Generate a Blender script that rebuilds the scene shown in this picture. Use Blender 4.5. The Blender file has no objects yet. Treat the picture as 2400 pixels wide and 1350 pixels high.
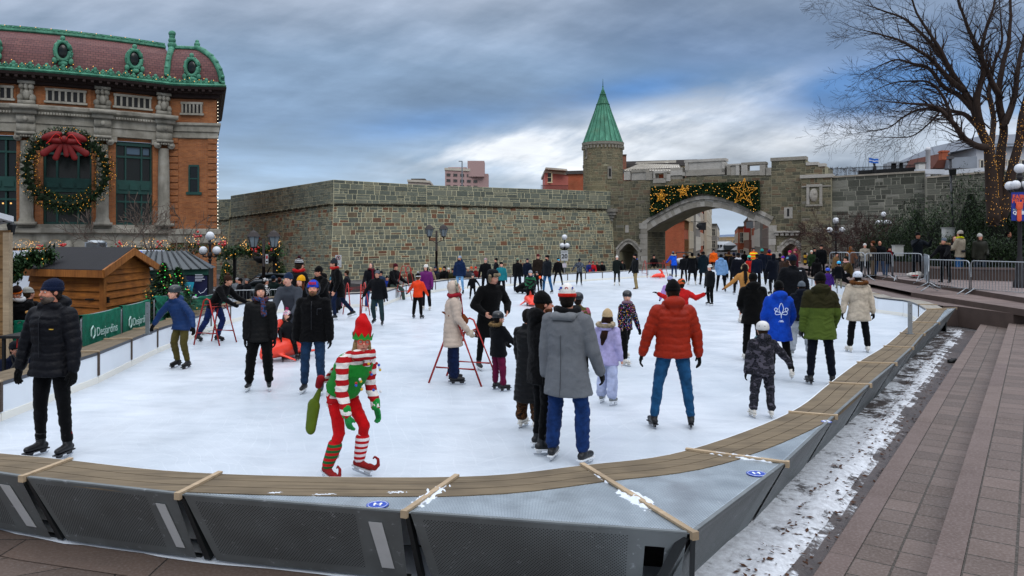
# outdoor skating rink by an old city gate
import bpy,bmesh,math,random
import numpy as np
from mathutils import Vector,Matrix,noise
R=math.radians
sin,cos,pi=math.sin,math.cos,math.pi
V=Vector
F,CX,HY,CH=1750.0,1200.0,568.0,2.27
scene=bpy.context.scene
COL=scene.collection
rnd=random.Random(7)
def P(px,py,Y):
 "the point seen at photo pixel (px,py) at distance Y"
 return V(((px-CX)/F*Y,Y,CH+(HY-py)/F*Y))
def G(px,py,z=0.0):
 "the point on the level z seen at photo pixel (px,py)"
 Y=F*(CH-z)/(py-HY)
 return V(((px-CX)/F*Y,Y,z))
def lerp(a,b,t):return a+(b-a)*t
def lin(c):
 if isinstance(c,str):
  c=c.lstrip('#');c=[int(c[i:i+2],16)/255 for i in(0,2,4)]
  c=[x/12.92 if x<=.04045 else((x+.055)/1.055)**2.4 for x in c]
 return tuple(c[:3])+(1.0,)
class NT:
 def __init__(s,name):
  s.m=bpy.data.materials.new(name);s.m.use_nodes=True
  s.t=s.m.node_tree;s.b=s.t.nodes['Principled BSDF']
 def n(s,typ,**kw):
  nd=s.t.nodes.new(typ)
  for k,v in kw.items():setattr(nd,k,v)
  return nd
 def l(s,a,b):s.t.links.new(a,b)
 def coord(s,kind='Object',scale=(1,1,1)):
  tc=s.n('ShaderNodeTexCoord');mp=s.n('ShaderNodeMapping')
  mp.inputs['Scale'].default_value=scale
  s.l(tc.outputs[kind],mp.inputs['Vector']);return mp.outputs[0]
 def noise(s,vec,scale,detail=4,rough=.55):
  nd=s.n('ShaderNodeTexNoise');nd.inputs['Scale'].default_value=scale
  nd.inputs['Detail'].default_value=detail;nd.inputs['Roughness'].default_value=rough
  s.l(vec,nd.inputs['Vector']);return nd.outputs['Fac']
 def math(s,op,a,b=0.0,c=None,clamp=False):
  nd=s.n('ShaderNodeMath',operation=op);nd.use_clamp=clamp
  for i,x in enumerate((a,b,c)):
   if x is None:continue
   if isinstance(x,(int,float)):nd.inputs[i].default_value=x
   else:s.l(x,nd.inputs[i])
  return nd.outputs[0]
 def ramp(s,fac,stops,mode='LINEAR'):
  nd=s.n('ShaderNodeValToRGB');cr=nd.color_ramp;cr.interpolation=mode
  while len(cr.elements)<len(stops):cr.elements.new(.5)
  for e,(p,c)in zip(cr.elements,stops):
   e.position=p;e.color=lin(c)if not isinstance(c,(int,float))else(c,c,c,1)
  s.l(fac,nd.inputs[0]);return nd.outputs[0]
 def mix(s,fac,a,b,mode='MIX'):
  nd=s.n('ShaderNodeMix',data_type='RGBA',blend_type=mode)
  for sock,x in((nd.inputs[0],fac),(nd.inputs[6],a),(nd.inputs[7],b)):
   if isinstance(x,(int,float)):sock.default_value=x
   elif isinstance(x,(tuple,str)):sock.default_value=lin(x)
   else:s.l(x,sock)
  return nd.outputs[2]
 def bump(s,h,strength=.4,dist=.02):
  nd=s.n('ShaderNodeBump');nd.inputs['Strength'].default_value=strength
  nd.inputs['Distance'].default_value=dist
  s.l(h,nd.inputs['Height']);s.l(nd.outputs[0],s.b.inputs['Normal'])
 def set(s,color=None,rough=.7,metal=0,spec=.4):
  if color is not None:
   if isinstance(color,(tuple,str)):s.b.inputs['Base Color'].default_value=lin(color)
   else:s.l(color,s.b.inputs['Base Color'])
  if isinstance(rough,(int,float)):s.b.inputs['Roughness'].default_value=rough
  else:s.l(rough,s.b.inputs['Roughness'])
  s.b.inputs['Metallic'].default_value=metal
  s.b.inputs['Specular IOR Level'].default_value=spec
  return s.m
MATS={}
def mat(col,rough=.75,metal=0,nz=0,ns=8,bs=0,bump=0,spec=.35,dark=.55):
 "a plain coloured surface with noise in colour (nz) and relief (bump)"
 key=('m',col,rough,metal,nz,ns,bs,bump,spec,dark)
 if key in MATS:return MATS[key]
 t=NT('surface_'+str(len(MATS)));c=lin(col)
 if nz:
  v=t.coord();f=t.noise(v,ns)
  f2=t.ramp(f,[(.3,0.0),(.7,1.0)])
  cc=t.mix(f2,tuple(x*(1-nz*dark)for x in c[:3]),tuple(min(1,x*(1+nz*.4))for x in c[:3]))
  t.set(cc,rough,metal,spec)
 else:t.set(tuple(c[:3]),rough,metal,spec)
 if bump:
  t.bump(t.noise(t.coord(),bs or 60,3),bump,.01)
 MATS[key]=t.m;return t.m
def cloth(col,kind='plain'):
 key=('c',col,kind)
 if key in MATS:return MATS[key]
 t=NT('cloth_'+str(len(MATS)));c=lin(col)[:3]
 lum=sum(c)/3;dk=.42+.58*min(1,lum/.05);c=tuple(max(.0022,x*dk)for x in c)
 v=t.coord()
 n1=t.noise(v,9,5);n2=t.noise(v,160,2)
 k={'plain':.3,'denim':.5,'knit':.25,'puffer':.2,'wool':.12,'fur':.8}.get(kind,.3)
 cc=t.mix(t.ramp(n1,[(.3,0.),(.72,1.)]),tuple(x*(1-k)for x in c),tuple(min(1,x*(1+k*.6))for x in c))
 rough=.55 if kind=='puffer' else .9
 t.set(cc,rough,0,.15 if kind=='puffer' else .08)
 t.b.inputs['Sheen Weight'].default_value=.0 if kind=='puffer' else .04
 if kind=='knit':
  w=t.n('ShaderNodeTexWave',wave_type='BANDS',bands_direction='X');w.inputs['Scale'].default_value=28
  w.inputs['Distortion'].default_value=1.5;t.l(v,w.inputs['Vector']);t.bump(w.outputs['Fac'],.5,.006)
 elif kind=='fur':t.bump(n2,1.0,.03)
 elif kind=='puffer':t.bump(t.noise(v,30,4),.5,.012)
 else:t.bump(t.math('ADD',t.math('MULTIPLY',t.noise(v,14,4),3.),n2),.45,.012)
 MATS[key]=t.m;return t.m
def striped(cols,period,phase=0,axis=2,kind='plain'):
 "bands of equal width woven across the garment"
 key=('s',tuple(cols),period,phase,axis)
 if key in MATS:return MATS[key]
 t=NT('stripes_'+str(len(MATS)));v=t.coord()
 sx=t.n('ShaderNodeSeparateXYZ');t.l(v,sx.inputs[0])
 wob=t.math('MULTIPLY',t.noise(v,7,2),.012)
 f=t.math('FRACT',t.math('DIVIDE',t.math('ADD',t.math('ADD',sx.outputs[axis],wob),phase),period))
 n=len(cols);st=[(i/n,c)for i,c in enumerate(cols)]
 t.set(t.ramp(f,st,'CONSTANT'),.85,0,.15)
 t.bump(t.noise(v,60,3),.4,.01)
 MATS[key]=t.m;return t.m
def spotted(base,cols,scale,kind='noise'):
 key=('p',base,tuple(cols),scale,kind)
 if key in MATS:return MATS[key]
 t=NT('pattern_'+str(len(MATS)));v=t.coord('Object',(1,1,1.7))
 if kind=='noise':
  f=t.noise(v,scale,3,.6)
  n=len(cols)+1
  st=[(0,base)]+[(.40+.22*i/max(1,n-1),c)for i,c in enumerate(cols)]
  c=t.ramp(f,st,'CONSTANT')
 else:
  vo=t.n('ShaderNodeTexVoronoi');vo.inputs['Scale'].default_value=scale;t.l(v,vo.inputs['Vector'])
  hs=t.n('ShaderNodeSeparateColor');t.l(vo.outputs['Color'],hs.inputs[0])
  pal=t.ramp(hs.outputs[0],[(i/len(cols),c)for i,c in enumerate(cols)],'CONSTANT')
  c=t.mix(t.ramp(vo.outputs['Distance'],[(.28,1.),(.34,0.)]),base,pal)
 t.set(c,.85,0,.15);t.bump(t.noise(v,40,3),.4,.01)
 MATS[key]=t.m;return t.m
def glow(col,s):
 key=('g',col,s)
 if key in MATS:return MATS[key]
 t=NT('lit_bulb');t.set(col,.4);t.b.inputs['Emission Color'].default_value=lin(col)
 t.b.inputs['Emission Strength'].default_value=s
 MATS[key]=t.m;return t.m
def wloc(o):
 p=V((0,0,0))
 while o is not None:p=p+o.location;o=o.parent
 return p
def props(o,label=None,cat=None,group=None,kind=None,category=None):
 cat=cat or category
 if label:o['label']=label
 if cat:o['category']=cat
 if group:o['group']=group
 if kind:o['kind']=kind
 return o
def thing(name,label,cat,loc=(0,0,0),group=None):
 o=bpy.data.objects.new(name,None);o.empty_display_size=.2
 COL.objects.link(o);o.location=loc
 return props(o,label,cat,group)
def copy_tree(o,parent=None):
 c=o.copy();COL.objects.link(c);c.parent=parent
 for ch in o.children:copy_tree(ch,c)
 return c
def frame(d,up=V((0,0,1))):
 d=d.normalized();a=d.cross(up)
 if a.length<1e-4:a=d.cross(V((0,1,0)))
 a.normalize();return a,a.cross(d).normalized()
class MB:
 "collects faces and links them as one mesh object"
 def __init__(s):s.v,s.f,s.mi,s.uv,s.col,s.k=[],[],[],{},[],0
 def face(s,pts,uv=None,col=None):
  i=len(s.v);s.v+=[V(p)for p in pts];s.f.append(tuple(range(i,i+len(pts))));s.mi.append(s.k)
  if uv:s.uv[len(s.f)-1]=uv
  s.col.append(col);return s
 def idx(s,verts,faces,col=None):
  i=len(s.v);s.v+=[V(p)for p in verts]
  for f in faces:s.f.append(tuple(i+j for j in f));s.mi.append(s.k);s.col.append(col)
  return s
 def box(s,c,size,rz=0,mtx=None,col=None):
  x,y,z=size[0]/2,size[1]/2,size[2]/2
  vs=[V((a*x,b*y,d*z))for d in(-1,1)for b in(-1,1)for a in(-1,1)]
  M=Matrix.Translation(c)@(mtx.to_4x4()if mtx else Matrix.Rotation(rz,4,'Z'))
  return s.idx([M@p for p in vs],[(0,2,3,1),(4,5,7,6),(0,1,5,4),(1,3,7,5),(3,2,6,7),(2,0,4,6)],col)
 def hexa(s,b,t):
  "solid between bottom quad b and top quad t"
  return s.idx(list(b)+list(t),[(3,2,1,0),(4,5,6,7),(0,1,5,4),(1,2,6,5),(2,3,7,6),(3,0,4,7)])
 def bar(s,a,b,w,h=None,up=V((0,0,1))):
  a,b=V(a),V(b);h=h or w;d=b-a;x,y=frame(d,up)
  q=[x*(i*w/2)+y*(j*h/2)for i,j in((-1,-1),(1,-1),(1,1),(-1,1))]
  return s.hexa([a+p for p in q],[b+p for p in q])
 def tube(s,pts,r,n=8,cap=True):
  pts=[V(p)for p in pts];m=len(pts)
  rs=r if isinstance(r,(list,tuple))else[r]*m
  i0=len(s.v);prev=None
  for i,p in enumerate(pts):
   d=(pts[min(i+1,m-1)]-pts[max(i-1,0)])
   if d.length<1e-6:d=V((0,0,1))
   d.normalize()
   if prev is None:x,y=frame(d)
   else:
    x=prev-d*prev.dot(d)
    if x.length<1e-4:x=frame(d)[0]
    x.normalize();y=d.cross(x)
   prev=x
   s.v+=[p+(x*cos(2*pi*k/n)+y*sin(2*pi*k/n))*rs[i]for k in range(n)]
  for i in range(m-1):
   for k in range(n):
    a,b=i0+i*n+k,i0+i*n+(k+1)%n
    s.f.append((a,b,b+n,a+n));s.mi.append(s.k);s.col.append(None)
  if cap and n>2:
   s.f.append(tuple(i0+k for k in range(n))[::-1]);s.mi.append(s.k);s.col.append(None)
   s.f.append(tuple(i0+(m-1)*n+k for k in range(n)));s.mi.append(s.k);s.col.append(None)
  return s
 def lathe(s,prof,c=(0,0,0),n=16,a0=0,a1=2*pi):
  c=V(c);full=abs(a1-a0-2*pi)<1e-6;cols=n if full else n+1;i0=len(s.v)
  for r,z in prof:
   s.v+=[c+V((r*cos(a0+(a1-a0)*k/n),r*sin(a0+(a1-a0)*k/n),z))for k in range(cols)]
  for i in range(len(prof)-1):
   for k in range(n):
    a,b=i0+i*cols+k,i0+i*cols+(k+1)%cols
    s.f.append((a,b,b+cols,a+cols));s.mi.append(s.k);s.col.append(None)
  return s
 def ball(s,c,r,n=12,m=8,mtx=None):
  r=(r,r,r)if isinstance(r,(int,float))else r
  c=V(c);vs=[V((0,0,-r[2]))]
  for i in range(1,m):
   ph=-pi/2+pi*i/m
   vs+=[V((r[0]*cos(ph)*cos(2*pi*k/n),r[1]*cos(ph)*sin(2*pi*k/n),r[2]*sin(ph)))for k in range(n)]
  vs.append(V((0,0,r[2])))
  if mtx:vs=[mtx@p for p in vs]
  fs=[(0,1+(k+1)%n,1+k)for k in range(n)]
  for i in range(m-2):
   for k in range(n):
    a,b=1+i*n+k,1+i*n+(k+1)%n;fs.append((a,b,b+n,a+n))
  t=len(vs)-1;fs+=[(t,1+(m-2)*n+k,1+(m-2)*n+(k+1)%n)for k in range(n)]
  return s.idx([c+p for p in vs],fs)
 def octa(s,c,r):
  c=V(c);q=[V(p)*r for p in((1,0,0),(0,1,0),(-1,0,0),(0,-1,0),(0,0,1),(0,0,-1))]
  return s.idx([c+p for p in q],[(0,1,4),(1,2,4),(2,3,4),(3,0,4),(1,0,5),(2,1,5),(3,2,5),(0,3,5)])
 def prism(s,poly,off):
  "polygon pushed along off"
  n=len(poly);poly=[V(p)for p in poly];off=V(off)
  fs=[tuple(range(n))[::-1],tuple(range(n,2*n))]+[(i,(i+1)%n,n+(i+1)%n,n+i)for i in range(n)]
  return s.idx(poly+[p+off for p in poly],fs)
 def build(s,name,m,parent=None,smooth=False,origin=None,**pr):
  if parent is not None:org=wloc(parent)
  elif origin is not None:org=V(origin)
  else:
   xs=[p.x for p in s.v];ys=[p.y for p in s.v];zs=[p.z for p in s.v]
   org=V(((min(xs)+max(xs))/2,(min(ys)+max(ys))/2,min(zs)))
  me=bpy.data.meshes.new(name);me.from_pydata([tuple(p-org)for p in s.v],[],s.f)
  for x in(m if isinstance(m,(list,tuple))else[m]):me.materials.append(x)
  me.polygons.foreach_set('material_index',s.mi)
  if smooth:me.polygons.foreach_set('use_smooth',[True]*len(s.f))
  uvl=me.uv_layers.new(name='UVMap');uvs=np.zeros((len(me.loops),2),'f')
  co=s.v;li=0
  for fi,f in enumerate(s.f):
   if fi in s.uv:
    for q in s.uv[fi]:uvs[li]=q;li+=1
    continue
   a,b,c=co[f[0]],co[f[1]],co[f[2]];nrm=(b-a).cross(c-a)
   if nrm.length<1e-9 or abs(nrm.z)>.75*nrm.length:
    for j in f:uvs[li]=(co[j].x,co[j].y);li+=1
   else:
    tx,ty=-nrm.y,nrm.x;q=math.hypot(tx,ty);tx/=q;ty/=q
    for j in f:uvs[li]=(co[j].x*tx+co[j].y*ty,co[j].z);li+=1
  uvl.data.foreach_set('uv',uvs.ravel())
  if any(c is not None for c in s.col):
   ca=me.color_attributes.new('tint','FLOAT_COLOR','CORNER');arr=np.ones((len(me.loops),4),'f');li=0
   for f,c in zip(s.f,s.col):
    for j in f:arr[li,:3]=c if c is not None else(.5,.5,.5);li+=1
   ca.data.foreach_set('color',arr.ravel())
  o=bpy.data.objects.new(name,me);COL.objects.link(o)
  if parent is not None:o.parent=parent
  else:o.location=org
  return props(o,**pr)
def catmull(pts,n=6):
 pts=[V(p)for p in pts];out=[]
 for i in range(len(pts)-1):
  p0,p1,p2,p3=pts[max(i-1,0)],pts[i],pts[i+1],pts[min(i+2,len(pts)-1)]
  for k in range(n):
   t=k/n
   out.append(.5*((2*p1)+(p2-p0)*t+(2*p0-5*p1+4*p2-p3)*t*t+(3*p1-p0-3*p2+p3)*t**3))
 return out+[pts[-1]]
def text(s,size,m,parent,mtx,extrude=.002,name='lettering',align='CENTER',shear=0,bold=0,sx=1,label=None):
 cu=bpy.data.curves.new(name,'FONT');cu.body=s;cu.size=size;cu.extrude=extrude
 cu.align_x=align;cu.align_y='CENTER';cu.shear=shear;cu.offset=bold;cu.resolution_u=3
 o=bpy.data.objects.new('tmp_text',cu);COL.objects.link(o)
 TEXTS.append((o,name,m,parent,mtx@Matrix.Diagonal((sx,1,1,1)),label));return o
TEXTS=[]
def bake_texts():
 bpy.context.view_layer.update();dg=bpy.context.evaluated_depsgraph_get();done=[]
 for o,name,m,parent,mtx,label in TEXTS:
  me=bpy.data.meshes.new_from_object(o.evaluated_get(dg));done.append(me)
 for(o,name,m,parent,mtx,label),me in zip(TEXTS,done):
  bpy.data.objects.remove(o)
  me.materials.clear();me.materials.append(m)
  me.transform(Matrix.Translation(-wloc(parent))@mtx if parent is not None else mtx)
  n=bpy.data.objects.new(name,me);COL.objects.link(n);n.parent=parent
  if label:n['label']=label
def plane_mtx(origin,xdir,ydir):
 x=V(xdir).normalized();y=V(ydir);y=(y-x*y.dot(x)).normalized();z=x.cross(y)
 M=Matrix((x,y,z)).transposed().to_4x4();M.translation=V(origin);return M
PEND=[]
SKIN={}
def skin(tone='#c99a80'):
 if tone not in SKIN:
  t=NT('skin');c=lin(tone)[:3];v=t.coord()
  t.set(t.mix(t.noise(v,12,3),tuple(x*.8 for x in c),(min(1,c[0]*1.25),c[1]*1.05,c[2]*1.0)),.55,0,.35)
  t.b.inputs['Subsurface Weight'].default_value=.12
  t.b.inputs['Subsurface Radius'].default_value=(.02,.008,.004)
  SKIN[tone]=t.m
 return SKIN[tone]
def dirv(f,o,s):
 "limb direction: f degrees forward (towards local -Y), o degrees outward on side s"
 f,o=R(f),R(o)
 return V((s*sin(o),-sin(f)*cos(o),-cos(f)*cos(o)))
class Soup(MB):
 def rings(s,rs,n=14):
  i0=len(s.v)
  for c,ax,ay,rx,ry in rs:
   s.v+=[V(c)+ax*(rx*cos(2*pi*k/n))+ay*(ry*sin(2*pi*k/n))for k in range(n)]
  m=len(rs)
  for i in range(m-1):
   for k in range(n):
    a,b=i0+i*n+k,i0+i*n+(k+1)%n;s.f.append((a,b,b+n,a+n))
  for r,fl in((0,1),(m-1,0)):
   ci=len(s.v);s.v.append(V(rs[r][0]))
   for k in range(n):
    a,b=i0+r*n+k,i0+r*n+(k+1)%n
    s.f.append((ci,b,a)if fl else(ci,a,b))
  k=len(s.f)-len(s.mi);s.mi+=[s.k]*k;s.col+=[None]*k
  return s
 def cap(s,a,b,ra,rb,fl=1.0,side=None,n=12):
  "tapered capsule; fl squeezes it across side"
  a,b=V(a),V(b);d=b-a;L=d.length
  d=d/L if L>1e-6 else V((0,0,1))
  x=(side-d*side.dot(d)).normalized()if side is not None else frame(d)[0]
  y=d.cross(x);rs=[]
  for i in range(5):
   t=-pi/2+i*pi/10+.12;rs.append((a+d*(ra*sin(t)),x,y,ra*cos(t),ra*cos(t)*fl))
  for i in range(1,6):
   t=i*pi/10-.12;rs.append((b+d*(rb*sin(t)),x,y,rb*cos(t),rb*cos(t)*fl))
  return s.rings(rs,n)
 def ell(s,c,r,M=None,n=16,m=10):return s.ball(c,r,n,m,M)
 def fuse(s,name,m,parent,vox,sm=3,disp=None,**pr):
  "register as a fused, smoothed mesh"
  org=wloc(parent)
  me=bpy.data.meshes.new(name);me.from_pydata([tuple(p-org)for p in s.v],[],s.f)
  o=bpy.data.objects.new(name,me);COL.objects.link(o);o.parent=parent
  md=o.modifiers.new('r','REMESH');md.mode='VOXEL';md.voxel_size=vox;md.use_smooth_shade=True
  if sm:
   ms=o.modifiers.new('s','SMOOTH');ms.factor=.6;ms.iterations=sm
  PEND.append((o,m,disp,vox));return props(o,**pr)
def bake_people():
 bpy.context.view_layer.update()
 dg=bpy.context.evaluated_depsgraph_get()
 new=[bpy.data.meshes.new_from_object(o.evaluated_get(dg))for o,*_ in PEND]
 for(o,m,disp,vox),me in zip(PEND,new):
  o.modifiers.clear();me.materials.clear()
  for x in(m if isinstance(m,(list,tuple))else[m]):me.materials.append(x)
  me.polygons.foreach_set('use_smooth',[True]*len(me.polygons))
  if disp:
   n=len(me.vertices);co=np.empty(n*3,'f');no=np.empty(n*3,'f')
   me.vertices.foreach_get('co',co)
   me.vertex_normals.foreach_get('vector',no)
   co=co.reshape(-1,3);no=no.reshape(-1,3)
   co+=no*disp(co,no)[:,None]
   me.vertices.foreach_set('co',co.ravel());me.update()
  o.data=me
def bones_t(co,bones):
 "for each point: index of the nearest bone and the distance along it"
 best=np.full(len(co),1e9);tt=np.zeros(len(co));bi=np.zeros(len(co),int)
 for i,(a,b,r)in enumerate(bones):
  a=np.array(a);d=np.array(b)-a;L=np.linalg.norm(d)+1e-9;d=d/L
  t=np.clip((co-a)@d,0,L);q=np.linalg.norm(co-a-np.outer(t,d),axis=1)/r
  m=q<best;best[m]=q[m];tt[m]=t[m];bi[m]=i
 return bi,tt
def vnoise(p):
 i=np.floor(p).astype(np.int64);f=p-i;f=f*f*(3-2*f);out=np.zeros(len(p))
 for dx in(0,1):
  for dy in(0,1):
   for dz in(0,1):
    h=((i[:,0]+dx)*374761393+(i[:,1]+dy)*668265263+(i[:,2]+dz)*2147483647)&0x7fffffff
    h=((h^(h>>13))*1274126177)&0x7fffffff;h=(h^(h>>16))&0xffff
    w=(f[:,0]if dx else 1-f[:,0])*(f[:,1]if dy else 1-f[:,1])*(f[:,2]if dz else 1-f[:,2]);out+=w*h/65535.
 return out
def folds(bones,amp=.006,quilt=0,seed=0):
 def f(co,no):
  bi,t=bones_t(co,bones)
  sd=np.sin(co[:,0]*31+seed)+np.sin(co[:,1]*27+seed*2.3)
  if quilt:
   ph=t/quilt+.12*np.sin(co[:,0]*23+seed)*.6
   s=np.abs(np.sin(np.pi*ph));d=(s**.5-.7)*amp*1.7
   d+=amp*1.3*(vnoise(np.stack([co[:,0]*26+seed,co[:,1]*26,co[:,2]*40],1))-.5)*s
  else:
   q=np.stack([co[:,0]*7+seed*3.1,co[:,1]*7+bi*5,co[:,2]*17+sd*.35],1);r1=1-np.abs(2*vnoise(q)-1)
   q2=np.stack([co[:,0]*22+seed,co[:,1]*22,co[:,2]*34+r1*2],1);r2=1-np.abs(2*vnoise(q2)-1)
   d=amp*((r1**2-.35)*2.2+(r2**2-.35)*.7)
  return d.astype('f')
 return f
def hand(s,w,d,palm,sc,side,curl=25,glove=0.0):
 """five-fingered hand at wrist w pointing along d; palm = the way the palm looks, side = +1/-1: where the thumb sits"""
 d=d.normalized();palm=(palm-d*palm.dot(d)).normalized();x=d.cross(palm).normalized()*side
 g=glove*sc;L=.095*sc
 s.rings([(w-d*.02*sc,x,palm,.030*sc+g,.022*sc+g),(w+d*.02*sc,x,palm,.036*sc+g,.019*sc+g),(w+d*.06*sc,x,palm,.043*sc+g,.017*sc+g),(w+d*L,x,palm,.042*sc+g,.015*sc+g)],12)
 for i,(o,ln)in enumerate(((.031,.070),(.0105,.080),(-.0105,.074),(-.030,.058))):
  a=w+d*(L-.004*sc)+x*(o*sc);c1=R(curl+i*4)
  d1=(d*cos(c1*.5)+palm*sin(c1*.5)+x*(o*2.2)).normalized();d2=(d*cos(c1*1.4)+palm*sin(c1*1.4)+x*(o*1.6)).normalized()
  r=.0095*sc+g*.55;b=a+d1*(ln*.5*sc);c=b+d2*(ln*.5*sc)
  s.cap(a,b,r*1.05,r,n=8);s.cap(b,c,r,r*.85,n=8)
 a=w+d*.025*sc+x*.028*sc;td=(d*.72+x*.62+palm*.3).normalized();b=a+td*.045*sc
 s.cap(a,b,.014*sc+g*.6,.0115*sc+g*.6,n=8);s.cap(b,b+(d*.9+x*.15+palm*.35).normalized()*.032*sc,.0115*sc+g*.6,.0095*sc+g*.55,n=8)
PEOPLE={}
def person(pos,top,label,face=0,legs=((0,6,0,5),(0,6,0,5)),arms=((5,10,15,4),(5,10,15,4)),lean=0,side=0,head=(0,0),kid=0.0,jacket=('#15171c','plain',.10,1.0),trousers=('#14151a',1.0,'plain'),hat=None,hair=None,hood=None,gloves='#0c0c0e',skates='black',beard=None,scarf=None,tone='#c4917a',sit=None,zbase=0.0,group=None,h=None,near=None,build=1.0,extra=None,cat='person',yaw=(0,0)):
 """one person. pos = foot point in the world, top = photo row of the highest point of head or hat (or h in metres)
    face: 0 looks at the camera, 90 to the right, 180 away, -90 to the left"""
 pos=V(pos);Y=pos.y
 on_skates=skates in('black','white','grey','hockey','elf')
 hs=1+kid*.45;legk=1-kid*.10
 J={}
 def skeleton(h):
  sc=h/1.75;ft=(.078*sc+(.062 if on_skates else 0))
  HD=.139*h*hs;q={}
  sp=V((sin(R(side)),-sin(R(lean))*cos(R(side)),cos(R(lean))*cos(R(side))))
  hips=[]
  for s,L in((1,legs[0]),(-1,legs[1])):
   hp=V((s*.052*h*build,0,0));kn=hp+dirv(L[0],L[1],s)*(.247*h*legk);an=kn+dirv(L[2],L[3],s)*(.238*h*legk)
   hips.append([hp,kn,an])
  low=min(hips[0][2].z,hips[1][2].z)
  zp=ft-low if sit is None else sit
  c=(hips[0][2]+hips[1][2])/2 if sit is None else V((0,0,0))
  off=V((-c.x,-c.y,zp))
  q['legs']=[[p+off for p in l]for l in hips];q['pel']=off
  q['chest']=off+sp*(.2*h);sh=off+sp*(.295*h*(1-kid*.04));q['sh']=sh;q['sp']=sp
  q['neck']=sh+sp*(.018*h)
  q['arms']=[]
  xd=V((cos(R(side)),0,-sin(R(side))))
  for s,A in((1,arms[0]),(-1,arms[1])):
   a=sh+xd*(s*.104*h*build)-sp*(.026*h);e=a+dirv(A[0],A[1],s)*(.172*h);w=e+dirv(A[2],A[3],s)*(.145*h)
   q['arms'].append([a,e,w])
  yw,pt=R(head[0]),R(head[1])
  hd=V((sin(yw)*cos(pt),-cos(yw)*cos(pt),sin(pt)))
  up=(V((0,0,1))+sp*.5).normalized();up=(up-hd*up.dot(hd)).normalized();sx=hd.cross(up)*-1
  q['hf'],q['hu'],q['hx'],q['HD']=hd,up,sx,HD
  q['hc']=q['neck']+(sp*.4+up*.6).normalized()*(.030*h+HD*.43)+hd*(.012*h)
  q['topz']=(q['hc']+up*HD*.5).z;q['sc']=sc;q['ft']=ft
  return q
 if h is None:
  want=CH+(HY-top)/F*Y-pos.z-({'beanie':.025,'pom':.09,'helmet':.035,'elf':.2}.get(hat[0]if hat else '',.0))*(1.0 if kid<.3 else .8)
  if hood:want-=.02
  lo,hi=.5,2.3
  for _ in range(26):
   m=(lo+hi)/2
   if skeleton(m)['topz']<want:lo=m
   else:hi=m
  h=(lo+hi)/2
 h=max(.7,min(2.0,h));q=skeleton(h)
 pxh=F*h/Y;lod=0 if pxh>250 else 1 if pxh>135 else 2
 if near is not None:lod=near
 vb,vg=((.0085,.012),(.014,.018),(.024,.026))[lod]
 rid=thing('person',label,cat,(0,0,0),group)
 HD,sc,sp=q['HD'],q['sc'],q['sp'];hf,hu,hx,hc=q['hf'],q['hu'],q['hx'],q['hc']
 def H(x,f,u):return hc+hx*(x*HD)+hf*(f*HD)+hu*(u*HD)
 HM=Matrix((hx,-hf,hu)).transposed()
 sm=skin(tone);seed=len(PEOPLE);fwd=V((0,-1,0))
 b=Soup()
 b.ell(H(0,-.05,.10),(.325*HD,.40*HD,.39*HD),HM)
 b.ell(H(0,.07,-.16),(.255*HD,.30*HD,.29*HD),HM);b.ell(H(0,.24,-.37),(.115*HD,.11*HD,.09*HD),HM)
 for s in(1,-1):
  b.ell(H(s*.145,.20,-.12),(.12*HD,.12*HD,.12*HD),HM)
  b.ell(H(s*.325,-.03,-.02),(.035*HD,.07*HD,.115*HD),HM,10,8)
 b.cap(H(-.15,.325,.085),H(.15,.325,.085),.045*HD,.045*HD,n=8)
 if lod<2:
  b.cap(H(0,.36,.05),H(0,.455,-.11),.032*HD,.055*HD,n=8);b.ell(H(0,.345,-.275),(.10*HD,.05*HD,.05*HD),HM,10,8)
 b.cap(q['neck']-sp*.02*h,hc-hu*.22*HD-hf*.03*HD,.036*h*build,.034*h,n=12)
 X=V((1,0,0));Yb=sp.cross(X)*-1
 pel=q['pel']
 b.rings([(pel-sp*.03*h,X,Yb,.06*h,.05*h),(pel+sp*.03*h,X,Yb,.088*h*build,.06*h*build),(pel+sp*.12*h,X,Yb,.072*h*build,.052*h*build),(q['chest']+sp*.02*h,X,Yb,.088*h*build,.058*h*build),(q['sh']-sp*.01*h,X,Yb,.088*h,.045*h),(q['neck'],X,Yb,.04*h,.036*h)])
 for i,s in enumerate((1,-1)):
  hp,kn,an=q['legs'][i]
  b.cap(hp,kn,.040*h,.025*h);b.cap(kn,an,.024*h,.018*h)
  a,e,w=q['arms'][i]
  b.cap(a,e,.03*h,.024*h);b.cap(e,w,.024*h,.017*h)
  if gloves is None:
   d=(w-e).normalized();palm=V((-s,.1,.1))if abs(d.x)<.75 else V((0,0,-1))
   hand(b,w+d*.005,d,palm,sc*(1+kid*.1),1 if(d.cross(palm)).dot(fwd+V((0,0,.3)))>0 else-1,28)
 b.fuse('body',sm,rid,vb,2)
 if lod<2:
  m=MB()
  for s in(1,-1):m.ball(H(s*.135,.335,.02),(.052*HD,.03*HD,.03*HD),10,6,HM)
  m.k=1
  for s in(1,-1):m.ball(H(s*.135,.358,.02),(.024*HD,.014*HD,.024*HD),8,6,HM)
  m.build('eyes',[mat('#cfc8c2',.3),mat('#20140f',.3)],rid,True)
  m=MB()
  for s in(1,-1):m.tube([H(s*.07,.375,.095),H(s*.14,.372,.125),H(s*.21,.325,.10)],[.012*HD,.018*HD,.008*HD],6)
  m.build('eyebrows',mat(hair[0]if hair else(beard or '#2a1c14'),.9),rid,True)
  m=MB();m.tube([H(-.10,.365,-.27),H(-.03,.405,-.258),H(.03,.405,-.258),H(.10,.365,-.27)],[.012*HD,.025*HD,.025*HD,.012*HD],6)
  m.build('lips',mat('#8a4640',.5),rid,True)
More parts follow.
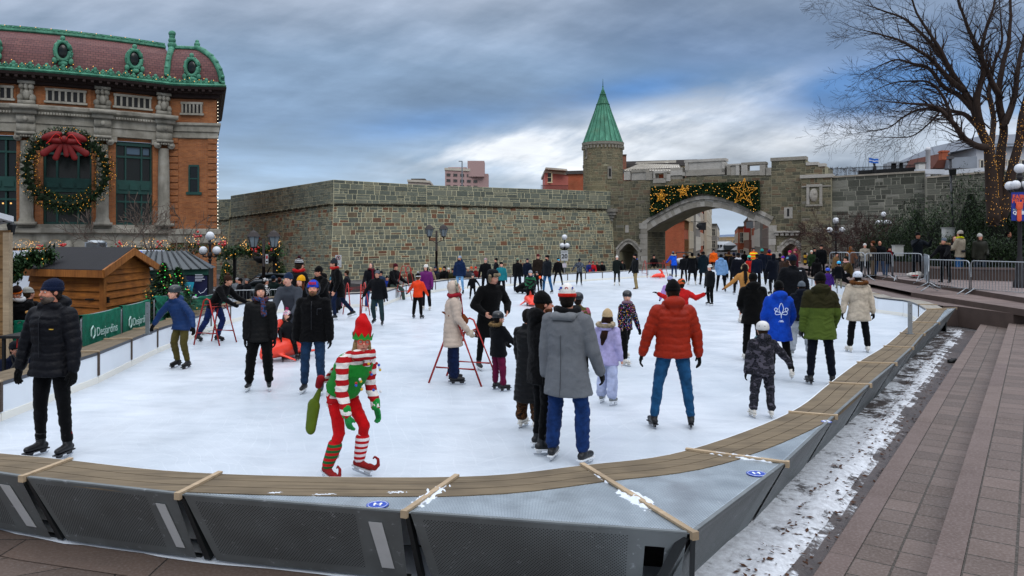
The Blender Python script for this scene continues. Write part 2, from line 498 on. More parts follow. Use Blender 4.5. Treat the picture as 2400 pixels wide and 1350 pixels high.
 if beard:
  m=Soup();m.ell(H(0,.10,-.27),(.275*HD,.305*HD,.235*HD),HM);m.ell(H(0,.27,-.39),(.14*HD,.12*HD,.12*HD),HM)
  m.cap(H(-.11,.37,-.205),H(.11,.37,-.205),.03*HD,.03*HD)
  m.fuse('beard',cloth(beard,'fur'),rid,max(.009,vb),1)
 if hair is None and hood!='up' and skates!='elf' and tone!='#b98268':hair=(('#2a1c13','#3a2818','#1a1210','#4a3420')[len(PEOPLE)%4],'short')
 if hair:
  col,style=hair[0],hair[1];m=Soup()
  m.ell(H(0,-.09,.12),(.36*HD,.41*HD,.41*HD),HM)
  if style in('long','side'):
   m.ell(H(0,-.16,-.12),(.36*HD,.30*HD,.42*HD),HM)
   for s in(1,-1):m.cap(H(s*.31,-.02,-.05),H(s*.36,.10,-.75),.10*HD,.12*HD)
  if style=='long':
   bk=H(0,-.30,-.1);e2=q['sh']+V((0,.10*h,-.08*h));m.cap(bk,e2,.22*HD,.3*HD,.5,X);m.cap(e2,e2-sp*.09*h+V((.02,.01,0)),.28*HD,.12*HD,.5,X)
  if style=='short':m.ell(H(0,-.2,-.15),(.30*HD,.24*HD,.25*HD),HM)
  m.fuse('hair',cloth(col,'fur'),rid,max(vb,.011),2)
 if trousers:
  col,wd=trousers[0],trousers[1];kd=trousers[2]if len(trousers)>2 else 'plain'
  m=Soup();bones=[]
  m.rings([(pel-sp*.055*h,X,Yb,.05*h,.05*h),(pel-sp*.01*h,X,Yb,.094*h*build,.066*h*build),(pel+sp*.05*h,X,Yb,.084*h*build,.058*h*build),(pel+sp*.09*h,X,Yb,.07*h*build,.05*h*build)])
  for i in(0,1):
   hp,kn,an=q['legs'][i]
   up_=.058*h*(.75+.25*wd)*build;up_=min(up_,.052*h)if jacket[2]>.11 else up_;kr=.042*h*(.55+.45*wd);ar=.033*h*(.3+.7*wd)
   end=an+(kn-an)*.10 if on_skates else an+(an-kn).normalized()*.018*h
   m.cap(hp,kn,up_,kr);m.cap(kn,kn.lerp(end,.55),kr,(kr*.62+ar*.42));m.cap(kn.lerp(end,.5),end,kr*.6+ar*.4,ar)
   if lod<2:
    d=(end-kn).normalized();a1,a2=frame(d)
    m.rings([(end-d*.03*h,a1,a2,ar*.9,ar*.9),(end-d*.016*h,a1,a2,ar*1.12,ar*1.12),(end+d*.006*h,a1,a2,ar*1.05,ar*1.05)])
   bones+=[(hp,kn,1.3),(kn,end,1)]
  mm=col if not isinstance(col,str)else cloth(col,kd)
  m.fuse('trousers',mm,rid,vg,2,folds([(tuple(a),tuple(b_),r)for a,b_,r in bones],(.005,.005,.0)[lod]*min(1.3,wd),0,seed)if lod<2 else None)
 col,kd,ln,loose=jacket[:4];qk=kd=='puffer';lk=loose*build
 m=Soup();fl=.9+.35*max(0,ln-.1)
 tk=(q['legs'][0][1]+q['legs'][1][1])/2;down=(tk-pel).normalized()if sit is None else-sp
 a1=X;rs=[]
 hem=pel+down*(ln*h)
 if ln>.0:
  spread=max(.0,abs(q['legs'][0][1].x-q['legs'][1][1].x)/2-.05*h)
  for k in range(4):
   t=1-k/4.;c=pel+down*(ln*h*t);rs.append((c,a1,down.cross(a1),(.104+.04*ln*t*4*.6)*h*lk+spread*t*ln/.25*.6,(.08+.03*ln*t*4*.6)*h*lk))
 wst=.082 if len(jacket)>4 and jacket[4]=='fit' else .096
 rs+=[(pel+sp*.0*h,X,Yb,.104*h*lk,.08*h*lk),(pel+sp*.08*h,X,Yb,wst*h*lk,.073*h*lk),(pel+sp*.15*h,X,Yb,.100*h*lk,.078*h*lk),(q['chest']+sp*.02*h,X,Yb,.110*h*lk,.08*h*lk),(q['sh']-sp*.03*h,X,Yb,.112*h*lk,.07*h*lk),(q['sh']-sp*.005*h,X,Yb,.095*h*lk,.056*h),(q['neck']+sp*.0*h,X,Yb,.056*h,.050*h),(q['neck']+sp*.034*h,X,Yb,.048*h,.048*h)]
 m.rings(rs,20);bones=[(tuple(hem),tuple(q['sh']),1.9)]
 for i,s in enumerate((1,-1)):
  a,e,w=q['arms'][i];w2=w-(w-e).normalized()*.0
  m.cap(q['sh']+X*(s*.05*h)-sp*.016*h,a,.044*h,.042*h*lk)
  m.cap(a,e,.045*h*lk,.037*h*loose);m.cap(e,w2,.037*h*loose,.0285*h*loose)
  bones+=[(tuple(a),tuple(e),1),(tuple(e),tuple(w2),.9)]
 jm=cloth(col,kd)if isinstance(col,str)else col
 bk=-fwd
 if hood=='down':
  m.ell(q['neck']+V((0,.055*h,.026*h)),(.080*h,.052*h,.048*h));m.cap(q['neck']+V((-.05*h,-.02*h,.01*h)),q['neck']+V((.05*h,-.02*h,.01*h)),.03*h,.03*h)
  m.cap(q['neck']+V((0,.06*h,.0)),q['neck']+V((0,.078*h,-.04*h)),.06*h,.03*h,.5,X)
 elif hood=='up':
  m.ell(H(0,-.17,.10),(.43*HD,.46*HD,.50*HD),HM);m.ell(H(0,-.14,-.22),(.38*HD,.40*HD,.40*HD),HM)
  m.cap(q['neck'],H(0,-.12,-.3),.06*h,.35*HD)
 jo=m.fuse('jacket' if ln<.17 else 'coat',jm,rid,vg,3 if lod<2 else 2,folds(bones,(.0062 if qk else .0028 if kd=='wool' else .0065)*(1 if lod==0 else .8),(.085*h/1.75*(1-kid*.2)if qk else 0),seed)if lod<2 else None)
 if hat:
  kind=hat[0];hc_=hat[1];hm=(hc_ if not isinstance(hc_,str)else cloth(hc_,'knit'))
  if kind in('beanie','pom'):
   m=Soup();tall=hat[3]if len(hat)>3 else 0.0
   tilt=-.06;rr=[]
   for t,rx,ry in((.10,.365,.435),(.2,.372,.44),(.34,.36,.425),(.46,.31,.37),(.545+tall*.5,.21,.25),(.60+tall,.10,.12),(.615+tall*1.05,.03,.04)):
    rr.append((H(0,tilt-t*.14,t),hx,hf,rx*HD,ry*HD))
   m.rings(rr,20);m.fuse('hat',hm,rid,max(.009,vb),2)
   cc=hat[2]if len(hat)>2 and hat[2]else None
   m=Soup();r2=[(H(0,tilt-t*.14,t),hx,hf,rx*HD,ry*HD)for t,rx,ry in((.065,.35,.42),(.075,.385,.455),(.15,.40,.465),(.225,.395,.46),(.235,.36,.42))]
   m.rings(r2,20);m.fuse('hat_cuff',(cc if cc is not None and not isinstance(cc,str)else cloth(cc,'knit'))if cc else hm,rid,max(.009,vb),1)
   if kind=='pom':
    m=Soup();m.ell(H(0,-.16,.70+tall),(.16*HD,)*3)
    m.fuse('pompom',cloth(hat[4]if len(hat)>4 else '#d8d2c8','fur'),rid,.012,1,lambda co,no:(.008*np.sin(co[:,0]*190)*np.sin(co[:,2]*170+co[:,1]*150)).astype('f'))
  elif kind=='helmet':
   m=Soup();rr=[]
   for t,k in((.02,.97),(.12,1.0),(.28,.985),(.42,.88),(.52,.70),(.59,.45),(.615,.2)):rr.append((H(0,-.07-t*.08,t),hx,hf,.425*HD*k,.50*HD*k))
   m.rings(rr,22);hm=mat(hc_,.25,0,spec=.5)if isinstance(hc_,str)else hc_
   ho=m.fuse('helmet',hm,rid,max(.009,vb),1)
   m=MB();dk=mat('#08080a',.6)
   if lod<2:
    for a in(-50,0,50,130,180,230):
     for el in(22,48):
      ca=R(a);n_=hf*(cos(ca)*cos(R(el)))+hx*(sin(ca)*cos(R(el)))+hu*sin(R(el))
      m.ball(hc+hf*(-.1*HD)+hu*(.12*HD)+V((hf*(cos(ca)*cos(R(el))*.482)+hx*(sin(ca)*cos(R(el))*.415)+hu*(sin(R(el))*.49)))*HD,.035*HD,8,6)
    m.build('vent_hole',dk,rid)
    m=MB()
    for s in(1,-1):m.tube([H(s*.36,.05,.05),H(s*.30,.10,-.3),H(s*.08,.16,-.47)],.012*HD,6)
    m.build('chin_strap',dk,rid)
  elif kind=='ushanka':
   m=Soup();rr=[]
   for t,k in((.1,1.0),(.25,1.04),(.45,.98),(.58,.75),(.62,.3)):rr.append((H(0,-.06,t),hx,hf,.39*HD*k,.45*HD*k))
   m.rings(rr,18);m.fuse('hat',cloth(hc_,'plain'),rid,.012,1)
   m=Soup();m.cap(H(-.22,.36,.26),H(.22,.36,.26),.13*HD,.13*HD)
   for s in(1,-1):m.cap(H(s*.4,.02,.15),H(s*.40,.03,-.22),.12*HD,.13*HD)
   m.fuse('fur_flap',cloth(hat[2],'fur'),rid,.011,1,lambda co,no:(.006*np.sin(co[:,0]*230)*np.sin(co[:,2]*210)).astype('f'))
  elif kind=='earmuffs':
   m=Soup();pts=[H(.42*cos(a),-.05,.08+.46*sin(a))for a in[pi*k/8 for k in range(9)]]
   for p1,p2 in zip(pts,pts[1:]):m.cap(p1,p2,.06*HD,.06*HD,n=8)
   for s in(1,-1):m.ell(H(s*.40,-.02,-.02),(.11*HD,.17*HD,.2*HD),HM)
   m.fuse('earmuffs',cloth(hc_,'fur'),rid,.012,1)
 if isinstance(hood,tuple):
  m=Soup();n=14
  if hood[0]=='furup':
   pts=[H(.42*sin(a),.12-.10*cos(a),.04+.50*cos(a))for a in[2*pi*k/n for k in range(n)]];r=.10*HD
   hs_=Soup();hs_.ell(H(0,-.18,.10),(.44*HD,.45*HD,.50*HD),HM);hs_.cap(q['neck'],H(0,-.14,-.25),.06*h,.36*HD)
   hs_.fuse('hood',jm,rid,vg,2)
  else:
   c=q['neck']+V((0,.045*h,.03*h));pts=[c+V((.092*h*sin(a),-.055*h*cos(a),.012*h*cos(a)))for a in[2*pi*k/n for k in range(n)]];r=.026*h
   hs_=Soup();hs_.ell(q['neck']+V((0,.06*h,.0)),(.088*h,.052*h,.05*h));hs_.fuse('hood',jm,rid,vg,2)
  for k in range(n):m.cap(pts[k],pts[(k+1)%n],r,r,n=8)
  m.fuse('fur_trim',cloth(hood[1],'fur'),rid,.012,1,lambda co,no:(.009*np.sin(co[:,0]*170+co[:,1]*60)*np.sin(co[:,2]*160+co[:,1]*90)).astype('f'))
 if scarf:
  m=Soup();n=12;c=q['neck']+sp*.022*h
  pts=[c+V((.062*h*cos(a),.056*h*sin(a)-.004*h,.008*h*sin(a*2)))for a in[2*pi*k/n for k in range(n)]]
  for k in range(n):m.cap(pts[k],pts[(k+1)%n],.024*h,.024*h,n=8)
  if scarf[1]>0:
   a=c+V((.03*h,-.07*h,-.02*h));b_=q['sh']+V((.045*h,-.095*h,0))-sp*(scarf[1]*h);m.cap(a,b_,.026*h,.034*h,.4,X)
  sm_=scarf[0]if not isinstance(scarf[0],str)else cloth(scarf[0],'knit')
  m.fuse('scarf',sm_,rid,max(vb,.012),1)
 if gloves is not None:
  for i,s in enumerate((1,-1)):
   a,e,w=q['arms'][i];d=(w-e).normalized();m=Soup();gs=sc*(1+kid*.1)
   palm=V((-s,.1,.1))if abs(d.x)<.75 else V((0,0,-1))
   tside=1 if(d.cross(palm)).dot(fwd+V((0,0,.3)))>0 else-1
   if lod<2:hand(m,w+d*.008,d,palm,gs*1.08,tside,30,.003)
   else:m.cap(w,w+d*.10*gs,.035*gs,.04*gs,.7);m.cap(w+d*.03*gs,w+d*.07*gs+V((0,-.035*gs,0)),.014*gs,.014*gs)
   m.cap(w-d*.045*gs,w+d*.012*gs,.040*gs,.036*gs)
   m.fuse('glove',cloth(gloves,'plain'),rid,(.0065,.010,.018)[lod],1)
 SK={'black':('#0b0b0d','#1b1b1f','#b8bcc2'),'white':('#c9c5bc','#c9c5bc','#b8bcc2'),'grey':('#6f7476','#d9dde0','#c5c9cf'),'hockey':('#15171a','#d5d8da','#b8bcc2'),'elf':('#7d0c0c','#b9bcc0','#b8bcc2'),'boots':('#1c1411',None,None),'brown':('#3a2114',None,None),'hide':None}
 if SK.get(skates):
  bc,hold,bl=SK[skates]
  for i,s in enumerate((1,-1)):
   hp,kn,an=q['legs'][i];shin=(an-kn).normalized()
   ya=R(legs[i][3]*.6+6)*s+R(yaw[i]);fd=V((sin(ya),-cos(ya),0))
   fd=(fd-shin*fd.dot(shin)*.55).normalized();upv=X.cross(fd);upv=upv if upv.z>0 else-upv
   k_=max(.5,sc*(1+kid*.12));m=Soup();sole=an-upv*(.078*k_)
   m.cap(an-shin*(.085*k_),an-upv*.02*k_,.050*k_,.046*k_)
   m.cap(an-upv*.045*k_-fd*.035*k_,sole+upv*.040*k_+fd*.05*k_,.042*k_,.042*k_,n=10)
   m.cap(sole+upv*.038*k_+fd*.05*k_,sole+upv*.033*k_+fd*.155*k_,.041*k_,.033*k_,.95)
   if skates=='elf':
    c0=sole+upv*.045*k_+fd*.16*k_;pts=[c0,c0+fd*.07*k_+upv*.0*k_,c0+fd*.115*k_+upv*.05*k_,c0+fd*.105*k_+upv*.115*k_,c0+fd*.055*k_+upv*.13*k_,c0+fd*.035*k_+upv*.10*k_]
    rr_=[.036,.030,.022,.017,.013,.010]
    for k in range(5):m.cap(pts[k],pts[k+1],rr_[k]*k_,rr_[k+1]*k_,n=8)
   so=m.fuse('skate' if hold else 'boot',mat(bc,.45 if skates!='elf' else .9,0,.3,30,bump=.15),rid,(.0085,.012,.02)[lod],1)
   if hold:
    bm_=MB();x_=upv.cross(fd)
    def fr(f,u,w_):return[sole+fd*(f*k_)+upv*(u)+x_*(w_*j)for j in(-1,1)]
    def slab(f0,f1,u0,u1,w_,f0b=None,f1b=None):
     f0b=f0 if f0b is None else f0b;f1b=f1 if f1b is None else f1b
     bt=[fr(f0b,u0,w_)[0],fr(f1b,u0,w_)[0],fr(f1b,u0,w_)[1],fr(f0b,u0,w_)[1]]
     tp=[fr(f0,u1,w_)[0],fr(f1,u1,w_)[0],fr(f1,u1,w_)[1],fr(f0,u1,w_)[1]]
     bm_.hexa(bt,tp)
    slab(-.075,.19,-.010,.004,.034*k_)
    slab(-.06,.015,-.042,-.010,.012*k_,-.05,.0);slab(.085,.17,-.042,-.010,.012*k_,.10,.165)
    bm_.k=1;slab(-.09,.205,-.062,-.042,.0025,-.075,.19)
    bm_.build('blade_holder',[mat(hold,.35),mat(bl,.25,.9)],so)
   if lod==0 and hold:
    ml=MB()
    for t in(0.02,.045,.07,.095):
     c=an-shin*(t*k_)+fd*.046*k_;ml.bar(c-X*.02*k_,c+X*.02*k_,.006*k_,.004)
    ml.build('laces',mat('#9a9a98' if skates!='black' else '#4a4a4c',.8),so)
 PEOPLE[label]=(rid,q)
 if extra:extra(rid,q,H,HM,h,HD,vb,vg)
 if near==0 or lod==0:
  if face<60 and face>-60 and skates!='elf':
   m=MB();pts=[q['neck']-sp*(t*h)+V((0,-(.080 if t>.06 else .055+t*.4)*h*lk-.004,0))for t in(.02,.06,.12,.2,.28)]
   m.tube(pts,.004,5);m.build('zip',mat('#2b2d31',.4,.5),rid)
 rid.location=pos;rid.rotation_euler[2]=R(face)
 return rid
def make_world():
 w=bpy.data.worlds.new('World');scene.world=w;w.use_nodes=True;t=w.node_tree
 T=NT.__new__(NT);T.t=t;bg=t.nodes['Background']
 tc=T.n('ShaderNodeTexCoord');sep=T.n('ShaderNodeSeparateXYZ');T.l(tc.outputs['Generated'],sep.inputs[0])
 x,y,z=sep.outputs
 ay=T.math('MAXIMUM',T.math('ABSOLUTE',y),.12)
 u=T.math('DIVIDE',x,ay);v=T.math('DIVIDE',z,ay)
 zz=T.math('ADD',T.math('MAXIMUM',z,0.0),.16)
 cu=T.math('DIVIDE',x,zz);cv=T.math('DIVIDE',y,zz)
 cmb=T.n('ShaderNodeCombineXYZ');T.l(T.math('MULTIPLY',cu,.8),cmb.inputs[0]);T.l(T.math('MULTIPLY',T.math('ADD',cv,T.math('MULTIPLY',cu,-.25)),1.25),cmb.inputs[1])
 n1=T.noise(cmb.outputs[0],1.6,9,.58)
 cmb2=T.n('ShaderNodeCombineXYZ');T.l(u,cmb2.inputs[0]);T.l(T.math('MULTIPLY',T.math('SUBTRACT',v,T.math('MULTIPLY',u,.30)),3.0),cmb2.inputs[1])
 n2=T.noise(cmb2.outputs[0],4.6,8,.56)
 n3=T.noise(cmb2.outputs[0],1.7,3,.5)
 w0=T.math('ADD',v,T.math('ADD',T.math('MULTIPLY',T.math('SUBTRACT',n2,.5),.12),T.math('MULTIPLY',T.math('SUBTRACT',n1,.5),.06)))
 left=T.ramp(w0,[(0,(.45,.58,.73)),(.06,(.37,.49,.65)),(.11,(.29,.41,.58)),(.17,(.20,.30,.46)),(.24,(.23,.33,.48)),(.33,(.37,.44,.56)),(.45,(.44,.48,.56))])
 right=T.ramp(w0,[(0,(.55,.68,.84)),(.05,(.36,.44,.57)),(.09,(.27,.33,.43)),(.13,(.42,.48,.57)),(.17,(.50,.57,.68)),(.20,(.18,.31,.52)),(.26,(.15,.23,.38)),(.34,(.23,.30,.42)),(.45,(.30,.35,.43))])
 c=T.mix(T.ramp(u,[(.0,0.),(.0+.22,1.)]),left,right)
 def blob(u0,v0,su,sv,tilt=0.0):
  du=T.math('DIVIDE',T.math('SUBTRACT',u,u0),su);dv=T.math('DIVIDE',T.math('SUBTRACT',T.math('SUBTRACT',v,v0),T.math('MULTIPLY',T.math('SUBTRACT',u,u0),tilt)),sv)
  r=T.math('ADD',T.math('MULTIPLY',du,du),T.math('MULTIPLY',dv,dv));return T.math('POWER',2.718,T.math('MULTIPLY',r,-1.0))
 br=T.math('MULTIPLY',T.math('ADD',T.math('ADD',blob(.22,.165,.17,.028,.22),T.math('MULTIPLY',blob(.43,.15,.13,.020,.15),.8)),T.math('ADD',T.math('MULTIPLY',blob(-.03,.125,.11,.02,.2),.8),T.math('MULTIPLY',blob(.10,.10,.12,.022,.1),.75))),T.ramp(n2,[(.38,.1),(.58,1.5)]))
 c=T.mix(T.math('MINIMUM',br,1.0),c,(.80,.83,.88))
 gap=T.math('MULTIPLY',T.math('ADD',T.math('ADD',blob(.49,.205,.12,.035,.1),T.math('MULTIPLY',blob(.16,.205,.10,.018,.15),.5)),T.math('MULTIPLY',blob(-.12,.16,.12,.02,.1),.35)),T.ramp(n3,[(.3,.75),(.6,1.0)]))
 c=T.mix(T.math('MINIMUM',T.math('MULTIPLY',gap,1.8),.9),c,(.09,.23,.52))
 dk=T.ramp(T.math('ADD',T.math('MULTIPLY',n1,.6),T.math('MULTIPLY',n2,.4)),[(.34,.74),(.46,.95),(.54,1.12),(.66,1.42)])
 c=T.mix(1.0,c,dk,'MULTIPLY')
 sky=T.n('ShaderNodeTexSky',sky_type='NISHITA');sky.sun_disc=False;sky.sun_elevation=R(24);sky.sun_rotation=R(150)
 c=T.mix(.01,c,sky.outputs[0])
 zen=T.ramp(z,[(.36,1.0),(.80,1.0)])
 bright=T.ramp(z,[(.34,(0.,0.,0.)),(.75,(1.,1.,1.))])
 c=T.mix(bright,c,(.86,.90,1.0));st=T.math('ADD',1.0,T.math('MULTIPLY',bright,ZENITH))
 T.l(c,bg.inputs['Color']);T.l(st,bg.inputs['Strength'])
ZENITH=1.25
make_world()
sun=bpy.data.objects.new('sun',bpy.data.lights.new('sun','SUN'));COL.objects.link(sun)
sun.data.energy=.7;sun.data.angle=R(25);sun.data.color=(1,.96,.9)
sun.rotation_euler=(R(50),0,R(25))
cam=bpy.data.objects.new('camera',bpy.data.cameras.new('camera'));COL.objects.link(cam);scene.camera=cam
cam.location=(0,0,CH);cam.rotation_euler=(R(90),0,0);cam.data.sensor_width=36;cam.data.lens=36*F/2400
cam.data.shift_y=-(675-HY)/2400;cam.data.clip_end=8000;cam.data.clip_start=.1
scene.view_settings.view_transform='Standard';scene.view_settings.look='None';scene.view_settings.gamma=1;scene.view_settings.exposure=0
scene.cycles.max_bounces=5;scene.cycles.diffuse_bounces=3;scene.cycles.glossy_bounces=2
scene.render.threads_mode='AUTO'
def paver_mat(name,c1,c2,joint,bw,bh,rz=0.0,snow=0.0,offset=.5,mortar=.008,off=(0,0)):
 t=NT(name);tc=t.n('ShaderNodeTexCoord');mp=t.n('ShaderNodeMapping');mp.inputs['Rotation'].default_value=(0,0,rz);mp.inputs['Location'].default_value=(off[0],off[1],0)
 t.l(tc.outputs['UV'],mp.inputs[0]);v=mp.outputs[0]
 br=t.n('ShaderNodeTexBrick');br.offset=offset;br.inputs['Scale'].default_value=1
 br.inputs['Brick Width'].default_value=bw;br.inputs['Row Height'].default_value=bh;br.inputs['Mortar Size'].default_value=mortar;br.inputs['Mortar Smooth'].default_value=.3
 br.inputs['Color1'].default_value=lin(c1);br.inputs['Color2'].default_value=lin(c2);br.inputs['Mortar'].default_value=lin(joint);t.l(v,br.inputs['Vector'])
 n=t.noise(v,2.2,6,.6);n2=t.noise(v,45,3)
 c=t.mix(t.ramp(n,[(.35,0.),(.65,.55)]),br.outputs['Color'],t.mix(.5,br.outputs['Color'],(.03,.024,.022)))
 c=t.mix(t.math('MULTIPLY',n2,.35),c,(.42,.36,.34),'MIX')if False else c
 c=t.mix(t.ramp(n2,[(.45,0.),(.75,.22)]),c,(.35,.31,.29))
 if snow:c=t.mix(t.ramp(t.noise(v,5.5,8,.68),[(.66-snow*.2,0.),(.70-snow*.2,.8)]),c,(.55,.57,.6))
 t.set(c,t.ramp(n,[(.3,.45),(.7,.8)]),0,.4)
 t.bump(t.math('ADD',t.math('MULTIPLY',br.outputs['Fac'],-1.2),t.math('MULTIPLY',n2,.5)),.6,.006);return t.m
M_PAVE=paver_mat('granite_pavers','#55453f','#6b5a54','#1e1a14',.44,.34)
M_PAVE_L=paver_mat('dark_pavers','#574a42','#6d5d53','#1f1b14',.62,.40,rz=R(-28),snow=.08)
M_KERB=paver_mat('granite_kerb','#5c4c46','#695950','#3a302a',2.4,3.0,mortar=.004)
def ground_mat():
 t=NT('asphalt_ground');v=t.coord();n=t.noise(v,.35,8,.65);n2=t.noise(v,14,4)
 c=t.mix(t.ramp(n,[(.35,0.),(.65,1.)]),(.045,.042,.042),(.085,.078,.075));c=t.mix(t.ramp(n2,[(.5,0.),(.8,.3)]),c,(.2,.19,.19))
 t.set(c,.8);t.bump(n2,.4,.01);return t.m
def ice_mat():
 t=NT('skated_ice');v=t.coord()
 n=t.noise(v,.22,5,.6);n2=t.noise(t.coord('Object',(1,3.2,1)),1.3,6,.65);fine=t.noise(v,42,4,.7)
 c=t.mix(t.ramp(n,[(.35,0.),(.65,1.)]),(.42,.475,.525),(.58,.625,.67))
 c=t.mix(t.ramp(n2,[(.47,0.),(.72,.55)]),c,(.36,.41,.46))
 h=None
 for i,(sc,rot)in enumerate(((1.1,.3),(1.7,1.4),(.8,2.3),(2.6,.9))):
  mp=t.n('ShaderNodeMapping');mp.inputs['Rotation'].default_value=(0,0,rot);mp.inputs['Location'].default_value=(i*3.1,i*1.7,0)
  tc=t.n('ShaderNodeTexCoord');t.l(tc.outputs['Object'],mp.inputs[0])
  w=t.n('ShaderNodeTexWave',wave_type='RINGS');w.inputs['Scale'].default_value=sc;w.inputs['Distortion'].default_value=5+3*i;w.inputs['Detail'].default_value=2;w.inputs['Detail Scale'].default_value=.35
  t.l(mp.outputs[0],w.inputs[0]);l_=t.ramp(w.outputs['Fac'],[(.0,1.),(.022,.0)])
  l_=t.math('MULTIPLY',l_,t.ramp(t.noise(mp.outputs[0],.9,3),[(.45,0.),(.6,1.)]))
  h=l_ if h is None else t.math('MAXIMUM',h,l_)
 c=t.mix(t.math('MULTIPLY',h,.15),c,(.80,.84,.88))
 c=t.mix(t.ramp(fine,[(.52,0.),(.75,.25)]),c,(.76,.80,.84))
 t.set(c,t.ramp(t.noise(v,1.7,5),[(.3,.30),(.7,.52)]),0,.45)
 t.bump(t.math('ADD',t.math('MULTIPLY',h,.6),t.math('MULTIPLY',fine,.5)),.22,.004);return t.m
M_ICE=ice_mat()
def snow_gutter_mat():
 t=NT('dirty_snow');v=t.coord();at=t.n('ShaderNodeAttribute');at.attribute_name='tint'
 n=t.noise(v,2.6,9,.66);nn=t.noise(v,13,6,.7)
 f=t.math('ADD',at.outputs['Fac'],t.math('ADD',t.math('MULTIPLY',t.math('SUBTRACT',n,.5),1.5),t.math('MULTIPLY',t.math('SUBTRACT',nn,.5),.7)))
 m=t.ramp(f,[(.40,0.),(.54,1.)])
 ice=t.mix(t.ramp(n,[(.35,0.),(.65,1.)]),(.055,.045,.042),(.115,.09,.082))
 grey=t.mix(t.ramp(nn,[(.3,0.),(.7,1.)]),(.40,.41,.43),(.72,.76,.80))
 t.set(t.mix(m,ice,grey),t.mix(m,(.3,.3,.3),(.75,.75,.75)),0,.4)
 t.bump(t.math('ADD',t.math('MULTIPLY',m,.7),nn),.7,.02);return t.m
def wood_mat(name,c1,c2,scale=(1,18,18),kind='Object',plank=None,rough=.75):
 t=NT(name);v=t.coord(kind,scale);n=t.noise(v,1.6,6,.6);n2=t.noise(t.coord(kind),2.3,3)
 c=t.mix(t.ramp(n,[(.3,0.),(.7,1.)]),c1,c2);c=t.mix(t.ramp(n2,[(.42,0.),(.68,.45)]),c,tuple(x*.5 for x in lin(c1)[:3]))
 t.set(c,rough,0,.25);t.bump(n,.3,.004);return t.m
M_DECK=wood_mat('weathered_deck','#574c3c','#786a54')
M_BATTEN=wood_mat('fresh_pine','#94826a','#b09c80')
M_CEDAR=wood_mat('stained_cedar','#7d4a22','#ab6e33',(14,14,1.2))
M_CEDARH=wood_mat('cedar_boards','#774519','#b06c28',(1.2,1.2,14))
def perf_mat(name,base,rough=.42,metal=.75,pitch=.014):
 "sheet metal with rows of small punched holes"
 t=NT(name);tc=t.n('ShaderNodeTexCoord');mp=t.n('ShaderNodeMapping');s=1/pitch;mp.inputs['Scale'].default_value=(s,s,s);mp.inputs['Rotation'].default_value=(0,0,R(45))
 t.l(tc.outputs['UV'],mp.inputs[0]);fr=t.n('ShaderNodeVectorMath',operation='FRACTION');t.l(mp.outputs[0],fr.inputs[0])
 sb=t.n('ShaderNodeVectorMath',operation='SUBTRACT');t.l(fr.outputs[0],sb.inputs[0]);sb.inputs[1].default_value=(.5,.5,0)
 ml=t.n('ShaderNodeVectorMath',operation='MULTIPLY');t.l(sb.outputs[0],ml.inputs[0]);ml.inputs[1].default_value=(1,1,0)
 ln=t.n('ShaderNodeVectorMath',operation='LENGTH');t.l(ml.outputs[0],ln.inputs[0])
 at=t.n('ShaderNodeAttribute');at.attribute_name='tint'
 hole=t.math('MULTIPLY',t.ramp(ln.outputs['Value'],[(.25,1.),(.31,0.)]),t.math('GREATER_THAN',at.outputs['Fac'],.6))
 v=t.coord();n=t.noise(v,3.5,6,.6);c=t.mix(t.ramp(n,[(.3,0.),(.7,1.)]),tuple(x*.8 for x in base),tuple(x*1.12 for x in base))
 spl=t.ramp(t.noise(v,17,7,.7),[(.60,0.),(.70,.4)]);c=t.mix(spl,c,(.6,.64,.68))
 t.set(t.mix(hole,c,(.006,.007,.008)),t.ramp(n,[(.3,rough-.08),(.7,rough+.12)]),metal,.5);return t.m
M_STEEL=perf_mat('perforated_steel',(.36,.42,.46),.42,.55)
M_PANEL=perf_mat('perforated_dark_panel',(.15,.168,.172),.5,.35,.017)
M_GALV=mat('#9aa0a4',.4,.8,.3,5)
M_BOARD=mat('#dfe5ea',.35,0,.06,2)
M_BLACK=mat('#0c0d0f',.6)
M_RED=mat('#a01c14',.4,0,.2,6)
M_SNOW=mat('#cdd4dc',.8,0,.1,9,bump=.4,bs=25)
g=MB();S=260
M_GRD=ground_mat();g.face([(-3500,-60,-.62),(3500,-60,-.62),(3500,3900,-.62),(-3500,3900,-.62)]);g.build('ground',M_GRD,kind='structure',origin=(0,0,-.62))
g=MB();g.prism([V((x,y,-.135))for x,y in((-12,-20),(300,-20),(300,300),(-12,300),(-12,47.5),(-5.2,38),(-5.2,27.2),(-8.3,25.2),(-8.65,21),(-8.2,15),(-7.2,9),(-12,9.2))],V((0,0,-.48)));g.build('raised_pavement',M_GRD,kind='structure')
ZT=.5
def I(px,py,z=ZT):return G(px,py,z)
BI=[I(-250,1020),I(165,1078),I(515,1110),I(1070,1117),I(1365,1090),I(1610,1055),I(1850,967),I(1945,898),I(2010,850),I(2072,812),I(2110,781),I(2140,755),I(2172,725)]
BO=[I(-330,1060),I(55,1118),I(420,1158),I(950,1200),I(1625,1250),I(1842,1085),I(1957,975),I(2038,902),I(2098,852),I(2138,815),I(2165,783),I(2200,757),I(2240,722)]
BI=[V((-6.45,8.6,ZT))]+BI;BO=[V((-7.0,8.3,ZT))]+BO
